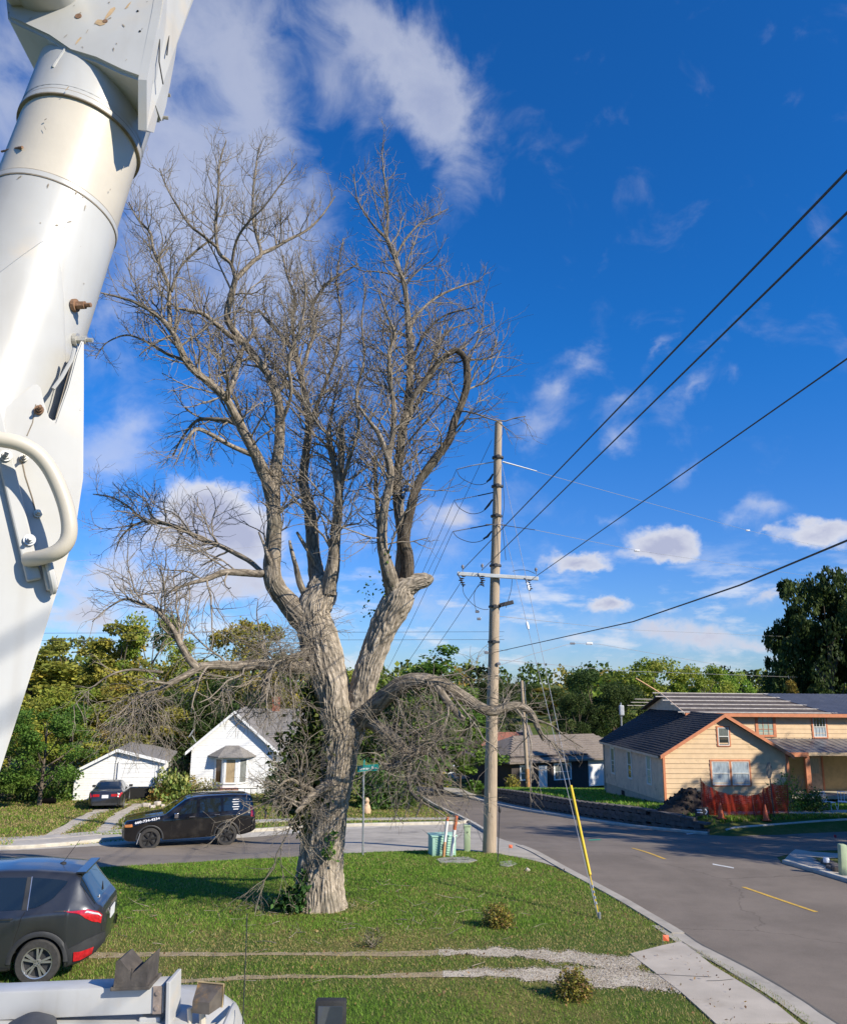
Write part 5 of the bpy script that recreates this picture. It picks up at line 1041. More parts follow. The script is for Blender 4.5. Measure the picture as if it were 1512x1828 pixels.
# ---- the garage
g0 = Vector((P(129, 1432, 50).x, 50, gzf(-21.5, 50))); ga = math.radians(12); gar = thing('garage', g0, 'white clapboard garage with its roller door half raised', 'garage', rotz=ga)
Gw, Gx, Gd, Ge, Gr = 5.0, 2.55, 6.4, 2.36, 2.86
o_ = [(0, -.5), (Gw, -.5), (Gw, Ge-.12), (2.35, Gr), (0, 1.62)]
mb = MB(); mb.prism([(u, .03, v) for u, v in o_], (0, Gd-.06, 0)); mb.build('wall', m_wall_white, gar)
gf = wall_frame((0, 0, 0), (1, 0, 0)); siding(gar, gf, [(0, .0), (2.35, .0), (2.35, Gr-.05), (0, 1.58)], m_wall_white, .14, .012); siding(gar, gf, [(2.35, 2.12), (Gw, 2.12), (Gw, Ge-.16), (2.35, Gr-.05)], m_wall_white, .14, .012)
gs = wall_frame((Gw, 0, 0), (0, 1, 0)); siding(gar, gs, [(0, -.1), (Gd, -.1), (Gd, Ge-.2), (0, Ge-.2)], m_wall_white, .14, .012)
for (xa, za, xb, zb2) in ((-.25, 1.52, 2.35, Gr+.03), (2.35, Gr+.03, Gw+.35, Ge-.22)):
    mb = MB(); mb.prism([(xa, -.28, za), (xb, -.28, zb2), (xb, -.28, zb2+.09), (xa, -.28, za+.09)], (0, Gd+.5, 0)); mb.build('roof', m_grshing, gar)
    mb = MB(); mb.prism([(xa, -.31, za-.07), (xb, -.31, zb2-.07), (xb, -.31, zb2+.11), (xa, -.31, za+.11)], (0, .035, 0)); mb.build('rake_board', m_wall_white, gar)
d4 = Vector((2.35-Gw-.35, 0, Gr+.03-Ge+.22)); shingle_rows(gar, (Gw+.37, -.28, Ge-.12), (0, 1, 0), d4, Gd+.5, d4.length, m_grshing, .2, .45, .018)
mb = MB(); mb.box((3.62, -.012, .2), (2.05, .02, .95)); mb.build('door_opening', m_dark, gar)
for k in range(5):
    mb = MB(); mb.bbox((3.62, -.03, .86+k*.27), (2.08, .05, .262), .012); mb.build('door_panel', m_wall_white, gar)
mb = MB(); mb.box((2.52, -.04, .82), (.12, .09, 2.6)); mb.box((4.72, -.04, .82), (.12, .09, 2.6)); mb.box((3.62, -.042, 2.16), (2.3, .09, .12)); mb.build('door_frame', m_wall_white, gar)
mb = MB(); mb.box((Gw-.04, -.04, .95), (.14, .1, 2.7)); mb.build('corner_board', m_wall_white, gar)
mb = MB(); mb.tube([(2.45, -.04, 2.9), (2.3, -.06, 2.2), (2.28, -.05, .8)], .012, 5); mb.build('cable', m_black_rubber, gar)
# bin and stair rail in the shade beside it
bn = thing('dustbin', Vector((P(291, 1425, 52.5).x, 52.5, gzf(-17, 52.5))), 'dark wheeled bin in the shade beside the garage', 'bin'); mb = MB(); mb.box((0, 0, .5), (.6, .6, 1.0), taper=1.15); mb.build('body', M('dark_blue_plastic', (.02, .025, .04), .5), bn); mb = MB(); mb.bbox((0, 0, 1.04), (.74, .76, .08), .03); mb.build('lid', m_black_rubber, bn)

# ---- grey ranch house and the red-roofed house down the street
rb = Vector((P(992, 1408, 78).x, 78, gzf(12.5, 78))); ra = math.radians(28); rh_ = thing('ranch_house', rb, 'dark brick ranch house with a worn grey-brown roof and open carport', 'house', rotz=ra)
m_dbrick = M('dark_brick', (.055, .045, .042), .9, .25, 12, .3, 40); m_brshing = M('brown_shingles', (.23, .19, .155), .9, .18, 8, .4, 50, dirt=(.12, .10, .085), dirt_amt=.5, dirt_scale=.9)
def hip(parent, x0, x1, y0, y1, z0, z1, r, mat, name='roof', left_hip=True, right_hip=True):
    ym = (y0+y1)/2; a = x0+(r if left_hip else 0); b = x1-(r if right_hip else 0); mb = MB()
    mb.add([(x0, y0, z0), (x1, y0, z0), (x1, y1, z0), (x0, y1, z0), (a, ym, z1), (b, ym, z1), (x0, y0, z0-.14), (x1, y0, z0-.14), (x1, y1, z0-.14), (x0, y1, z0-.14)], [(0, 1, 5, 4), (1, 2, 5), (2, 3, 4, 5), (3, 0, 4), (6, 7, 1, 0), (7, 8, 2, 1), (8, 9, 3, 2), (9, 6, 0, 3), (9, 8, 7, 6)]); return mb.build(name, mat, parent)
mb = MB(); mb.box((-.5, 4, 1.3), (9.0, 8.0, 3.4)); mb.build('wall', m_dbrick, rh_); hip(rh_, -5.6, 11.5, -.6, 8.6, 2.55, 4.55, 3.6, m_brshing)
shingle_rows(rh_, (-5.6, -.6, 2.55), (1, 0, 0), (0, 4.6, 2.0), 17.1, math.hypot(4.6, 2.0), m_brshing, .45, .9, .03, taper=lambda t: (3.6*t, 17.1-3.6*t))
rf_ = wall_frame((-5.0, 0, 0), (1, 0, 0))
window(rh_, rf_, 1.0, .9, .9, 1.2, m_wall_white, m_wall_white, m_pane_mid); window(rh_, rf_, 4.9, .75, 1.9, 1.4, m_wall_white, m_wall_white, m_pane_mid, mull=(2, 0))
mb = MB(); mb.box((-1.5, -.04, 1.05), (.95, .08, 2.1)); mb.build('door', m_wall_white, rh_); mb = MB(); mb.box((5.2, 1.0, 1.25), (2.4, 2.0, 2.6)); mb.build('wall', m_wall_white, rh_, label='white panelled stretch of wall')
mb = MB(); mb.box((8.6, 3.5, 1.2), (.15, 6, 2.4)); mb.box((9.2, 6.5, 1.2), (4.4, .15, 2.4)); mb.build('carport_wall', M('pale_blue_wall', (.45, .5, .56), .7), rh_)
for x in (7.0, 9.1, 11.2): mb = MB(); mb.box((x, -.25, 1.2), (.14, .14, 2.45)); mb.build('carport_post', m_wall_white, rh_)
mb = MB(); mb.box((9.1, -.62, 2.44), (5.0, .06, .2)); mb.build('fascia', m_wall_white, rh_)
qb = Vector((P(880, 1398, 88).x, 88, gzf(8, 88))); rr_ = thing('red_roofed_house', qb, 'low white house with a red-brown roof beyond the utility pole', 'house', rotz=math.radians(14))
mb = MB(); mb.box((3.2, 4, 1.2), (9.5, 7, 3.2)); mb.build('wall', m_wall_white, rr_); m_rshing = M('red_shingles', (.27, .105, .07), .9, .15, 6, .3, 30); hip(rr_, -2.2, 8.6, 0, 8, 2.6, 4.9, 3.2, m_rshing)
qf = wall_frame((-1.5, .5, 0), (1, 0, 0)); window(rr_, qf, 6.9, .8, 1.3, 1.3, m_wall_white, m_wall_white, m_pane_mid, mull=(1, 1)); window(rr_, qf, 1.2, .8, 1.0, 1.2, m_wall_white, m_wall_white, m_pane_mid)
mb = MB(); mb.box((3.2, .44, 1.2), (2.4, .08, 2.4)); mb.build('porch_shade_panel', m_dark, rr_)  # flat dark panel on the wall, painted in place of porch shade
# ------------------------------------------------------------------ vehicles
def M_paint(name, col, metal=.5, rough=.32):
    m, nt, b = base_mat(name); tc = NN(nt, 'ShaderNodeTexCoord'); n = NN(nt, 'ShaderNodeTexNoise'); n.inputs['Scale'].default_value = 2.5; n.inputs['Detail'].default_value = 5; LK(nt, tc.outputs['Object'], n.inputs['Vector'])
    c = MIX(nt, MATH(nt, 'MULTIPLY', SMOOTH(nt, n.outputs[0], .45, .8), .12), col, (.25, .22, .18)); LK(nt, c, b.inputs['Base Color'])
    b.inputs['Metallic'].default_value = metal; b.inputs['Roughness'].default_value = rough; b.inputs['Coat Weight'].default_value = .8; b.inputs['Coat Roughness'].default_value = .06; return m
m_trim = M('black_plastic', (.03, .031, .033), .6, .15, 10); m_alloy = M('alloy', (.55, .55, .56), .3, .06, 10, metal=.8); m_black_alloy = M('black_alloy', (.02, .02, .02), .25, .1, 10, spec=.6)
m_tyre = M('tyre_rubber', (.04, .038, .036), .85, .2, 20); m_red = M('red_lens', (.45, .012, .02), .12, .25, 22, coat=1); m_clear = M('clear_lens', (.55, .55, .55), .1, .2, 14, coat=1); m_amber = M('amber_lens', (.6, .22, .04), .15, .2, 14, coat=1)
m_plate = M('number_plate', (.72, .73, .74), .5, .1, 40); m_cglass = M_glass('car_glass', (.012, .017, .018), .03); m_chrome = M('chrome', (.6, .6, .62), .15, .03, metal=1.0)
def ip(pts):
    a = np.array(pts, float); return lambda x: np.interp(x, a[:, 0], a[:, 1])
class Car:
    def __init__(s, sp):
        s.sp = sp; s.top, s.belt, s.low, s.w, s.wr = (ip(sp[k]) for k in ('top', 'belt', 'low', 'w', 'wr')); s.L = sp['L']; s.ax = sp['axles']; s.ra = sp['arch']; s.zr = sp['wheel']
    def zlow(s, x):
        z = float(s.low(x))
        for a in s.ax:
            d = abs(x-a)
            if d < s.ra: z = max(z, s.zr+math.sqrt(s.ra**2-d*d))
        return z
    def sec(s, x):
        zl, zb, zt, w, wr = s.zlow(x), float(s.belt(x)), float(s.top(x)), float(s.w(x)), float(s.wr(x)); zt = max(zt, zb+.015); g = zt-zb; zl = min(zl, zb-.08); wr = min(wr, w*.95)
        m = zl+.5*(zb-zl)
        return [(w*.93, zl), (w*.985, zl+min(.07, (zb-zl)*.25)), (w, max(m, zl+.09*0)), (w*.99, zb-.13*(zb-zl)), (w*.955, zb), (wr+(w*.955-wr)*.16, zb+g*.84), (wr*.93, zb+g*.965), (wr*.5, zt), (0, zt+.008)]
    SUB = 4
    def ring(s, x):
        P_ = [np.array(p) for p in s.sec(x)]; out = []
        for i in range(len(P_)-1):
            p0, p1, p2, p3 = P_[max(i-1, 0)], P_[i], P_[i+1], P_[min(i+2, len(P_)-1)]
            for j in range(s.SUB):
                t = j/s.SUB; q = .5*((2*p1)+(-p0+p2)*t+(2*p0-5*p1+4*p2-p3)*t*t+(-p0+3*p1-3*p2+p3)*t**3); out.append(.45*q+.55*(p1*(1-t)+p2*t) if 3 <= i <= 5 else q)
        out.append(P_[-1]); return out
    def pt(s, x, u, off=0.0):           # u: 0..8 along the section
        i = min(int(u), 7); t = u-i; P_ = [np.array(p) for p in s.sec(x)]; p0, p1, p2, p3 = P_[max(i-1, 0)], P_[i], P_[i+1], P_[min(i+2, 8)]
        q = .5*((2*p1)+(-p0+p2)*t+(2*p0-5*p1+4*p2-p3)*t*t+(-p0+3*p1-3*p2+p3)*t**3); q = .45*q+.55*(p1*(1-t)+p2*t) if 3 <= i <= 5 else q
        return Vector((x, -q[0], q[1]))
    def npt(s, x, u, off, sy=1):
        e = .01; a = s.pt(x, u); dx = s.pt(x+e, u)-s.pt(x-e, u); du = s.pt(x, min(7.99, u+e))-s.pt(x, max(0, u-e)); n = dx.cross(du)
        if n.length < 1e-9: n = Vector((0, -1, 0))
        n.normalize()
        if n.y > 0 and u < 6.5: n = -n
        if u >= 6.5 and n.z < 0: n = -n
        p = a+n*off; p.y *= sy; return p
    def body(s, parent, mat):
        xs = sorted(set(list(np.linspace(-s.L/2, s.L/2, 70))+[a+s.ra*k for a in s.ax for k in np.cos(np.linspace(0, math.pi, 17))]+list(s.L/2-np.array([.01, .03, .06, .1]))+list(-s.L/2+np.array([.01, .03, .06, .1])))); R = [s.ring(x) for x in xs]; m = len(R[0]); V, F = [], []
        for x, r in zip(xs, R): V += [(x, -p[0], p[1]) for p in r]+[(x, p[0], p[1]) for p in r[::-1][1:]]
        n = 2*m-1
        for i in range(len(xs)-1): F += [(i*n+j, i*n+j+1, (i+1)*n+j+1, (i+1)*n+j) for j in range(n-1)]
        F += [tuple(range(n)), tuple(range((len(xs)-1)*n, len(xs)*n))]
        mb = MB(); mb.add(V, F); b = mb.build('body', mat, parent, smooth=True)
        u = MB(); u.box((0, 0, s.zr+.1), (s.L*.86, float(s.w(0))*1.4, .30)); [u.box((a, 0, s.zr+s.ra*.5), (s.ra*1.98, float(s.w(a))*1.3, s.ra*.96)) for a in s.ax]; u.build('underbody', m_trim, parent); return b
    def patch(s, name, mat, parent, outline, off=.006, sides=(1, -1), nx=10, nu=5):
        """outline: lower curve and upper curve as lists of (x, u)"""
        lo, hi = outline; lo, hi = np.array(lo, float), np.array(hi, float); o = None
        for sy in sides:
            mb = MB(); V = []
            for i in range(nx+1):
                t = i/nx; a = np.array([np.interp(t, np.linspace(0, 1, len(lo)), lo[:, k]) for k in (0, 1)]); b = np.array([np.interp(t, np.linspace(0, 1, len(hi)), hi[:, k]) for k in (0, 1)])
                for j in range(nu+1): q = a+(b-a)*j/nu; V.append(s.npt(q[0], q[1], off, sy))
            F = [(i*(nu+1)+j, (i+1)*(nu+1)+j, (i+1)*(nu+1)+j+1, i*(nu+1)+j+1) for i in range(nx) for j in range(nu)]; mb.add(V, F); o = mb.build(name, mat, parent, smooth=True)
        return o
    def across(s, name, mat, parent, x0, x1, u0=5.2, off=.006, nx=6):   # glass across the roof slope, both sides joined
        mb = MB(); V = []; us = list(np.linspace(u0, 7.98, 9)); m = len(us)*2-1
        for i in range(nx+1):
            x = x0+(x1-x0)*i/nx; V += [s.npt(x, u, off, 1) for u in us]+[s.npt(x, u, off, -1) for u in us[::-1][1:]]
        mb.add(V, [(i*m+j, (i+1)*m+j, (i+1)*m+j+1, i*m+j+1) for i in range(nx) for j in range(m-1)]); return mb.build(name, mat, parent, smooth=True)
def wheel(parent, x, y, r, w, side, rim_mat, spokes, style='pair', rim=.68):
    mb = MB(); rr = r*rim; sgn = -1 if side < 0 else 1
    prof = [(rr, -w/2), (r*.93, -w/2), (r*.985, -w*.40), (r, -w*.25), (r, w*.25), (r*.985, w*.40), (r*.93, w/2), (rr, w/2), (rr*.97, 0)]
    mb.lathe(prof, (0, 0, 0), 40, 'y', caps=False); wh_ = mb.build('wheel', m_tyre, parent, smooth=True); wh_.location = (x, y, r)
    rm = MB(); yo = sgn*w*.42; rm.lathe([(rr*1.0, yo), (rr*.99, yo+sgn*.012), (rr*.92, yo+sgn*.008), (rr*.90, yo-sgn*.05), (rr*.90, -yo)], (0, 0, 0), 36, 'y', caps=False); rm.lathe([(.001, yo+sgn*.004), (rr*.22, yo+sgn*.006), (rr*.24, yo-sgn*.04)], (0, 0, 0), 18, 'y', caps=False)
    for k in range(spokes):
        a = 2*math.pi*k/spokes+.2
        for da in ((-.17, .17) if style == 'pair' else (0,)):
            c, s_ = math.cos(a+da), math.sin(a+da); d = Vector((c, 0, s_)); t = Vector((-s_, 0, c)); c2, s2 = math.cos(a+da*.45), math.sin(a+da*.45); d0 = Vector((c2, 0, s2)); hw = rr*(.055 if style == 'pair' else .10); yy = Vector((0, yo, 0)); p0, p1 = d0*rr*.16+yy, d*rr*.93+yy
            q = [p0-t*hw, p1-t*hw*1.25, p1+t*hw*1.25, p0+t*hw]; rm.prism(q, (0, -sgn*.035, 0))
    rm.build('rim', rim_mat, wh_, smooth=False); dk = MB(); dk.lathe([(.001, yo-sgn*.055), (rr*.9, yo-sgn*.055)], (0, 0, 0), 24, 'y', caps=False); dk.build('brake_disc', m_trim, wh_)
    nt_ = MB(); [nt_.lathe([(.001, yo+sgn*.012), (rr*.035, yo+sgn*.010), (rr*.04, yo)], (rr*.13*math.cos(k*1.2566), 0, rr*.13*math.sin(k*1.2566)), 8, 'y', caps=False) for k in range(5)]; nt_.build('wheel_nuts', m_trim, wh_)
    return wh_
def arch_band(parent, car, mat, wd=.065, name='arch_trim'):
    for a in car.ax:
        for sy in (1, -1):
            mb = MB(); V = []; k = 22
            for i in range(k+1):
                t = math.pi*i/k; 
                for (rad, off) in ((car.ra-.012, .012), (car.ra+wd*.5, .020), (car.ra+wd, .004)):
                    x = a+rad*math.cos(t); z = max(car.zr+rad*math.sin(t), float(car.low(x))-.02); w = float(car.w(x)); V.append((x, -(w*.992+off)*sy, z))
            mb.add(V, [(i*3+j, (i+1)*3+j, (i+1)*3+j+1, i*3+j+1) for i in range(k) for j in range(2)]); mb.build(name, mat, parent, smooth=True)
def text_mesh(body, size, mat, parent, M4, name='lettering', extrude=.002, bold=0.0):
    cu = bpy.data.curves.new('t', 'FONT'); cu.body = body; cu.size = size; cu.extrude = extrude; cu.offset = bold; cu.align_x = 'CENTER'; cu.align_y = 'CENTER'
    o = bpy.data.objects.new('t', cu); COL.objects.link(o); dg = bpy.context.evaluated_depsgraph_get(); me = bpy.data.meshes.new_from_object(o.evaluated_get(dg)); bpy.data.objects.remove(o)
    me.transform(M4); me.materials.clear(); me.materials.append(mat); r = bpy.data.objects.new(name, me); COL.objects.link(r); r.parent = parent; return r
def frameM(o, x, y):
    x, y = Vector(x).normalized(), Vector(y).normalized(); z = x.cross(y); return Matrix(((x.x, y.x, z.x, o[0]), (x.y, y.y, z.y, o[1]), (x.z, y.z, z.z, o[2]), (0, 0, 0, 1)))
def handles(parent, car, xs, mat, u=3.35):
    for x in xs:
        for sy in (1, -1):
            p = car.npt(x, u, .03, sy); mb = MB(); mb.bbox(p, (.21, .03, .035), .012); mb.build('door_handle', mat, parent)
def seams(parent, car, segs):
    for (x0, u0, x1, u1) in segs:
        for sy in (1, -1):
            mb = MB(); V = []
            for i in range(9):
                t = i/8; x, u = x0+(x1-x0)*t, u0+(u1-u0)*t; V += [car.npt(x-.005, u, .0025, sy), car.npt(x+.005, u, .0025, sy)]
            mb.add(V, [(2*i, 2*i+1, 2*i+3, 2*i+2) for i in range(8)]); mb.build('door_seam', m_dark, parent)

# ---- the grey crossover beside the truck
m_grey_paint = M_paint('grey_metallic_paint', (.052, .056, .064), .55, .30)
es = Car(dict(L=4.52, wheel=.345, arch=.405, axles=(-1.36, 1.33),
  top=[(-2.26, .70), (-2.18, .88), (-2.0, .96), (-1.5, 1.04), (-1.1, 1.10), (-.95, 1.13), (-.55, 1.40), (-.22, 1.58), (.1, 1.652), (.6, 1.675), (1.1, 1.66), (1.55, 1.615), (1.74, 1.585), (1.80, 1.55), (1.93, 1.36), (2.06, 1.18), (2.10, 1.13), (2.19, 1.07), (2.235, .98), (2.26, .84)],
  belt=[(-2.26, .66), (-2.1, .82), (-1.6, .94), (-1.0, 1.0), (0, 1.03), (1.0, 1.085), (1.7, 1.13), (2.0, 1.10), (2.15, 1.02), (2.22, .92), (2.26, .80)],
  low=[(-2.26, .42), (-2.1, .26), (-1.8, .22), (1.7, .24), (1.95, .30), (2.15, .40), (2.26, .52)],
  w=[(-2.26, .50), (-2.2, .64), (-2.05, .80), (-1.75, .89), (-1.36, .918), (-.7, .905), (.6, .905), (1.0, .912), (1.33, .93), (1.7, .905), (1.95, .845), (2.1, .76), (2.2, .65), (2.26, .50)],
  wr=[(-2.26, .40), (-2, .68), (-1, .76), (-.3, .62), (.3, .61), (1.2, .585), (1.75, .56), (1.95, .60), (2.1, .66), (2.2, .58), (2.26, .45)]))
e0 = G(65, 1755); ea = math.radians(10.5); ex, ey = e0.x-1.33*math.cos(ea)-.80*math.sin(ea), e0.y-1.33*math.sin(ea)+.80*math.cos(ea)
esc = thing('parked_crossover', (ex, ey, gzf(ex, ey)), 'dark grey crossover car parked at the left edge on the driveway', 'car', rotz=ea)
es.body(esc, m_grey_paint); arch_band(esc, es, m_trim)
es.across('rear_window', m_cglass, esc, 1.815, 2.085, 4.9); es.across('windscreen', m_cglass, esc, -.90, -.26, 5.6)
es.patch('side_window', m_cglass, esc, ([(.55, 4.12), (1.0, 4.10)], [(.50, 5.0), (.98, 4.98)])); es.patch('side_window', m_cglass, esc, ([(1.10, 4.12), (1.22, 4.12), (1.45, 4.35), (1.60, 4.75)], [(1.06, 4.98), (1.25, 4.96), (1.48, 4.93), (1.62, 4.88)])); es.patch('side_window', m_cglass, esc, ([(-.42, 4.12), (.42, 4.12)], [(-.10, 5.0), (.38, 5.0)]))
es.patch('window_trim', m_trim, esc, ([(.44, 4.08), (.54, 4.08)], [(.40, 5.02), (.49, 5.02)])); es.patch('window_trim', m_trim, esc, ([(1.01, 4.08), (1.09, 4.08)], [(.985, 5.0), (1.05, 5.0)]))
es.patch('window_trim', m_alloy, esc, ([(1.09, 4.06), (1.104, 4.06)], [(1.05, 5.02), (1.064, 5.02)], ), .009)
es.patch('tail_light', m_red, esc, ([(1.66, 3.55), (1.86, 3.30), (1.98, 2.80), (2.10, 2.62), (2.195, 2.62)], [(1.66, 3.62), (1.86, 3.72), (2.0, 3.82), (2.12, 3.9), (2.20, 3.95)]), .012)
es.patch('light_insert', m_clear, esc, ([(1.96, 3.30), (2.18, 3.32)], [(1.98, 3.58), (2.19, 3.62)]), .018); es.patch('light_surround', m_trim, esc, ([(1.50, 3.62), (1.70, 3.28)], [(1.50, 3.70), (1.70, 3.74)]), .009)
es.patch('rear_reflector', m_red, esc, ([(1.86, .95), (2.10, .72)], [(1.86, 1.42), (2.12, 1.25)]), .03); es.patch('bumper_cladding', m_trim, esc, ([(1.74, .02), (2.0, .02), (2.255, .05)], [(1.72, 1.55), (2.0, 1.75), (2.255, 1.9)]), .014); es.patch('sill_cladding', m_trim, esc, ([(-.92, .02), (.90, .02)], [(-.92, .9), (.90, .9)]), .010)
handles(esc, es, (.78, -.28), m_grey_paint); seams(esc, es, [(1.06, 4.02, 1.0, 2.2), (1.0, 2.2, .93, 1.2), (-.02, 4.0, -.05, .6), (1.80, 5.1, 2.10, 4.3), (2.185, 4.0, 2.215, 2.0)])
mb = MB(); mb.box((2.262, 0, .86), (.012, .34, .17)); mb.build('number_plate', m_plate, esc); mb = MB(); mb.bbox((1.80, 0, 1.592), (.16, 1.10, .03), .012); mb.build('spoiler', m_grey_paint, esc)
mb = MB(); mb.lathe([(.055, 0), (.05, .02), (.012, .035)], (1.38, 0, 1.632), 12); mb.tube([(1.38, 0, 1.66), (1.62, 0, 2.02)], .0045, 5); mb.build('aerial', m_black_rubber, esc); mb = MB(); mb.tube([(2.07, .02, 1.20), (2.0, .30, 1.26)], .012, 5); mb.build('rear_wiper', m_black_rubber, esc)
mb = MB(); mb.lathe([(.035, 0), (.035, .004)], (2.085, -.34, 1.16), 14, 'x'); mb.build('sticker', m_plate, esc)
mb = MB(); mb.bbox((-.55, -1.0, 1.08), (.16, .2, .14), .04); mb.build('wing_mirror', m_grey_paint, esc)
for a in es.ax:
    for sy in (-1, 1): wheel(esc, a, sy*.80, .345, .225, sy, m_alloy, 5)

# ---- the black SUV across the street
m_black_paint = M_paint('black_paint', (.006, .006, .007), .1, .12)
ta = Car(dict(L=5.13, wheel=.415, arch=.475, axles=(-1.56, 1.40),
  top=[(-2.565, .80), (-2.53, 1.02), (-2.45, 1.09), (-1.8, 1.19), (-1.2, 1.25), (-1.02, 1.28), (-.6, 1.58), (-.28, 1.80), (0, 1.88), (.5, 1.92), (1.6, 1.935), (2.2, 1.90), (2.36, 1.84), (2.45, 1.55), (2.50, 1.25), (2.53, 1.0), (2.565, .9)],
  belt=[(-2.565, .76), (-2.5, .98), (-1.5, 1.14), (-1, 1.20), (0, 1.24), (1.5, 1.26), (2.3, 1.26), (2.5, 1.15), (2.565, .85)],
  low=[(-2.565, .50), (-2.4, .36), (-2.0, .34), (2.0, .38), (2.4, .46), (2.565, .55)],
  w=[(-2.565, .72), (-2.5, .86), (-2.3, .96), (-1.56, 1.005), (0, 1.0), (1.4, 1.005), (2.2, .98), (2.45, .94), (2.565, .86)],
  wr=[(-2.565, .6), (-2.3, .80), (-1, .84), (-.3, .72), (.3, .72), (2.2, .70), (2.4, .72), (2.5, .8), (2.565, .7)]))
t1, t2 = G(273, 1516), G(402, 1507); mid = (t1+t2)/2; tang = math.radians(21)
tx, ty = mid.x-.9*math.sin(tang)*1.0, mid.y+.9*math.cos(tang); tah = thing('black_suv', (tx, ty, gzf(tx, ty)+.0), 'large black SUV with white phone number parked along the far kerb', 'car', rotz=tang)
ta.body(tah, m_black_paint); arch_band(tah, ta, m_trim, .05)
ta.patch('side_window', m_cglass, tah, ([(-.62, 4.12), (.18, 4.12)], [(-.22, 4.96), (.16, 4.98)])); ta.patch('side_window', m_cglass, tah, ([(.30, 4.12), (1.12, 4.12)], [(.28, 4.98), (1.10, 4.98)])); ta.patch('side_window', m_cglass, tah, ([(1.24, 4.12), (2.26, 4.2)], [(1.22, 4.98), (2.24, 4.95)]))
ta.across('windscreen', m_cglass, tah, -.98, -.32, 5.3); ta.across('rear_window', m_cglass, tah, 2.37, 2.50, 5.2)
ta.patch('tail_light', m_red, tah, ([(2.34, 2.75), (2.53, 2.75)], [(2.34, 4.35), (2.50, 4.3)]), .014); ta.patch('headlight', m_amber, tah, ([(-2.50, 2.8), (-2.22, 2.8)], [(-2.50, 3.75), (-2.24, 3.6)]), .012); ta.patch('running_board', m_trim, tah, ([(-1.0, .0), (.9, .0)], [(-1.0, .55), (.9, .55)]), .06)
handles(tah, ta, (.0, .98), m_chrome); seams(tah, ta, [(-.72, 4.0, -.78, .7), (.24, 4.05, .24, .7), (1.18, 4.05, 1.02, .9)])
mb = MB(); mb.bbox((-.62, -1.10, 1.27), (.16, .22, .2), .05); mb.build('wing_mirror', m_chrome, tah); mb = MB(); mb.bbox((-.62, 1.10, 1.27), (.16, .22, .2), .05); mb.build('wing_mirror', m_black_paint, tah)
mb = MB(); [mb.tube([(-.0, sy*.66, 1.95), (.8, sy*.65, 1.985), (2.1, sy*.63, 1.97)], .02, 6) for sy in (-1, 1)]; mb.build('roof_rails', m_black_paint, tah)
mb = MB(); mb.box((-2.50, 0, .60), (.14, 1.7, .22)); mb.build('bumper', m_trim, tah); mb = MB(); mb.box((-1.97, -.985, .46), (.03, .05, .42), rot=Matrix.Rotation(.25, 3, 'Y')); mb.build('mud_flap', m_galv, tah)
m_letter = M('white_vinyl', (.82, .82, .82), .5, .03)
pA, pB = ta.npt(-2.15, 3.72, .012), ta.npt(-1.22, 3.72, .012); xd = (pB-pA).normalized(); yd = (ta.npt(-1.7, 3.9, .012)-ta.npt(-1.7, 3.5, .012)); yd = (yd-xd*yd.dot(xd)).normalized()
text_mesh('660-734-4234', .165, m_letter, tah, frameM((pA+pB)/2+xd.cross(yd)*.012, xd, yd), bold=.0035)
for r_, ww in enumerate((.24, .30, .22, .28, .2)):
    p = ta.npt(1.72, 4.82-r_*.15, .012); mb = MB(); mb.box(p, (ww, .004, .032)); mb.build('window_decal', m_letter, tah)
for a in ta.ax:
    for sy in (-1, 1): wheel(tah, a, sy*.86, .415, .28, sy, m_black_alloy, 6, 'one', .70)

# ---- dark sedan by the garage
sedan_spec = dict(L=4.85, wheel=.33, arch=.385, axles=(-1.45, 1.36),
  top=[(-2.42, .60), (-2.3, .74), (-1.6, .92), (-1.05, .99), (-.4, 1.30), (.0, 1.42), (.5, 1.46), (1.0, 1.42), (1.5, 1.25), (1.85, 1.10), (2.25, 1.06), (2.36, 1.02), (2.42, .80)],
  belt=[(-2.42, .56), (-2.2, .72), (-1, .90), (1, .96), (1.9, 1.0), (2.3, .98), (2.42, .74)],
  low=[(-2.42, .32), (-2, .2), (1.9, .22), (2.3, .30), (2.42, .36)],
  w=[(-2.42, .55), (-2.2, .80), (-1.5, .92), (1.4, .93), (2.0, .90), (2.3, .82), (2.42, .72)], wr=[(-2.42, .5), (-1.2, .76), (-.3, .60), (.8, .58), (1.5, .62), (1.9, .74), (2.42, .6)])
sd_ = Car(sedan_spec); q = G(186, 1447); sa = math.radians(-76); hd = Vector((-math.cos(sa), -math.sin(sa), 0)); c0 = q+hd*2.3; sed = thing('sedan', (c0.x, c0.y, gzf(c0.x, c0.y)), 'dark grey sedan seen from behind, parked before the garage', 'car', rotz=sa)
sd_.body(sed, M_paint('charcoal_paint', (.03, .031, .036), .4, .3)); sd_.across('rear_window', m_cglass, sed, 1.08, 1.80, 5.4); sd_.across('windscreen', m_cglass, sed, -1.0, -.1, 5.4)
sd_.patch('side_window', m_cglass, sed, ([(-.75, 4.12), (.25, 4.12)], [(-.15, 4.95), (.22, 4.96)])); sd_.patch('side_window', m_cglass, sed, ([(.32, 4.12), (1.35, 4.15)], [(.30, 4.96), (1.05, 4.92)]))
sd_.patch('tail_light', m_red, sed, ([(2.12, 3.0), (2.30, 2.9), (2.41, 2.9)], [(2.12, 3.95), (2.30, 4.0), (2.40, 4.3)]), .014)
mb = MB(); [mb.box((2.425, sy*.47, .86), (.02, .34, .13)) for sy in (-1, 1)]; mb.build('tail_light', m_red, sed)
mb = MB(); mb.box((2.43, 0, .80), (.02, .34, .17)); mb.build('number_plate', m_plate, sed); mb = MB(); mb.box((2.43, 0, .40), (.03, 1.3, .12)); mb.build('bumper_trim', m_trim, sed)
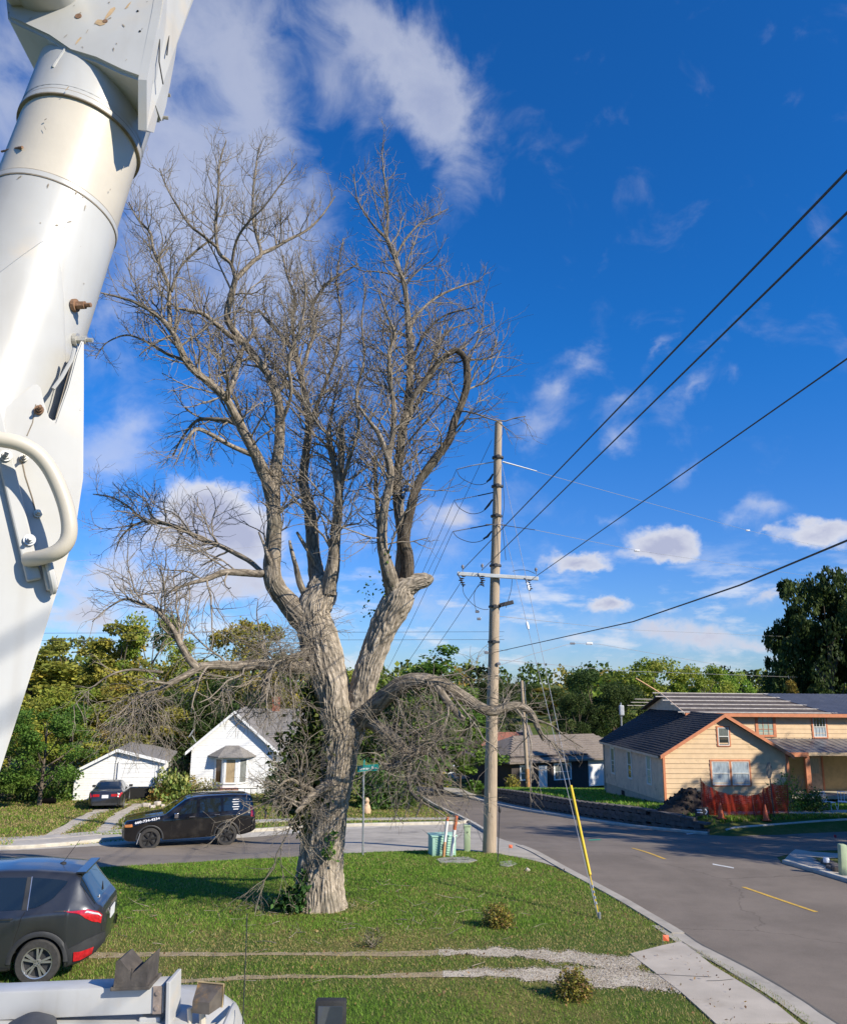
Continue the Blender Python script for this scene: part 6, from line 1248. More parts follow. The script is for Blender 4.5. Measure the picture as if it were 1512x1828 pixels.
handles(sed, sd_, (.05, 1.05), m_chrome); mb = MB(); [mb.bbox((-.62, sy*1.02, 1.0), (.14, .2, .13), .04) for sy in (-1, 1)]; mb.build('wing_mirrors', m_trim, sed)
for a in sd_.ax:
    for sy in (-1, 1): wheel(sed, a, sy*.80, .33, .22, sy, m_alloy, 5)

# ---- white pickups down the street, and cars in the far lot
pk = Car(dict(L=5.7, wheel=.38, arch=.44, axles=(-1.85, 1.75), top=[(-2.85, .8), (-2.75, 1.02), (-1.5, 1.14), (-1.25, 1.18), (-.75, 1.70), (-.4, 1.78), (.55, 1.76), (.75, 1.65), (.80, 1.15), (2.8, 1.15), (2.85, 1.0)], belt=[(-2.85, .75), (-1.3, 1.08), (.8, 1.13), (2.8, 1.13), (2.85, .98)], low=[(-2.85, .5), (-2.5, .36), (2.4, .4), (2.85, .55)], w=[(-2.85, .8), (-2.5, .94), (0, .97), (2.8, .96), (2.85, .94)], wr=[(-2.85, .6), (-1.3, .8), (-.5, .66), (.6, .66), (.82, .9), (2.85, .9)]))
m_white_paint = M_paint('white_paint', (.72, .73, .74), .0, .3)
def pickup(px, py, ang, label):
    c = G(px, py); r = thing('pickup_truck', c, label, 'pickup truck', 'white pickups down the street', rotz=ang); pk.body(r, m_white_paint)
    pk.patch('side_window', m_cglass, r, ([(-.9, 4.12), (.0, 4.12)], [(-.62, 4.95), (-.02, 4.96)])); pk.patch('side_window', m_cglass, r, ([(.08, 4.12), (.62, 4.12)], [(.06, 4.96), (.58, 4.95)])); pk.across('windscreen', m_cglass, r, -1.2, -.8, 5.4)
    mb = MB(); mb.box((1.8, 0, 1.152), (1.85, 1.6, .02)); mb.build('bed', m_trim, r)
    mb = MB(); mb.box((-2.85, 0, .62), (.14, 1.7, .22)); mb.build('bumper', m_chrome, r)
    for a in pk.ax:
        for sy in (-1, 1): wheel(r, a, sy*.86, .38, .25, sy, m_alloy, 6, 'one')
pickup(812, 1397, math.radians(14), 'white pickup truck in the open, left of the utility pole'); pickup(884, 1396, math.radians(186), 'white pickup truck mostly hidden behind the utility pole')
for (px, py, c, a, lb, nm) in ((948, 1334, (.7, .71, .72), .3, 'small white car in the distant parking lot', 'far_car'), (934, 1326, (.06, .07, .10), .2, 'small dark car behind the white one in the distant lot', 'far_car'), (962, 1326, (.35, .36, .38), .3, 'small silver car in the distant lot at the foot of the slope', 'far_car')):
    p = G(px, py); r = thing(nm, p, lb, 'car', rotz=a); sd_.body(r, M_paint('far_paint', c, .1, .3)); sd_.across('windscreen', m_cglass, r, -1.0, -.1, 5.4); sd_.patch('side_window', m_cglass, r, ([(-.75, 4.12), (1.2, 4.12)], [(-.15, 4.95), (1.0, 4.92)]))
    for ax in sd_.ax:
        for sy in (-1, 1): wheel(r, ax, sy*.8, .33, .22, sy, m_alloy, 5)
# ------------------------------------------------------------------ utility pole, guys and wires
m_wood = M('weathered_pole_wood', (.40, .315, .225), .85, .16, 9, .5, 30, stretch=(3, 3, .25), dirt=(.24, .19, .14), dirt_amt=.3, dirt_scale=3)
m_hard = M('dark_hardware', (.045, .045, .05), .6, .2, 20); m_fibre = M('pale_fibreglass', (.55, .57, .58), .45, .08, 8); m_wire = M('wire', (.045, .05, .06), .5, .1, 10); m_wire_lit = M('bright_wire', (.45, .45, .45), .4, .1, 10, metal=.4)
m_porc = M('grey_insulator', (.20, .20, .22), .3, .1, 10)
PB = G(873, 1523); PY = PB.y; pole = thing('utility_pole', PB, 'tall weathered wooden utility pole with crossarm and insulators', 'utility pole')
def Lp(px, py, off=0.0): return P(px, py, PY+off)-PB
ptop = Lp(890, 754)
mb = MB(); k = 14; mb.tube([Vector((0, 0, -.2)).lerp(ptop, i/k)+Vector((math.sin(i*1.3)*.008, math.cos(i)*.008, 0)) for i in range(k+1)], [.232-.095*i/k for i in range(k+1)], 22); mb.build('pole_shaft', m_wood, pole, smooth=True)
def onp(py): t = (py-1523)/(754-1523); return Vector((0, 0, 0)).lerp(ptop, t)
for py in (824, 880, 937, 1030, 1105, 1168):
    c = onp(py); mb = MB(); mb.lathe([(.17, -.035), (.215, -.035), (.215, .035), (.17, .035)], c, 16); mb.box(c+Vector((0, -.2, 0)), (.10, .1, .12)); mb.build('pole_band', m_hard, pole)
a, b = Lp(816, 1024, -.25), Lp(961, 1033, -.25); d = (b-a); mb = MB(); ux = d.normalized(); rot = Matrix((ux, Vector((0, 1, 0)), ux.cross(Vector((0, 1, 0))))).transposed(); mb.bbox((a+b)/2, (d.length, .11, .13), .015, rot); mb.build('crossarm', m_fibre, pole)
mb = MB(); [mb.tube([onp(1100)+Vector((0, -.15, 0)), a.lerp(b, t)+Vector((0, .03, -.06))], .02, 5) for t in (.2, .8)]
for (px, py) in ((825, 1030), (861, 1030), (944, 1037)):
    c = Lp(px, py, -.3); mb = MB()
    for j in range(5): mb.lathe([(.03, -.03), (.085, -.012), (.085, .006), (.03, .02)], c+Vector((random.uniform(-.05, .05), -.05+random.uniform(-.05, .05), .02-j*.075)), 10)
    mb.tube([c+Vector((-.15, 0, .1)), c+Vector((-.05, -.1, -.1)), c+Vector((.05, 0, -.35))], .022, 5); mb.build('insulator', m_hard, pole, smooth=True)
for (px, py) in ((826, 1015), (861, 1013), (957, 1020)):
    c = Lp(px, py, -.25); mb = MB(); mb.lathe([(.012, -.12), (.012, 0), (.05, .01), (.045, .05), (.06, .06), (.03, .13)], c, 10); mb.build('pin_insulator', m_porc, pole, smooth=True)
def insul(pts, n=9, r=.035, mat=m_porc, name='insulator_string'):
    p0, p1 = pts; d = (p1-p0); mb = MB(); mb.tube([p0, p1], .012, 5)
    for j in range(n):
        c = p0.lerp(p1, .08+.84*j/(n-1)); e = d.normalized()*.012; mb.tube([c-e, c-e*.2, c+e*.2, c+e], [.012, r, r, .012], 8)
    return mb.build(name, mat, pole, smooth=True)
for (s, m_, e) in (((884, 824), (843, 831), (815, 838)), ((881, 879), (853, 885), (811, 893)), ((879, 936), (840, 943), (808, 949))):
    mb = MB(); mb.tube([Lp(*s), Lp(*m_, .35)], .022, 6); mb.build('standoff_rod', m_fibre if s[1] == 824 else m_hard, pole); insul((Lp(*m_, .35), Lp(*e, .7)))
mb = MB(); mb.tube([Lp(897, 824), Lp(958, 841, .3)], [.03, .02], 7); mb.build('standoff_rod', m_fibre, pole); insul((Lp(899, 825), Lp(912, 828, .1)), 5, .04, m_fibre)
mb = MB(); mb.tube([Lp(893, 937), Lp(955, 946, .3)], .014, 5); mb.build('standoff_rod', m_hard, pole); insul((Lp(866, 936, -.2), Lp(904, 937, -.2)), 6, .03)
def cable(pts, r=.012, name='jumper', mat=m_wire, parent=pole, n=5):
    q, rr, _ = resample([tuple(p) for p in pts], [r]*len(pts), .12); mb = MB(); mb.tube([Vector(p) for p in q], r, n); return mb.build(name, mat, parent, smooth=True)
for L in (((816, 840), (822, 852), (845, 864), (864, 864), (875, 855), (883, 842)), ((812, 895), (820, 907), (840, 917), (860, 914), (872, 902), (882, 888)), ((809, 950), (818, 960), (840, 968), (858, 966), (870, 958), (880, 945))):
    cable([Lp(x, y, .5-.1*i) for i, (x, y) in enumerate(L)], .013); mb = MB(); mb.tube([Lp(L[3][0]+5, L[3][1]-4, .2), Lp(L[4][0], L[4][1], .1), Lp(L[5][0]-3, L[5][1]+4, 0)], [.03, .045, .03], 8); mb.build('arrester', m_hard, pole, smooth=True)
for L in (((826, 1040), (828, 1060), (845, 1080), (862, 1088), (872, 1088)), ((861, 1040), (848, 1055), (847, 1075), (850, 1090)), ((914, 1034), (912, 1055), (903, 1085)), ((915, 1020), (922, 1018), (940, 1018), (955, 1024)), ((897, 850), (900, 900), (897, 935), (903, 1000))): cable([Lp(x, y, -.3) for x, y in L], .010)
mb = MB(); q = onp(1105); mb.bbox(q+Vector((.42, -.15, .1)), (.5, .10, .14), .02, Matrix.Rotation(-.25, 3, 'Y')); mb.tube([q, q+Vector((.35, -.12, .06))], .04, 6); mb.build('switch_bracket', m_hard, pole)
for (px, py) in ((855, 1105), (852, 1092), (868, 1165), (890, 1185)):
    mb = MB(); mb.bbox(Lp(px, py, -.2), (.14, .08, .09), .02); mb.build('clamp', m_porc, pole)
mb = MB(); mb.box(onp(1440)+Vector((-.05, -.235, 0)), (.05, .02, .6)); mb.build('ground_wire_cover', m_wood, pole)
# wires, each a line of its own
def wire(pts, r, label, mat=m_wire, group='overhead wires', sag=.0):
    pts = [Vector(p) for p in pts]
    if len(pts) == 2:
        a, b = pts; pts = [a.lerp(b, t)-Vector((0, 0, sag*4*t*(1-t))) for t in np.linspace(0, 1, 13)]
    r0 = thing('overhead_wire', pts[0], label, 'wire', group); mb = MB(); mb.tube([p-pts[0] for p in pts], r, 5); mb.build('strand', mat, r0, smooth=True); return r0
def ext(a, b, k): a, b = Vector(a), Vector(b); return b+(b-a)*k
wa_ = P(825, 1018, PY-.25); we = P(1512, 305, 5.6); wire([wa_, ext(wa_, we, 1.1)], .0125, 'topmost of the three dark wires running from crossarm to right edge')
wb_ = P(860, 1018, PY-.25); we = P(1512, 379, 6.0); wire([wb_, ext(wb_, we, 1.1)], .0125, 'second dark wire from the crossarm, just under the topmost')
wc_ = P(958, 1028, PY-.25); we = P(1512, 640, 9.3); wire([wc_, ext(wc_, we, 1.1)], .0125, 'third dark wire, from the right end of the crossarm')
wd_ = P(882, 1165, PY-.2); we = P(1512, 965, 7.6); wire([wd_, P(1130, 1110, 15.2), P(1320, 1045, 10.2), we, ext(P(1320, 1045, 10.2), we, 1.2)], .0115, 'lowest thick cable from the pole to the right edge')
far = Vector((-7.5, 84, 0))
for i, (px, py, off, dx, dz, lb) in enumerate(((815, 838, .7, -1, 5.6, 'thin wire from the upper left insulator of the pole down behind the tree'), (811, 893, .7, -.6, 4.6, 'thin wire from the middle left insulator of the pole down behind the tree'), (808, 949, .7, -.2, 3.6, 'thin wire from the lower left insulator of the pole down behind the tree'), (825, 1036, -.2, -1.4, 2.6, 'thin wire from the left end of the crossarm down behind the tree'), (860, 1036, -.2, .2, 2.6, 'thin wire from the middle of the crossarm down behind the tree'), (878, 785, 0, .4, 7, 'thin wire from the pole top slanting down behind the tree'))):
    wire([P(px, py, PY+off), Vector((far.x+dx, far.y, dz-4.2))], .010, lb, sag=1.0)
wire([P(958, 842, PY+.3), Vector(P(1335, 947, 52)), Vector(P(1530, 990, 74))], .009, 'faint wire running right from the upper standoff rod', m_wire_lit); wire([P(955, 946, PY+.3), Vector(P(1137, 983, 44)), Vector(P(1530, 1041, 74))], .009, 'faint wire running right from the lower standoff rod', m_wire_lit)
wire([P(888, 1100, PY), P(1000, 1112, 38), P(1110, 1124, 50), P(1530, 1142, 76)], .010, 'pale service wire crossing before the towering dark tree', m_wire_lit); wire([P(888, 1178, PY), P(1110, 1198, 48), P(1530, 1213, 72)], .010, 'pale service wire just over the metal roof', m_wire_lit)
wire([P(886, 1190, PY), P(950, 1168, 33), P(1020, 1149, 38), P(1068, 1150, 42), P(1300, 1190, 60)], .011, 'sagging service drop with white connectors right of the pole', m_wire_lit)
for (y0, y1, Y, lb) in ((1131, 1128, 50, 'upper of two far wires over the garage trees'), (1144, 1142, 50, 'lower of two far wires over the garage trees')): wire([P(-60, y0, Y), P(900, y1, Y+6)], .013, lb)
wire([P(40, 1009, 46), P(640, 962, 60)], .009, 'faint high wire crossing behind the bare tree', m_wire_lit)
for (px, py, Y, s) in ((1137, 983, 44, .1), (1335, 947, 52, .09), (1022, 1149, 38, .08), (1052, 1149, 41, .11)):
    o = thing('line_connector', P(px, py, Y), {1137: 'white connector on the faint wire before the rounded cloud', 1335: 'white connector high on the faint wire at right', 1022: 'small connector on the sagging service drop', 1052: 'larger white connector on the sagging service drop'}[px], 'connector', 'wire connectors'); mb = MB(); mb.bbox((0, 0, 0), (s*3, s, s*1.2), s*.3); mb.build('sleeve', m_porc if px == 1022 else m_letter, o)
# guys
anc = G(1070, 1641)
def guy(py, label):
    r = thing('guy_wire', anc, label, 'guy wire', 'guy wires bracing the pole'); t = PB+onp(py)+Vector((.15, -.1, 0))-anc; mb = MB(); mb.tube([Vector((0, 0, -.1)), t], .0085, 5); mb.build('strand', m_wire_lit, r)
    c = t*.62; mb = MB(); mb.tube([c-t.normalized()*.16, c-t.normalized()*.08, c+t.normalized()*.08, c+t.normalized()*.16], [.02, .045, .045, .02], 8); mb.build('strain_insulator', m_letter, r, smooth=True); return r, t
g1_, t1_ = guy(838, 'upper guy wire, with the bright yellow guard over its foot'); guy(938, 'lower guy wire close beside the yellow guarded one')
td = t1_.normalized(); La = t1_.length; mb = MB(); mb.tube([td*.95, td*3.15], .036, 10); mb.tube([td*.0, td*.95], .012, 6); mb.build('guy_guard', M('yellow_plastic', (.70, .47, .02), .4, .06, 8), g1_, smooth=True)
mb = MB(); mb.lathe([(.035, -.05), (.035, .12), (.012, .14)], (0, 0, 0), 10); [mb.tube([td*(.3+.12*j), td*(.36+.12*j)], .022, 6) for j in range(4)]; mb.build('anchor_rod', m_galv, g1_)
# smaller pole down the street
q0 = G(943, 1414); q0 = Vector((P(943, 1414, 66).x, 66, gzf(9, 66))); sp_ = thing('utility_pole', q0, 'smaller leaning wooden pole with an orange-brown foot by the ranch house', 'utility pole'); tp = P(931, 1215, 66)-q0; mb = MB(); mb.tube([Vector((0, 0, -.2)), tp], [.17, .12], 12); mb.build('pole_shaft', m_wood, sp_, smooth=True); mb = MB(); mb.tube([Vector((0, 0, -.15)), tp*.18], [.178, .172], 12); mb.build('pole_foot', M('stained_wood', (.42, .22, .09), .85, .2, 10), sp_, smooth=True); mb = MB(); mb.tube([tp*.1+Vector((.25, 0, 0)), tp*.99+Vector((.22, 0, 0))], .03, 6); mb.build('conduit', m_galv, sp_)
q1 = P(1109, 1300, 88); q1 = Vector((q1.x, 88, gzf(q1.x, 88))); s2_ = thing('street_light', q1, 'small grey lamp on a thin pole against the dark trees', 'street light'); tp2 = P(1108, 1255, 88)-q1; mb = MB(); mb.tube([Vector((0, 0, 0)), tp2], .09, 8); mb.build('pole', m_galv, s2_); mb = MB(); mb.bbox(tp2+Vector((0, -.2, -.8)), (.5, .5, 1.1), .15); mb.build('transformer', M('grey_tank', (.5, .52, .54), .4), s2_)
# ------------------------------------------------------------------ the bucket truck we stand on
def chipped_white():
    m, nt, b = base_mat('chipped_white_enamel'); tc = NN(nt, 'ShaderNodeTexCoord'); co = tc.outputs['Object']
    n = NN(nt, 'ShaderNodeTexNoise'); n.inputs['Scale'].default_value = 2.2; n.inputs['Detail'].default_value = 6; LK(nt, co, n.inputs['Vector'])
    n2 = NN(nt, 'ShaderNodeTexNoise'); n2.inputs['Scale'].default_value = 16; n2.inputs['Detail'].default_value = 6; n2.inputs['Roughness'].default_value = .7; LK(nt, co, n2.inputs['Vector'])
    n3 = NN(nt, 'ShaderNodeTexNoise'); n3.inputs['Scale'].default_value = 5; n3.inputs['Detail'].default_value = 3; LK(nt, co, n3.inputs['Vector'])
    c = MIX(nt, SMOOTH(nt, n.outputs[0], .35, .7), (.50, .50, .485), (.42, .415, .395))
    c = MIX(nt, MATH(nt, 'MULTIPLY', SMOOTH(nt, n3.outputs[0], .58, .75), .35), c, (.60, .50, .36))
    c = MIX(nt, SMOOTH(nt, n2.outputs[0], .70, .725), c, (.20, .15, .10))
    mp = NN(nt, 'ShaderNodeMapping'); LK(nt, co, mp.inputs[0]); mp.inputs['Scale'].default_value = (9, 9, .8); n5 = NN(nt, 'ShaderNodeTexNoise'); n5.inputs['Scale'].default_value = 1.5; n5.inputs['Detail'].default_value = 6; LK(nt, mp.outputs[0], n5.inputs['Vector']); c = MIX(nt, MATH(nt, 'MULTIPLY', SMOOTH(nt, n5.outputs[0], .5, .8), .35), c, (.36, .33, .28))
    LK(nt, c, b.inputs['Base Color']); b.inputs['Roughness'].default_value = .36; b.inputs['Specular IOR Level'].default_value = .5
    bp = NN(nt, 'ShaderNodeBump'); bp.inputs['Strength'].default_value = .12; bp.inputs['Distance'].default_value = .01; LK(nt, n3.outputs[0], bp.inputs['Height']); LK(nt, bp.outputs[0], b.inputs['Normal']); return m
m_enamel = chipped_white(); m_cream = M('cream_fibreglass', (.56, .51, .42), .4, .05, 3, .05, 20, dirt=(.55, .47, .36), dirt_amt=.1, dirt_scale=3); m_seam = M('seam_dirt', (.25, .21, .16), .8, .3, 12)
def cam3(x, y, z): return CAMP+_R*x+_U*y+_F*z
Bc = PZ(160, 205, 2.92); Ac = PZ(64, 478, 2.66); ax_ = (Bc-Ac).normalized(); sx_ = (_R-ax_*_R.dot(ax_)).normalized(); nx_ = sx_.cross(ax_)
if nx_.dot(CAMP-Bc) < 0: nx_ = -nx_
truck = thing('bucket_truck', (-1.9, 2.0, gzf(-1.9, 2)), 'white bucket truck whose worn boom fills the left of the picture', 'truck'); TO = Vector(truck.location)
RT = .205
def bp_(t, s=0.0, n=0.0): return Bc+ax_*t+sx_*s+nx_*n-TO
def tubeb(name, t0, t1, r, mat, n=56, r1=None, parent=truck):
    mb = MB(); mb.tube([bp_(t0), bp_((t0+t1)/2), bp_(t1)], [r, (r+(r1 or r))/2, r1 or r], n); return mb.build(name, mat, parent, smooth=True)
def on_tube(px, py, r=RT+.004):
    d = ray(px, py).normalized(); o = CAMP-Bc; dp = d-ax_*d.dot(ax_); op = o-ax_*o.dot(ax_); a, b, c = dp.dot(dp), 2*dp.dot(op), op.dot(op)-r*r; D = b*b-4*a*c
    t = (-b-math.sqrt(D))/(2*a) if D > 0 else -b/(2*a); p = CAMP+d*t
    if D <= 0: q = p-Bc; f = q-ax_*q.dot(ax_); p = Bc+ax_*q.dot(ax_)+f.normalized()*r
    return p
def t_at(px, py): return (on_tube(px, py)-Bc).dot(ax_)
tb1, tb2 = t_at(120, 165), t_at(90, 315)
tubeb('boom_tube', tb2-1.6, tb2, RT+.006, m_enamel); insert = tubeb('boom_insert', tb2-.01, tb1+.01, RT-.002, m_cream)
for t, w in ((tb1, .018), (tb2, .018)): tubeb('boom_seam', t-w*.5, t+w*.5, RT+.009, m_enamel, parent=insert); tubeb('boom_seam', t-w*.5-.004, t-w*.5, RT+.0085, m_seam, parent=insert); tubeb('boom_seam', t+w*.5, t+w*.5+.003, RT+.0085, m_seam, parent=insert)
tubeb('boom_tube', tb1, tb1+1.7, RT+.006, m_enamel)
# steel knuckle box at the upper end
bm = bmesh.new()
def boxb(name, t0, t1, s0, s1, n0, n1, mat, bev=.02, parent=truck, taper=None):
    rot = Matrix((sx_, ax_, sx_.cross(ax_))).transposed(); sg = 1 if sx_.cross(ax_).dot(nx_) > 0 else -1
    mb = MB(); c = bp_((t0+t1)/2, (s0+s1)/2, (n0+n1)/2); mb.bbox(c, (abs(s1-s0), abs(t1-t0), abs(n1-n0)), bev, rot); return mb.build(name, mat, parent, smooth=True)
def pn(px, py, n):                      # point of that line of sight on the boom-parallel plane at height n
    d = ray(px, py); q = Bc+nx_*n; t = (q-CAMP).dot(nx_)/d.dot(nx_); return CAMP+d*t-TO
def prism_px(name, pts, n0, n1, mat, parent=truck, bev=.012):
    bmx = bmesh.new(); vs = [bmx.verts.new(pn(x, y, n0)) for x, y in pts]; f = bmx.faces.new(vs); r_ = bmesh.ops.extrude_face_region(bmx, geom=[f])
    for v in r_['geom']:
        if isinstance(v, bmesh.types.BMVert): v.co += nx_*(n1-n0)
    bmesh.ops.recalc_face_normals(bmx, faces=bmx.faces[:])
    if bev: bmesh.ops.bevel(bmx, geom=[e for e in bmx.edges if e.calc_face_angle(0) > .6], offset=bev, segments=3, affect='EDGES')
    me = bpy.data.meshes.new(name); bmx.to_mesh(me); bmx.free(); me.materials.append(mat); me.polygons.foreach_set('use_smooth', np.ones(len(me.polygons), bool)); me.set_sharp_from_angle(angle=.6)
    o = bpy.data.objects.new(name, me); COL.objects.link(o); o.parent = parent; return o
tk = t_at(150, 60)
prism_px('knuckle_box', [(12, 30), (84, 64), (122, 90), (168, 104), (214, 126), (258, 142), (268, 110), (286, 22), (306, -110), (330, -330), (-40, -330), (0, -90)], .222, .03, m_enamel)
prism_px('knuckle_box', [(12, 31), (84, 65), (70, -110), (40, -330), (-40, -330), (0, -90)], .220, -.42, m_enamel)
sp = [pn(286, 20, .224), pn(306, -110, .224), pn(330, -330, .224), pn(455, -330, .0), pn(380, -110, .0), pn(345, 0, .0), pn(306, 105, .02), pn(275, 236, .08), pn(262, 232, .15), pn(262, 142, .222)]
mb = MB(); mb.prism(sp, sx_*-.03); mb.build('side_plate', m_enamel, truck)
prism_px('lug', [(92, 72), (116, 88), (106, 108), (82, 134), (77, 100)], .13, .04, m_enamel, bev=.004); prism_px('lug_hole', [(83, 98), (104, 108), (84, 131)], .1325, .131, m_dark, bev=0)
mb = MB(); c = pn(88, -22, .222); mb.tube([c, c+nx_*.14], .125, 30); mb.tube([c+nx_*.14, c+nx_*.15], .10, 30); mb.build('pivot_drum', m_enamel, truck, smooth=True); mb = MB(); c = pn(34, 2, .222); mb.bbox(c+nx_*.03, (.06, .06, .06), .012); mb.build('knuckle_stop', m_enamel, truck)
def bead(pts, r=.005, name='weld_bead', mat=m_enamel, parent=truck, rr=RT+.006):
    q = [on_tube(x, y, rr)-TO for x, y in pts]; qq, _, _ = resample([tuple(p) for p in q], [r]*len(q), .01); mb = MB(); mb.tube([Vector(p) for p in qq], [r*random.uniform(.8, 1.25) for _ in qq], 7); return mb.build(name, mat, parent, smooth=True)
mb = MB(); V = []; K = 48
for k in range(9):                       # forged transition from round tube to square knuckle
    t = tb1+.03+(tk+.02-tb1)*k/8; e = (k/8)**1.6; sr = RT+.0075; V += [bp_(t, sr*math.copysign(abs(math.cos(q)), math.cos(q)), (RT+.007+.004*e)*math.copysign(abs(math.sin(q)), math.sin(q))) for q in np.linspace(0, 2*math.pi, K, endpoint=False)]
mb.add(V, [(i*K+j, i*K+(j+1) % K, (i+1)*K+(j+1) % K, (i+1)*K+j) for i in range(8) for j in range(K)]); mb.build('boom_transition', m_enamel, truck, smooth=True)
bead([(178, 55), (204, 65), (209, 95), (215, 118)], .008); bead([(238, 146), (268, 134), (278, 160)], .008); bead([(95, 120), (118, 86), (148, 50), (154, 48)], .006); bead([(130, 78), (152, 72)], .005, mat=m_rust)
bead([(0, 268), (40, 262)], .004, mat=m_rust)
def bolt(p, d, r=.016, mat=m_rust, L=.03, name='bolt'):
    d = d.normalized(); mb = MB(); mb.tube([p, p+d*.012], r*1.5, 14); mb.tube([p+d*.010, p+d*(.010+L)], r, 6); mb.tube([p+d*(.01+L), p+d*(.03+L)], r*.55, 8); return mb.build(name, mat, truck)
m_zinc = M('zinc_bolt', (.52, .50, .45), .4, .2, 30, metal=.5)
def tube_n(p): q = p-Bc; return (q-ax_*q.dot(ax_)).normalized()
for (px, py, mt) in ((131, 545, m_rust), (133, 606, m_zinc), (266, 160, m_rust), (276, 168, m_zinc), (272, 207, m_zinc)):
    p = on_tube(px, py, RT+.006); bolt(p-TO, tube_n(p)*.5+_R*.8, .014 if px < 200 else .012, mt)
for (px, py, r) in ((140, 28, .012), (188, 37, .009), (246, 19, .004), (250, 55, .004)):
    c = pn(px, py, .2225); mb = MB(); mb.tube([c, c+nx_*.002], r, 14); mb.build('bolt_hole', m_rust if r > .005 else m_dark, truck)
for pts in (((300, 22), (303, 60), (299, 100)), ((286, 72), (285, 112), (292, 152))):
    q = [pn(x, y, .20-.0032*max(0, x-280))+nx_*.006 for x, y in pts]; mb = MB(); mb.tube(q, .0025, 5); mb.build('cable', m_black_rubber, truck)
# scuffs and flaked paint on the tube and the knuckle
rc = random.Random(5); mb = MB(); m_chip = M('flaked_paint', (.30, .26, .21), .85, .4, 60)
def scuff(pt, dirv, nv, L, w):
    dirv = dirv.normalized(); sv = dirv.cross(nv).normalized(); k = 7; q = [pt+dirv*(L*math.cos(6.283*i/k)*rc.uniform(.5, 1))+sv*(w*math.sin(6.283*i/k)*rc.uniform(.4, 1))+nv*.0012 for i in range(k)]; mb.add(q, [tuple(range(k))])
for _ in range(34):
    x, y = rc.uniform(0, 240), rc.uniform(120, 640)
    if x > 262-.33*(y-190) or (165 < y < 300 and rc.random() < .8) or x < 118 and y > 430: continue
    p = on_tube(x, y, RT+.0065); n_ = tube_n(p); d = (ax_*rc.uniform(.3, 1)+sx_*rc.uniform(-.6, .8)); scuff(p-TO, d-n_*d.dot(n_), n_, rc.choice((.003, .005, .008, .014)), rc.uniform(.0015, .004))
for _ in range(26): x, y = rc.uniform(30, 275), rc.uniform(0, 110); (y < 25+.4*x) and scuff(pn(x, y, .2225), ax_+sx_*rc.uniform(-1, 1), nx_, rc.choice((.003, .006, .012)), rc.uniform(.0015, .004))
tag(mb.build('paint_scuffs', m_chip, truck), kind='stuff'); mb = MB(); m_streak = M('rust_streak', (.47, .33, .19), .85, .25, 20)
for (x, y, L, w) in ((196, 22, .05, .012), (178, 38, .02, .03), (140, 72, .03, .005), (120, 158, .014, .003), (228, 10, .03, .006)): scuff(pn(x, y, .2222), ax_*.8+sx_*.25, nx_, L, w)
tag(mb.build('rust_streaks', m_streak, truck), kind='stuff')
# lower steel casing: a deep, flat-sided arm with a grab handle
PN = Vector((.52, -.85, .05)).normalized(); PQ = PZ(146, 720, 2.40)
def on_plate(px, py, lift=0.0): d = ray(px, py); t = (PQ+PN*lift-CAMP).dot(PN)/d.dot(PN); return CAMP+d*t
out = [(150, 606), (150, 700), (149, 852), (141, 905), (134, 952), (70, 1160), (2, 1372), (-120, 1700), (-330, 1740), (-330, 760), (-60, 700), (-10, 704), (8, 724), (30, 710), (62, 684), (72, 688), (79, 718), (88, 745), (98, 752), (120, 690), (136, 630), (145, 608)]
bmx = bmesh.new(); vs = [bmx.verts.new(on_plate(*p)-TO) for p in out]; f = bmx.faces.new(vs); r_ = bmesh.ops.extrude_face_region(bmx, geom=[f]); [setattr(v, 'co', v.co-PN*.30) for v in r_['geom'] if isinstance(v, bmesh.types.BMVert)]
bmesh.ops.recalc_face_normals(bmx, faces=bmx.faces[:]); bmesh.ops.bevel(bmx, geom=[e for e in bmx.edges if e.calc_face_angle(0) > .8], offset=.008, segments=2, affect='EDGES', clamp_overlap=True); me = bpy.data.meshes.new('boom_casing'); bmx.to_mesh(me); bmx.free(); me.materials.append(m_enamel); me.polygons.foreach_set('use_smooth', np.ones(len(me.polygons), bool)); me.set_sharp_from_angle(angle=.5)
casing = bpy.data.objects.new('boom_casing', me); COL.objects.link(casing); casing.parent = truck
def pbead(pts, r=.006, mat=m_enamel, name='weld_bead', lift=.0):
    q = [on_plate(x, y, lift)-TO for x, y in pts]; mb = MB(); mb.tube(q, r, 7); return mb.build(name, mat, casing, smooth=True)
pbead([(95, 694), (110, 674), (128, 642), (133, 622)], .006)
# pressed reinforcement sleeve on the tube, its upper edge cut in a point
top_ = [(-40, 520), (-5, 490), (40, 456), (76, 431), (92, 437), (108, 468), (114, 535), (118, 640)]; rows = []; xs_ = np.linspace(-40, 118, 40); mb = MB(); V = []
for x in xs_:
    yt = float(np.interp(x, [p[0] for p in top_], [p[1] for p in top_])); V += [on_tube(x, yt-2, RT+.004)-TO, on_tube(x, yt, RT+.017)-TO]+[on_tube(x, yt+(775-yt)*k/6, RT+.019)-TO for k in range(1, 7)]
mb.add(V, [(i*8+j, (i+1)*8+j, (i+1)*8+j+1, i*8+j+1) for i in range(39) for j in range(7)]+[(39*8+1+k, 39*8+2+k, 39*8) for k in range(6)]); mb.build('reinforcement_sleeve', m_enamel, truck, smooth=True)
pbead([(64, 722), (58, 755), (48, 778)], .0018, m_seam); pbead([(37, 812), (45, 850), (58, 890), (66, 925)], .0022, m_seam); pbead([(100, 745), (133, 628)], .0016, m_seam)
for (px, py, mt, r) in ((69, 733, m_rust, .009), (42, 818, m_zinc, .008), (67, 918, m_zinc, .008)): bolt(on_plate(px, py)-TO, PN, r, mt, .012)
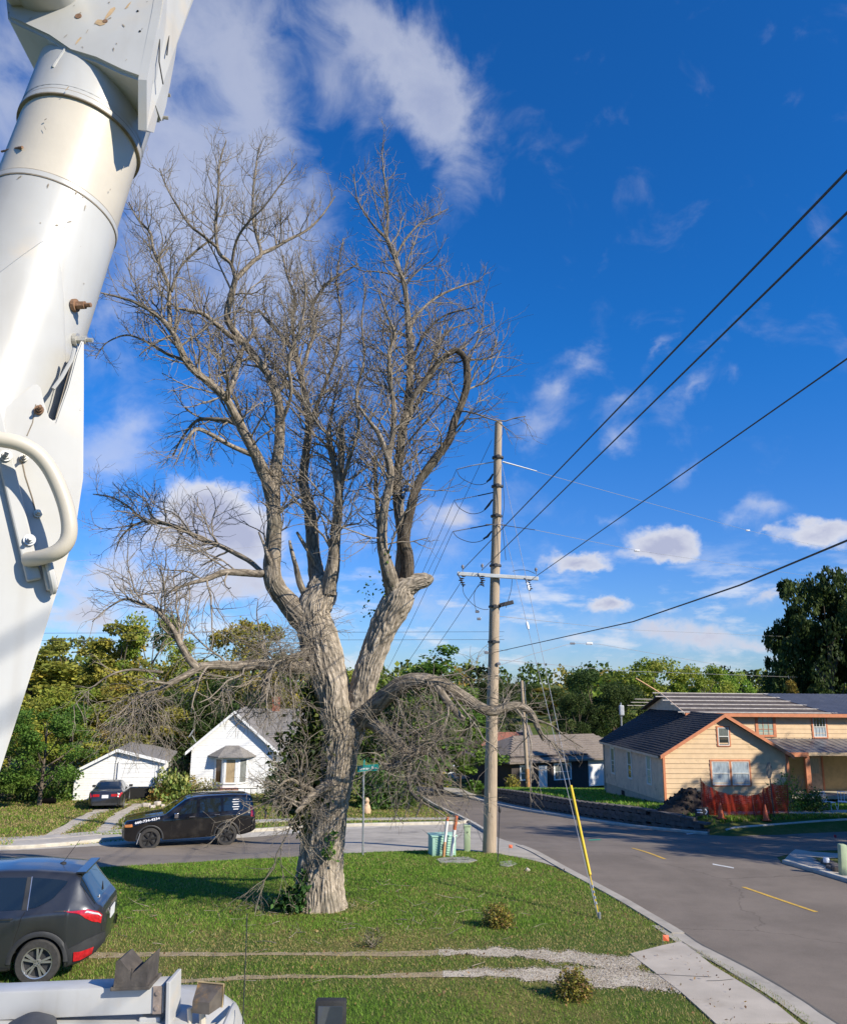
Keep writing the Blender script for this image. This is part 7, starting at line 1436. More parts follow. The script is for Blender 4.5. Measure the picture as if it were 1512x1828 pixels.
# grab handle and its mounting bar
h0 = .10
bar = MB(); a, b = on_plate(2, 790, .012)-TO, on_plate(55, 1012, .012)-TO; d = (b-a); u_ = d.normalized(); rot = Matrix((u_.cross(PN), u_, PN)).transposed(); bar.bbox((a+b)/2-u_*.04, (.038, d.length+.16, .028), .005, rot); br = bar.build('handle_bar', m_enamel, casing); br['label'] = 'flat mounting bar of the grab handle'
hp = [(-40, 770, .09), (-10, 782, .11), (30, 790, .12), (62, 806, .12), (86, 832, .12), (104, 866, .12), (118, 905, .12), (124, 940, .12), (120, 966, .115), (104, 984, .105), (82, 993, .08), (64, 997, .05), (50, 999, .02)]
q = [on_plate(x, y, l)-TO for x, y, l in hp]; qq, rr, _ = resample([tuple(p) for p in q], [.0165]*len(q), .012); mb = MB(); mb.tube([Vector(p) for p in qq], .0215, 18); mb.build('grab_handle', m_cream, truck, smooth=True)
for (px, py) in ((10, 815), (52, 965)): bolt(on_plate(px, py, .022)-TO, PN, .011, m_galv, .008)
mb = MB(); c = on_plate(88, 1026, .025)-TO; mb.tube([c+u_*.05*math.cos(t)+PN*.03*math.sin(t) for t in np.linspace(0, math.pi, 10)], .009, 8); mb.bbox(c+u_*.0, (.03, .09, .03), .006, rot); mb.build('lifting_eye', m_enamel, truck, smooth=True); mb = MB(); mb.tube([on_plate(86, 1043, .002)-TO, on_plate(88, 1055, .002)-TO], .008, 6); mb.build('rust_stain', m_rust, truck)
# turret and deck below, out of sight, carrying the arm
mb = MB(); mb.box((-.2, -.4, 1.05), (2.3, 5.2, .22)); mb.lathe([(.55, 1.15), (.5, 1.25), (.42, 2.4), (.36, 2.5)], (-.9, -.4, 0), 24); mb.build('deck', m_enamel, truck)
# boom rest beam, cradle, work light, cab roof and mirror
def W3(px, py, zc): return PZ(px, py, zc)-TO
zb_ = 4.75; b0, b1 = W3(-160, 1795, zb_), W3(300, 1776, zb_); dv = (b1-b0); ux = dv.normalized(); uy = Vector((0, 0, 1)).cross(ux).normalized(); rb_ = Matrix((ux, uy, ux.cross(uy))).transposed()
mb = MB(); mb.bbox((b0+b1)/2, (dv.length, .16, .155), .012, rb_); mb.build('boom_rest_beam', m_enamel, truck, smooth=True)
mb = MB(); mb.bbox(b1+ux*.035+Vector((0, 0, -.03)), (.025, .22, .27), .005, rb_); mb.build('end_plate', m_enamel, truck); mb = MB(); mb.bbox(b1-ux*.035+uy*-.083, (.055, .01, .15), .004, rb_); [mb.lathe([(.013, 0), (.012, .012)], b1-ux*.035+uy*-.095+Vector((0, 0, z)), 8, 'y') for z in (-.04, .04)]; mb.build('bolt_plate', M('rusty_plate', (.30, .24, .20), .7, .3, 15), truck)
mb = MB(); mb.bbox(b1-ux*.06+Vector((0, 0, -.55)), (.13, .13, .9), .01, rb_); mb.build('beam_post', m_enamel, truck)
m_cradle = M('dirty_rubber', (.085, .072, .060), .8, .25, 12, .2, 40, dirt=(.2, .17, .13), dirt_amt=.4, dirt_scale=5); cb = W3(244, 1752, zb_)
mb = MB(); pl = [(-.098, .0), (.098, .0), (.10, .148), (.005, .068), (-.072, .150), (-.096, .138)]; f3 = lambda x, z, y: cb+ux*x+Vector((0, 0, z+.005))+uy*y; mb.prism([f3(x, z, -.11) for x, z in pl], uy*.20); mb.build('boom_cradle', m_cradle, truck); mb = MB(); mb.bbox(cb+Vector((0, 0, -.005)), (.235, .22, .022), .006, rb_); mb.build('cradle_base', m_cradle, truck)
mb = MB(); mb.prism([f3(.002, .10, -.113), f3(.006, .10, -.113), f3(.004, .04, -.113)], uy*.002); mb.build('cradle_slit', m_dark, truck)
# cab: roof, pillars, windscreen, lower body
rz = W3(360, 1815, 4.75).z
mb = MB(); cab = MB(); X0, X1, Y0, Y1 = -1.75, W3(425, 1828, 4.7).x, 2.15, 4.1
def shell(zs):                           # lofted cab body
    V, F, n = [], [], 0
    for (z, ins) in zs:
        ring = []
        for (cx, cy, a0) in ((X1-.25-ins, Y1-.25-ins, 0), (X0+.25+ins, Y1-.25-ins, 90), (X0+.25+ins, Y0+.25+ins, 180), (X1-.25-ins, Y0+.25+ins, 270)): ring += [(cx+.25*math.cos(math.radians(a0+k*18)), cy+.25*math.sin(math.radians(a0+k*18)), z) for k in range(6)]
        n = len(ring); V += ring
    F = [(i*n+j, i*n+(j+1) % n, (i+1)*n+(j+1) % n, (i+1)*n+j) for i in range(len(zs)-1) for j in range(n)]+[tuple(range((len(zs)-1)*n, len(zs)*n)), tuple(range(n-1, -1, -1))]; cab.add(V, F)
shell([(.75, .0), (1.5, .0), (rz-.32, .05), (rz-.14, .11), (rz-.04, .2), (rz, .36)]); cab.build('cab', m_enamel, truck, smooth=True)
mb = MB(); mb.bbox((X0/2+X1/2, Y1+.5, .85), (1.7, 1.3, .5), .15); mb.build('bonnet', m_enamel, truck, smooth=True); mb = MB(); mb.bbox((X1-.02, (Y0+Y1)/2+.2, rz-.62), (.06, 1.1, .5), .02); mb.build('side_window', m_cglass, truck)
# tarp bundle and dark drum behind the beam
c = W3(52, 1872, 4.5); mb = MB(); mb.lathe([(.05, .17), (.13, .13), (.17, .0), (.17, -.3)], c, 20); mb.build('dark_dome', M('dark_grey_plastic', (.055, .058, .065), .6, .2, 6), truck, smooth=True)
c = W3(150, 1830, 4.9); mb = MB(); mb.bbox(c, (.5, .5, .16), .05, Matrix.Rotation(.2, 3, 'Y')); mb.build('folded_tarp', M('grey_tarp', (.5, .51, .52), .7, .15, 5), truck, smooth=True)
# work light
lc = W3(371, 1779, 4.75); R3 = Matrix.Rotation(math.radians(-12), 3, 'Z')
mb = MB(); vs = []
for (yy, hw, hh, dz) in ((-.085, .055, .032, -.035), (.01, .078, .055, -.004), (.05, .083, .06, 0)): vs += [lc+R3 @ Vector((sx*hw, yy, dz+sz*hh)) for sx, sz in ((-1, -1), (1, -1), (1, 1), (-1, 1))]
mb.add(vs, [(0, 1, 2, 3)]+[(i*4+j, i*4+(j+1) % 4, i*4+4+(j+1) % 4, i*4+4+j) for i in range(2) for j in range(4)]+[(8, 9, 10, 11)])
wl_ = mb.build('work_light', M('sooty_housing', (.10, .085, .07), .5, .3, 10, dirt=(.32, .18, .05), dirt_amt=.4, dirt_scale=8), truck); mb = MB(); rim = [lc+R3 @ Vector((sx*.085, .03, sz*.062)) for sx, sz in ((-1, -1), (1, -1), (1, 1), (-1, 1), (-1, -1))]; mb.tube(rim, .006, 6); mb.build('light_rim', M('brass_rim', (.42, .32, .17), .5, .25, 10), wl_)
mb = MB(); mb.tube([lc+Vector((-.10, -.02, -.06)), lc+Vector((-.09, -.02, -.15)), lc+Vector((0, -.02, -.165)), lc+Vector((.07, -.02, -.15))], .016, 7); mb.tube([lc+Vector((-.03, 0, -.06)), lc+Vector((-.02, 0, -.18))], .02, 8); mb.build('light_bracket', m_cream, wl_, smooth=True)
# marker lamp and rain gutter at the cab's edge
mb = MB(); mb.tube([W3(398, 1840, 4.5), W3(412, 1808, 4.75), W3(418, 1796, 5.1)], .018, 8); mb.build('roof_gutter', m_enamel, truck, smooth=True); mb = MB(); mb.tube([W3(433, 1840, 4.9), W3(439, 1700, 5.6), W3(441, 1632, 6.0)], .0035, 5); mb.build('whip_aerial', m_black_rubber, truck)
mc = W3(590, 1824, 5.2); mb = MB(); mb.bbox(mc, (.205, .07, .27), .045); mi = mb.build('door_mirror', m_black_rubber, truck, smooth=True); mb = MB(); mb.bbox(mc+Vector((0, -.036, -.01)), (.165, .006, .225), .03); mb.build('mirror_glass', M_glass('mirror_glass', (.05, .06, .07), .02), mi); mb = MB(); mb.tube([mc+Vector((0, 0, -.1)), Vector((X1-.05, mc.y+.2, mc.z-.35))], .014, 6); mb.build('mirror_arm', m_black_rubber, truck)
for yy in (-1.6, 4.3):
    for sx in (-1.35, .75): wheel(truck, sx, yy, .48, .28, 1 if sx > 0 else -1, m_galv, 8, 'one', .6)
# ------------------------------------------------------------------ small things along the street
def at(px, py): return G(px, py)
# retaining wall of split blocks
rw = thing('retaining_wall', (8, 48, gzf(6, 48)), 'dark low retaining wall of stacked blocks along the right pavement', 'wall'); ro = Vector(rw.location); m_block = M('dark_wall_block', (.115, .10, .09), .95, .3, 5, .6, 30, dirt=(.05, .055, .035), dirt_amt=.4, dirt_scale=1.5)
ln = [(float(wallx(y)), y) for y in np.arange(37.6, 66.01, .05)]; acc = 0; pts = [ln[0]]; last = np.array(ln[0])
for p in ln:
    if np.linalg.norm(np.array(p)-last) >= .62: pts.append(p); last = np.array(p)
for i in range(len(pts)-1):
    a, b = Vector((*pts[i], 0)), Vector((*pts[i+1], 0)); m_ = (a+b)/2; zf = gzf(m_.x-.35, m_.y); zt = gzf(m_.x+.95, m_.y)-.04; dr = (b-a).normalized(); h = max(.14, zt-zf); rows = max(1, round(h/.22)); nn = Vector((dr.y, -dr.x, 0))
    for r in range(rows):
        c = m_+(dr*((b-a).length*.5) if r % 2 else Vector((0, 0, 0))); mb = MB(); rot = Matrix((dr, Vector((0, 0, 1)).cross(dr), Vector((0, 0, 1)))).transposed()
        mb.box(c+Vector((0, 0, zf+h*(r+.5)/rows))+nn*random.uniform(.0, .03)-ro, ((b-a).length-.015, .34, h/rows-.012), rot); mb.build('block', m_block, rw)
    mb = MB(); mb.box(m_+Vector((0, 0, zf+h+.03))-ro, ((b-a).length-.01, .42, .07), rot); mb.build('cap_stone', m_block, rw)
# dirt heap, orange net, cones, arrow board in front of the yellow house
def gp(x, y, up=0): return Vector((x, y, gzf(x, y)+up))
hp_ = gp(13.05, 40.1); heap = thing('dirt_heap', hp_, 'dark heap of dug earth before the yellow gable', 'dirt heap'); n = 40; V, F = [], []
u = np.linspace(0, 2*math.pi, 41)[:-1]; rr = np.linspace(0, 1, 12); P3 = np.array([(math.cos(t)*r*1.65, math.sin(t)*r*1.0, 0) for r in rr[::-1] for t in u]); hz = np.array([1.12*(1-r**1.3) for r in rr[::-1] for t in u])+.16*fbm(P3*2.2+3, 4)*1.0; P3[:, 2] = hz-.05
idx = np.arange(12*40).reshape(12, 40); F = np.stack([idx[:-1], np.roll(idx[:-1], -1, 1), np.roll(idx[1:], -1, 1), idx[1:]], -1).reshape(-1, 4); mesh_np('earth', P3, F, M('dark_earth', (.045, .032, .024), .95, .5, 6, 1, 25), heap)
mb = MB()
for _ in range(90):
    t, r = random.uniform(0, 6.28), random.uniform(.2, 1); s = random.uniform(.05, .13); mb.box((math.cos(t)*r*1.6, math.sin(t)*r, 1.1*(1-r**1.3)), (s*1.4, s, s), Matrix.Rotation(random.uniform(0, 3), 3, Vector((random.random(), random.random(), 1))))
tag(mb.build('clods', M('earth_clod', (.05, .038, .028), .95, .5, 9), heap), kind='stuff')
def net_mat():
    m, nt, b = base_mat('orange_net'); b.inputs['Base Color'].default_value = (.44, .05, .018, 1); b.inputs['Roughness'].default_value = .5; tr = NN(nt, 'ShaderNodeBsdfTranslucent'); tr.inputs[0].default_value = (.5, .05, .015, 1); ms = NN(nt, 'ShaderNodeMixShader'); ms.inputs[0].default_value = .35; LK(nt, b.outputs[0], ms.inputs[1]); LK(nt, tr.outputs[0], ms.inputs[2]); LK(nt, ms.outputs[0], nt.nodes['Material Output'].inputs[0]); return m
m_net = net_mat(); nb = gp(15.2, 38.9); netf = thing('safety_net', nb, 'sagging orange safety net on stakes before the dirt heap', 'safety fence')
tops = [(13.25, 38.95, 1.55), (13.7, 38.75, 1.2), (14.2, 38.6, 1.0), (14.8, 38.5, .95), (15.6, 38.5, .92), (16.1, 38.7, 1.2), (16.6, 39.0, 1.4), (17.3, 38.95, 1.35)]
tx_, ty_, tz_ = zip(*tops); K = 64; NR = 17; mb = MB()
def net_pt(s, v): i = s*(len(tops)-1); x, y, h = (np.interp(i, range(len(tops)), q) for q in (tx_, ty_, tz_)); y += .10*math.sin(i*5.1)*math.sin(v*2.6)+.05*math.sin(i*11+v*3); h *= 1-.06*abs(math.sin(i*3.14)); return Vector((x, y, gzf(x, y)+.03+h*v))-nb
w = .012
for r in range(NR):                       # horizontal strands, then uprights: real holes between
    for k in range(K):
        a, b = net_pt(k/K, r/(NR-1)), net_pt((k+1)/K, r/(NR-1)); mb.add([a-Vector((0, 0, w)), b-Vector((0, 0, w)), b+Vector((0, 0, w)), a+Vector((0, 0, w))], [(0, 1, 2, 3)])
for k in range(K*2+1):
    for r in range(NR-1):
        a, b = net_pt(k/K/2, r/(NR-1)), net_pt(k/K/2, (r+1)/(NR-1)); d = Vector((w*.8, -.004, 0)); mb.add([a-d, a+d, b+d, b-d], [(0, 1, 2, 3)])
tag(mb.build('netting', m_net, netf, fixn=False), kind='stuff')
for k in (0, .30, .55, .72, 1.0):
    a = net_pt(k, 0); mb = MB(); mb.tube([a-Vector((0, .02, .2)), net_pt(k, 1.04)], .016, 6); mb.build('stake', m_hard, netf)
back = thing('safety_net', gp(15.1, 39.9), 'second fold of orange safety net lying behind the first', 'safety fence'); mb = MB()
for r in range(9):
    for k in range(30): a, b = [Vector((-1.5+3.2*q/30, .2*math.sin(q*.5), .05+.085*r+.05*math.sin(q*.9))) for q in (k, k+1)]; mb.add([a, b, b+Vector((0, 0, .03)), a+Vector((0, 0, .03))], [(0, 1, 2, 3)])
for k in range(45): a = Vector((-1.5+3.2*k/45, .2*math.sin(k/1.5*.5), .04)); mb.add([a, a+Vector((.025, 0, 0)), a+Vector((.025, 0, .75)), a+Vector((0, 0, .75))], [(0, 1, 2, 3)])
tag(mb.build('netting', m_net, back, fixn=False), kind='stuff')
m_cone = M('cone_orange', (.60, .10, .025), .5, .12, 6)
for (x, y, lb) in ((15.85, 38.1, 'orange traffic cone standing clear in front of the net'), (13.85, 38.25, 'orange traffic cone half hidden against the left of the net')):
    c = thing('traffic_cone', gp(x, y), lb, 'traffic cone', 'cones by the orange net'); mb = MB(); mb.lathe([(.16, .03), (.135, .08), (.04, .68), (.025, .70)], (0, 0, 0), 18); mb.build('body', m_cone, c, smooth=True); mb = MB(); mb.bbox((0, 0, .02), (.38, .38, .04), .01); mb.build('base', m_cone, c)
bl = thing('barricade_strip', gp(11.6, 39.75), 'long orange plastic strip lying along the dirt heap', 'barrier'); mb = MB(); mb.tube([(-.7, .15, .12), (0, 0, .05), (1.0, -.25, .06), (2.0, -.5, .04)], .035, 6); mb.build('strip', m_cone, bl)
ab = thing('arrow_board', gp(13.0, 38.3), 'small black detour board with white marks and an arrow', 'sign'); mb = MB(); mb.bbox((0, 0, .30), (.66, .03, .34), .01, Matrix.Rotation(-.15, 3, 'Y')); mb.build('board', m_trim, ab); mb = MB()
for (x, z, w) in ((-.15, .38, .2), (-.13, .27, .2), (-.02, .37, .05), (-.0, .26, .05)): mb.box((x, -.018, z), (w, .004, .05))
mb.prism([(.13, -.018, .43), (.19, -.018, .43), (.27, -.018, .31), (.19, -.018, .19), (.13, -.018, .19), (.21, -.018, .31)], (0, -.004, 0)); mb.build('marks', m_letter, ab); mb = MB(); [mb.tube([(x, .02, -.05), (x, .02, .2)], .012, 5) for x in (-.25, .25)]; mb.build('legs', m_galv, ab)
# stop sign seen from the back
ssp = gp(16.35, 38.35); ss = thing('stop_sign', ssp, 'grey back of an octagonal sign on a thin post by the yellow gable', 'sign'); mb = MB(); mb.tube([(0, 0, -.1), (-.06, 0, 1.75)], .03, 6); mb.build('post', m_hard, ss); mb = MB(); R8 = Matrix.Rotation(math.radians(46), 3, 'Z'); oc = [R8 @ Vector((.38*math.cos(math.radians(22.5+45*k)), 0, .38*math.sin(math.radians(22.5+45*k))))+Vector((-.08, -.02, 2.12)) for k in range(8)]; mb.prism(oc, R8 @ Vector((0, .006, 0))); mb.build('plate', M('sign_back', (.13, .13, .13), .5, .1), ss)
# street name sign
sgp = at(648, 1527); sg = thing('street_sign', sgp, 'teal street name sign on a slim grey post behind the old trunk', 'sign'); SY = sgp.y
def Ls(px, py): return P(px, py, SY)-sgp
mb = MB(); mb.tube([(0, 0, -.2), Ls(649, 1388), Ls(650, 1378)], .032, 8); mb.build('post', m_galv, sg); a, b = Ls(638, 1373), Ls(676, 1370); d = b-a; mb = MB(); ux = d.normalized(); rr_ = Matrix((ux, Vector((0, 1, 0)), ux.cross(Vector((0, 1, 0))))).transposed(); mb.bbox((a+b)/2, (d.length, .01, .20), .03, rr_); sbd = mb.build('blade', M('teal_sign', (.01, .28, .26), .4, .08, 4), sg)
mb = MB(); x = -.28
for w, h in ((.05, .09), (.03, .06), (.06, .06), (.02, .09), (.05, .06), (.03, .06), (.0, 0), (.06, .09), (.03, .05), (.05, .06)):
    if w: mb.box((a+b)/2+ux*(x+w/2)+Vector((0, -.009, -.02+h/2-.03)), (w*.8, .004, h), rr_)
    x += w+.018 if w else .05
mb.build('legend', m_letter, sg); mb = MB(); mb.bbox(Ls(650, 1381), (.07, .07, .1), .01); mb.build('bracket', m_galv, sg); mb = MB(); mb.bbox(Ls(650, 1364)+Vector((0, 0, .02)), (.01, .62, .18), .03); mb.build('blade', bpy.data.materials['teal_sign'], sg)
# green utility box, pedestals, marker posts, slabs, lamp stake
m_ubox = M('mint_utility_box', (.36, .58, .46), .55, .08, 4, dirt=(.3, .36, .26), dirt_amt=.3, dirt_scale=3)
ubp = at(792, 1529); ub = thing('utility_cabinet', ubp, 'mint green ribbed utility cabinet beside the pole', 'utility box', rotz=math.radians(14)); mb = MB(); mb.bbox((0, .22, .30), (.80, .55, .62), .03); mb.build('body', m_ubox, ub, smooth=True); mb = MB(); mb.bbox((0, .22, .615), (.86, .61, .05), .02); mb.build('lid', m_ubox, ub, smooth=True)
for k in range(7): mb = MB(); mb.bbox((.04, -.065, .10+k*.072), (.62, .022, .03), .008); mb.build('louvre', m_ubox, ub)
pdp = at(834, 1521); pd_ = thing('pedestal', pdp, 'pale green upright telephone pedestal left of the pole', 'utility pedestal'); mb = MB(); mb.bbox((0, 0, .40), (.21, .18, .88), .03); mb.build('body', M('pale_green_pedestal', (.36, .44, .27), .6, .08, 4), pd_, smooth=True); mb = MB(); mb.bbox((0, 0, .83), (.24, .21, .06), .02); mb.build('cap', bpy.data.materials['pale_green_pedestal'], pd_); mb = MB(); [mb.box((dx, -.094, .62+dz), (.008, .006, .05)) for dx, dz in ((-.02, .02), (.005, 0), (.02, .015))]; mb.build('marks', m_dark, pd_)
def marker(b, t, r, cols, label):
    b_ = at(*b); tt = P(t[0], t[1], b_.y+.02)-b_; o = thing('marker_post', b_, label, 'marker post', 'leaning marker posts by the green cabinet')
    for (f0, f1, m_, nm) in cols: mb = MB(); mb.tube([tt*f0-(Vector((0, 0, .1)) if f0 == 0 else Vector()), tt*f1], r, 10); mb.build(nm, m_, o, smooth=True)
m_org = M('faded_orange', (.55, .14, .05), .6, .2, 8); m_pwhite = M('post_white', (.72, .71, .68), .6, .06, 10, dirt=(.4, .25, .15), dirt_amt=.2, dirt_scale=6); m_rpost = M('rusted_post', (.50, .26, .11), .8, .3, 12, dirt=(.6, .55, .48), dirt_amt=.5, dirt_scale=7)
marker((804, 1531), (815, 1457), .055, [(0, .66, m_pwhite, 'post'), (.66, 1.0, m_org, 'orange_band')], 'leaning white marker post with an orange-red top'); marker((791, 1531), (799, 1459), .05, [(0, .38, m_rpost, 'post'), (.38, .9, m_pwhite, 'white_sleeve'), (.9, 1.0, m_org, 'orange_band')], 'rust-stained leaning marker post left of the white one')
m_slab = M('grey_slab', (.30, .285, .26), .9, .18, 4, .4, 40)
def slab(poly, label, h=.03):
    ps = [at(*p) for p in poly]; c = sum(ps, Vector())/len(ps); o = thing('access_cover', c, label, 'slab'); mb = MB(); mb.prism([p-c+Vector((0, 0, -.05)) for p in ps], (0, 0, .05+h)); mb.build('slab', m_slab, o); return o, c
so, sc = slab([(779, 1536), (793, 1533), (834, 1532), (852, 1538), (836, 1542), (786, 1542)], 'flat grey concrete slab in the grass before the green cabinet', .035); mb = MB(); [mb.box((x, 0, .04), (.25, .04, .006)) for x in (-.1, .3)]; mb.build('lid_slots', m_dark, so)
slab([(892, 1540), (912, 1538), (924, 1544), (905, 1549), (893, 1547)], 'small brownish slab in the grass right of the black stake', .02)
lsb = at(888, 1541); ls = thing('lamp_stake', lsb, 'thin black stake with a small dark head beside the pole foot', 'garden stake'); lt = P(892, 1443, lsb.y)-lsb; mb = MB(); mb.tube([(0, 0, -.1), lt], .016, 6); mb.build('stem', m_hard, ls); mb = MB(); mb.lathe([(.02, -.14), (.045, -.1), (.045, .02), (.02, .06)], lt, 10); mb.build('head', m_hard, ls, smooth=True)
def flag(px, py, col, label, h=.32):
    b_ = at(px, py); o = thing('marker_flag', b_, label, 'marker flag', 'little survey flags in the grass'); mb = MB(); mb.tube([(0, 0, -.03), (.01, 0, h)], .004, 4); mb.build('wire', m_galv, o); mb = MB(); mb.add([(.01, 0, h), (.13, .02, h-.01), (.12, -.02, h-.11), (.01, 0, h-.1)], [(0, 1, 2, 3)]); mb.add([(.01, .003, h), (.13, .023, h-.01), (.12, -.017, h-.11), (.01, .003, h-.1)], [(3, 2, 1, 0)]); mb.build('flag', col, o)
m_fl = M('flag_orange', (.65, .12, .04), .6, .1); flag(908, 1527, m_fl, 'small orange flag at the corner of the lawn by the pole'); flag(1489, 1506, M('flag_red', (.6, .04, .05), .6, .1), 'small red flag by the pedestal at the right edge'); flag(1183, 1690, m_fl, 'orange flag where the lawn meets the driveway apron', .2)
rk = at(942, 1556); o = thing('stone', rk, 'pale little stone on the lawn right of the pole', 'stone'); mb = MB(); mb.bbox((0, 0, .03), (.12, .1, .1), .035, Matrix.Rotation(.5, 3, 'Y')); mb.build('stone', M('pale_stone', (.55, .48, .40), .8, .2, 12), o)
# right-hand corner: pedestal, low kerb wall, mound
rp = Vector((P(1503, 1520, 24.3).x, 24.3, gzf(13, 24.3)+.05)); o = thing('pedestal', rp, 'pale green pedestal cut by the right edge of the picture', 'utility pedestal'); mb = MB(); mb.bbox((0, 0, .38), (.2, .2, .86), .03, Matrix.Rotation(.05, 3, 'Y')); mb.build('body', bpy.data.materials['pale_green_pedestal'], o, smooth=True)
mo = Vector((14.6, 25.6, gzf(14.6, 25.6))); md = thing('corner_wall', mo, 'dark broken edging wall round the corner mound at the right', 'wall'); mb = MB(); [mb.bbox((-2.1+k*.62, -.75+.16*math.sin(k*1.7)-k*.10, .09), (.6, .3, .26), .04, Matrix.Rotation(.2*math.sin(k*2.1)-.15, 3, 'Z')) for k in range(9)]; [mb.bbox((-2.2+.25*math.sin(k), -.4+k*.4, .05), (.3, .42, .18), .04, Matrix.Rotation(.3*math.sin(k*3), 3, 'Z')) for k in range(3)]; mb.build('edging', m_block, md)
mnd = MB(); V = []; 
for i in range(9):
    for j in range(9): x, y = -2.0+i*.55, -.6+j*.25; V.append((x, y, .20*math.exp(-((i-4.5)/3.5)**2-((j-4)/3)**2)+.02*math.sin(i*2.3+j)))
mnd.add(V, [(i*9+j, (i+1)*9+j, (i+1)*9+j+1, i*9+j+1) for i in range(8) for j in range(8)]); tag(mnd.build('verge_mound', bpy.data.materials['lawn_ground'], None, smooth=True), kind='structure').location = mo
wc = Vector((P(1473, 1512, 25.6).x, 25.6, gzf(13, 25.6)+.16)); o = thing('pipe_cover', wc, 'small white plastic cap on the mound at the right', 'pipe cap'); mb = MB(); mb.lathe([(.09, 0), (.09, .1), (.07, .13)], (0, 0, 0), 12); mb.build('cap', m_letter, o, smooth=True)
# porch furniture
def chair(p, rz, label):
    c = thing('garden_chair', p, label, 'chair', 'white chairs by the porch', rz); mb = MB(); mb.bbox((0, 0, .42), (.46, .46, .03), .01); mb.build('seat', m_letter, c); mb = MB(); [mb.tube([(x, .22, .42), (x*1.05, .3, .86)], .014, 5) for x in (-.2, -.07, .07, .2)]; mb.tube([(-.21, .3, .86), (.21, .3, .86)], .018, 6); mb.build('backrest', m_letter, c)
    for sx in (-1, 1):
        for sy in (-1, 1): mb = MB(); mb.tube([(sx*.19, sy*.19, .42), (sx*.26, sy*.26, 0)], .016, 5); mb.build('leg', m_letter, c)
chair(gp(20.05, 40.6), .6, 'white garden chair on the grass by the porch post'); chair(gp(20.9, 40.9), -.5, 'second white garden chair, farther right before the door')
tb = thing('garden_table', gp(19.5, 41.2), 'brown-topped garden table beside the white chair', 'table'); mb = MB(); mb.lathe([(.45, 0), (.45, .03)], (0, 0, .68), 20); mb.build('table_top', m_door, tb); mb = MB(); [mb.tube([(.3*math.cos(t), .3*math.sin(t), .68), (.38*math.cos(t), .38*math.sin(t), 0)], .016, 5) for t in (0, 1.57, 3.14, 4.71)]; mb.build('legs', m_letter, tb)
pb = thing('bucket', gp(21.9, 40.9), 'white bucket on the ground before the porch', 'bucket'); mb = MB(); mb.lathe([(.12, 0), (.16, .32), (.15, .32), (.115, .02)], (0, 0, 0), 16); mb.build('pail', m_letter, pb, smooth=True)
# garden ornament, small posts and stones on the left
gop = Vector((P(655, 1424, 47).x, 47, gzf(-3.4, 47))); o = thing('garden_ornament', gop, 'tan garden ornament under the evergreen shrubs', 'ornament'); mb = MB(); mb.lathe([(.22, 0), (.26, .15), (.2, .4), (.12, .55), (.16, .68), (.08, .85)], (0, 0, 0), 14); mb.build('figure', M('tan_plaster', (.62, .42, .26), .7, .15, 6), o, smooth=True)
for (px, py, Y, lb) in ((474, 1462, 42.5, 'short dark wooden stake on the dry verge'),):
    b_ = Vector((P(px, py, Y).x, Y, gzf(P(px, py, Y).x, Y))); o = thing('stake', b_, lb, 'stake'); mb = MB(); mb.tube([(0, 0, -.1), (0, 0, .6)], .05, 6); mb.build('stake', m_hard, o)
bb = Vector((P(722, 1416, 60).x, 60, gzf(0, 60)))
wp = Vector((P(915, 1420, 62).x, 62, gzf(5, 62))); o = thing('white_post', wp, 'short white post in the grass beyond the utility pole', 'post'); mb = MB(); mb.bbox((0, 0, .35), (.22, .22, .9), .04); mb.build('post', m_letter, o)
for i, (px, py, s) in enumerate(((262, 1441, .28), (272, 1443, .22), (281, 1438, .3), (290, 1441, .2), (258, 1438, .18))):
    b_ = at(px, py); o = thing('edging_stone', b_, ['third pale edging stone before the brown plants', 'pale edging stone nearest the street below the brown plants', 'largest pale edging stone, under the grassy plants', 'small pale edging stone farthest right by the black SUV roof', 'smallest pale edging stone, leftmost by the drive'][i], 'stone', 'pale stones round the flower bed'); mb = MB(); mb.bbox((0, 0, s*.3), (s*1.4, s, s*.8), s*.3, Matrix.Rotation(i*.7, 3, 'Z')); mb.build('stone', bpy.data.materials['pale_stone'], o)
lg = at(82, 1436); o = thing('log', lg, 'weathered log lying in the shade left of the garage', 'log'); mb = MB(); mb.tube([(-.5, 0, .15), (.5, .1, .17)], .16, 10); mb.build('log', m_bark_dull, o, smooth=True)
# gas meters, far lot and its slope
lot = [(15.5, 138), (27, 139), (31, 172), (21, 168)]; sheet('parking_lot', lot, .1, m_asphalt_old); sheet('far_street', [(20.5, 172), (24, 172), (30, 225), (26, 225)], .15, m_asphalt_old); sheet('far_verge', [(8, 172.5), (42, 172.5), (42, 174), (8, 174)], .2, M('rusty_verge', (.25, .12, .06), .9))

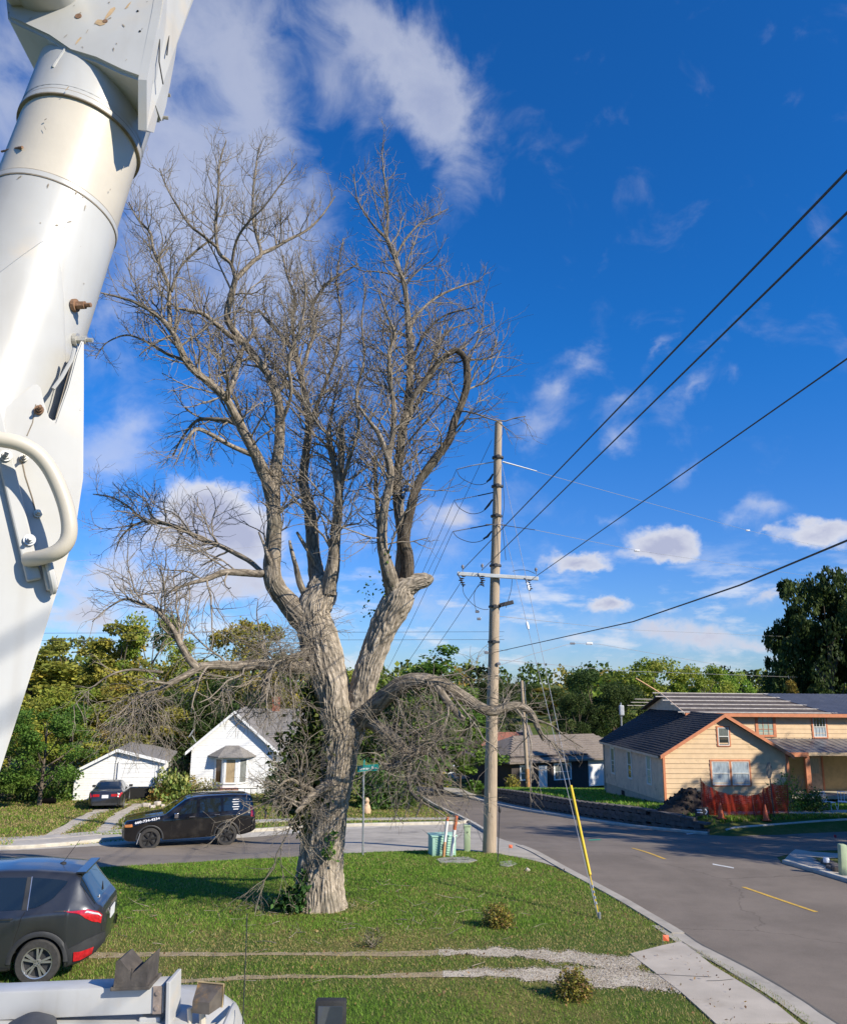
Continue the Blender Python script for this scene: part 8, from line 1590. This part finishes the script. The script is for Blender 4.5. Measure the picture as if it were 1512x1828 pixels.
# ------------------------------------------------------------------ grass, leaves, gravel
rngG = np.random.default_rng(77); m_grass = M_tint('grass_blades', .6, .25, .38)
lawn_poly = [(-22, 8.2), (6.1, 8.2)]+[(x-.27, y) for x, y in edgeL if 8.2 < y < 24.3]+[(p[0], p[1]-.05) for p in nearKc[::-1] if -22 < p[0] < 3.7]
def dist_to(poly, pts):
    pts = np.asarray(pts); d = np.full(len(pts), 1e9); n = len(poly)
    for i in range(n):
        a = np.array(poly[i][:2]); b = np.array(poly[(i+1) % n][:2]); ab = b-a; t = np.clip(((pts-a)@ab)/(ab@ab+1e-9), 0, 1); d = np.minimum(d, np.linalg.norm(pts-(a+t[:, None]*ab), axis=1))
    return d
def grass(name, poly, n, ybias, hgt, wid, dryf, label, excl=(), keep=None):
    xs = [p[0] for p in poly]; ys = [p[1] for p in poly]; x = rngG.uniform(min(xs), max(xs), n*3); u = rngG.uniform(0, 1, n*3)**ybias; y = min(ys)+(max(ys)-min(ys))*u; q = np.stack([x, y], 1)
    k = inpoly(q, poly) & (np.abs(x) < .60*y+1.5)
    for e in excl: k &= ~inpoly(q, e)
    q = q[k][:n]; 
    if keep is not None: pr = keep(q); q = q[rngG.uniform(0, 1, len(q)) < pr]
    n = len(q); dry = np.clip(dryf(q), 0, 1); z = gz(q[:, 0], q[:, 1]); far = np.clip(q[:, 1]/14, .75, 2.2)
    tall = hgt*rngG.uniform(.55, 1.35, n)*(1-.45*dry)*(1+.35*fbm(np.stack([q[:, 0]*1.7, q[:, 1]*1.7, z*0], 1), 2)); w = wid*rngG.uniform(.7, 1.4, n)*far
    a = rngG.uniform(0, 2*math.pi, n); ln_ = tall*rngG.uniform(.1, .9, n); la = rngG.uniform(0, 2*math.pi, n); B = np.stack([q[:, 0], q[:, 1], z-.004], 1)
    sd = np.stack([np.cos(a)*w*.5, np.sin(a)*w*.5, 0*a], 1); tip = B+np.stack([np.cos(la)*ln_, np.sin(la)*ln_, tall], 1); V = np.stack([B-sd, B+sd, tip], 1).reshape(-1, 3)
    g0, g1, d0 = np.array([.155, .28, .03]), np.array([.24, .36, .05]), np.array([.44, .35, .15]); m_ = rngG.uniform(0, 1, (n, 1)); g = g0*(1-m_)+g1*m_; pick = (rngG.uniform(0, 1, n) < dry*.74+.03)[:, None]; c = np.where(pick, d0*rngG.uniform(.7, 1.25, (n, 1)), g*rngG.uniform(.75, 1.25, (n, 1))); c = c*(1-.35*dry[:, None]*~pick)+np.array([.2, .19, .05])*.35*dry[:, None]*~pick
    return tag(mesh_np(name, V, np.arange(3*n).reshape(n, 3), m_grass, col=np.repeat(c, 3, 0)), label, kind='stuff')
T2 = np.array([base.x, base.y])
def dry_front(q):
    n1 = fbm(np.stack([q[:, 0]*.35, q[:, 1]*.35, 0*q[:, 0]], 1)+4, 4); n2 = fbm(np.stack([q[:, 0]*1.6, q[:, 1]*1.6, 0*q[:, 0]], 1)+8, 3)
    dr = np.minimum(dist_to(RUT1, q), dist_to(RUT2, q)); strip_ = np.exp(-dr/.55)*.85; dt = np.linalg.norm((q-T2)*np.array([1, 1.5]), axis=1); dtr = np.exp(-np.maximum(0, dt-.75)/.5)*1.0
    de = np.exp(-dist_to(edgeL, q)/.5)*.4 if False else 0
    rightside = np.clip((q[:, 0]-.5)/4, 0, 1)*np.clip((24-q[:, 1])/6, 0, 1)*.38; band = np.exp(-((q[:, 1]-16.4)/1.1)**2)*.35
    return .10+.55*n1+.35*n2+strip_+dtr+rightside+band
grass('lawn_grass', lawn_poly, 300000, 1.25, .058, .0115, dry_front, 'short green lawn around the old tree', excl=(apron,), keep=lambda q: np.where(inpoly(q, RUT1) | inpoly(q, RUT2), .22+.38*(q[:, 0] < .5), 1.0)*np.where(np.linalg.norm((q-T2)*np.array([1, 1.5]), axis=1) < .72, .25, 1))
leftyard = [(-34, 29.8), (-17, 34.6), (-13, 38.3), (-8.8, 41.8), (1.2, 44.0), (1.8, 47), (0.2, 56), (-34, 56)]
trk = [[(-20.5, 36.0), (-16.6, 46.5), (-14.3, 49), (-11.5, 49), (-15, 44), (-14.9, 38.5)]]
drv = W((25, 1500), (90, 1494), (150, 1492), (215, 1491), (240, 1499), (100, 1511), (20, 1516)); trks = [strip(curve(W(*p_), 4), [(x+.6, y) for x, y in curve(W(*p_), 4)]) for p_ in ([(60, 1503), (120, 1470), (150, 1455), (180, 1444), (215, 1436)], [(170, 1487), (195, 1462), (215, 1448), (240, 1436)])]
grass('yard_grass', leftyard, 60000, 1.0, .11, .035, lambda q: .58+.5*fbm(np.stack([q[:, 0]*.3, q[:, 1]*.3, 0*q[:, 0]], 1), 4), 'patchy dry yard grass before the white house', excl=(drv,)+tuple(trks))
verge = [(-30, 28.4), (-17, 31.9), (-13.7, 33.2), (-7.8, 38.3), (-3.9, 39.6), (1.2, 41.2), (1.5, 43.4), (-3, 42.6), (-8.8, 41.2), (-13.3, 37.6), (-17.8, 34.0), (-30, 30.5)]
grass('verge_grass', verge, 16000, 1.0, .10, .03, lambda q: .55+.5*fbm(np.stack([q[:, 0]*.5, q[:, 1]*.5, 0*q[:, 0]], 1), 3), 'dry grass verge between kerb and pavement', excl=(drv,))
grass('right_yard_grass', [(float(wallx(y))+.3, y) for y in np.linspace(37.5, 66, 12)]+[(30, 66), (30, 41.6), (19.5, 40.7), (13.6, 39.8)], 40000, 1.0, .12, .035, lambda q: .05+.4*fbm(np.stack([q[:, 0]*.4, q[:, 1]*.4, 0*q[:, 0]], 1), 3), 'green grass on the raised yard of the yellow house')
grass('front_verge_grass', [(13.6, 37.8), (19.5, 38.6), (26, 39.4), (26, 40), (19.5, 39.3), (14.0, 38.5)], 6000, 1, .12, .035, lambda q: .15+0*q[:, 0], 'green verge before the orange net')
# fallen leaves and gravel
n = 2600; q = np.stack([rngG.uniform(-9, 5, n*2), rngG.uniform(10, 27, n*2)], 1); q = q[inpoly(q, lawn_poly)][:n]; C = np.stack([q[:, 0], q[:, 1], gz(q[:, 0], q[:, 1])+rngG.uniform(.02, .06, len(q))], 1); v, f = leaf_arrays(C, .05, rngG, up=2.0); tag(mesh_np('fallen_leaves', v, f, m_leaf, col=tints(len(C), [(.30, .18, .07), (.22, .12, .05), (.36, .25, .10), (.16, .09, .04)], rngG)), 'scattered brown fallen leaves on the lawn', kind='stuff')
nt_ = 170; o_ = np.stack([T2[0]+rngG.normal(size=nt_)*2.6, T2[1]+rngG.normal(size=nt_)*2.0-.3], 1); o3 = np.stack([o_[:, 0], o_[:, 1], gz(o_[:, 0], o_[:, 1])+.05], 1); dd = rngG.normal(size=(nt_, 3))*np.array([1, 1, .05]); tp, tr_ = grow_batch(o3, dd, rngG.uniform(.15, .6, nt_), rngG.uniform(.004, .009, nt_), 5, rngG, .12, np.zeros(nt_)); v, f = tube_batch(tp, tr_, 4); tag(mesh_np('fallen_twigs', v, f, m_twig, col=np.ones((len(v), 3))), 'dead twigs scattered on the grass under the tree', kind='stuff')
bush('weed', 'small dark straggly weed beside the far wheel rut', 'weed', G(664, 1692), .45, .32, 160, .045, [(.09, .08, .04), (.12, .10, .05), (.08, .10, .03)], 31)
def pebbles(name, polys, n, size, cols, dens, label):
    out = []
    for poly in polys:
        xs = [p[0] for p in poly]; ys = [p[1] for p in poly]; q = np.stack([rngG.uniform(min(xs), max(xs), n*3), rngG.uniform(min(ys)-.15, max(ys)+.15, n*3)], 1); d = dist_to(poly, q); k = (inpoly(q, poly) | (d < .14*rngG.uniform(0, 1, len(q)))) & (rngG.uniform(0, 1, len(q)) < dens(q)); out.append(q[k][:n])
    q = np.concatenate(out); n = len(q); s = size*rngG.uniform(.5, 1.5, n); base_ = np.array([(1, 0, 0), (0, 1, 0), (-1, 0, 0), (0, -1, 0), (0, 0, .8), (0, 0, -.8)]); a = rngG.uniform(0, 6.28, n); ca, sa_ = np.cos(a), np.sin(a); jit = rngG.uniform(.7, 1.3, (n, 6, 1)); V = base_[None]*s[:, None, None]*jit; V = np.stack([V[..., 0]*ca[:, None]-V[..., 1]*sa_[:, None], V[..., 0]*sa_[:, None]+V[..., 1]*ca[:, None], V[..., 2]], -1)+np.stack([q[:, 0], q[:, 1], gz(q[:, 0], q[:, 1])+.010+s*.3], 1)[:, None]
    F = np.array([(0, 1, 4), (1, 2, 4), (2, 3, 4), (3, 0, 4), (1, 0, 5), (2, 1, 5), (3, 2, 5), (0, 3, 5)]); F = (F[None]+np.arange(n)[:, None, None]*6).reshape(-1, 3); return tag(mesh_np(name, V.reshape(-1, 3), F, m_grass, col=tints(n, cols, rngG, .2, 6)), label, kind='stuff')
pebbles('gravel', (RUT1, RUT2), 20000, .0095, [(.62, .57, .48), (.52, .47, .38), (.68, .64, .56), (.42, .35, .26)], lambda q: np.clip((q[:, 0]-.2)/1.6, .03, 1)*np.clip(.55+1.1*fbm(np.stack([q[:, 0]*1.1, q[:, 1]*1.5, 0*q[:, 0]], 1), 3), .05, 1), 'pale gravel lying in the two ruts of the driveway')
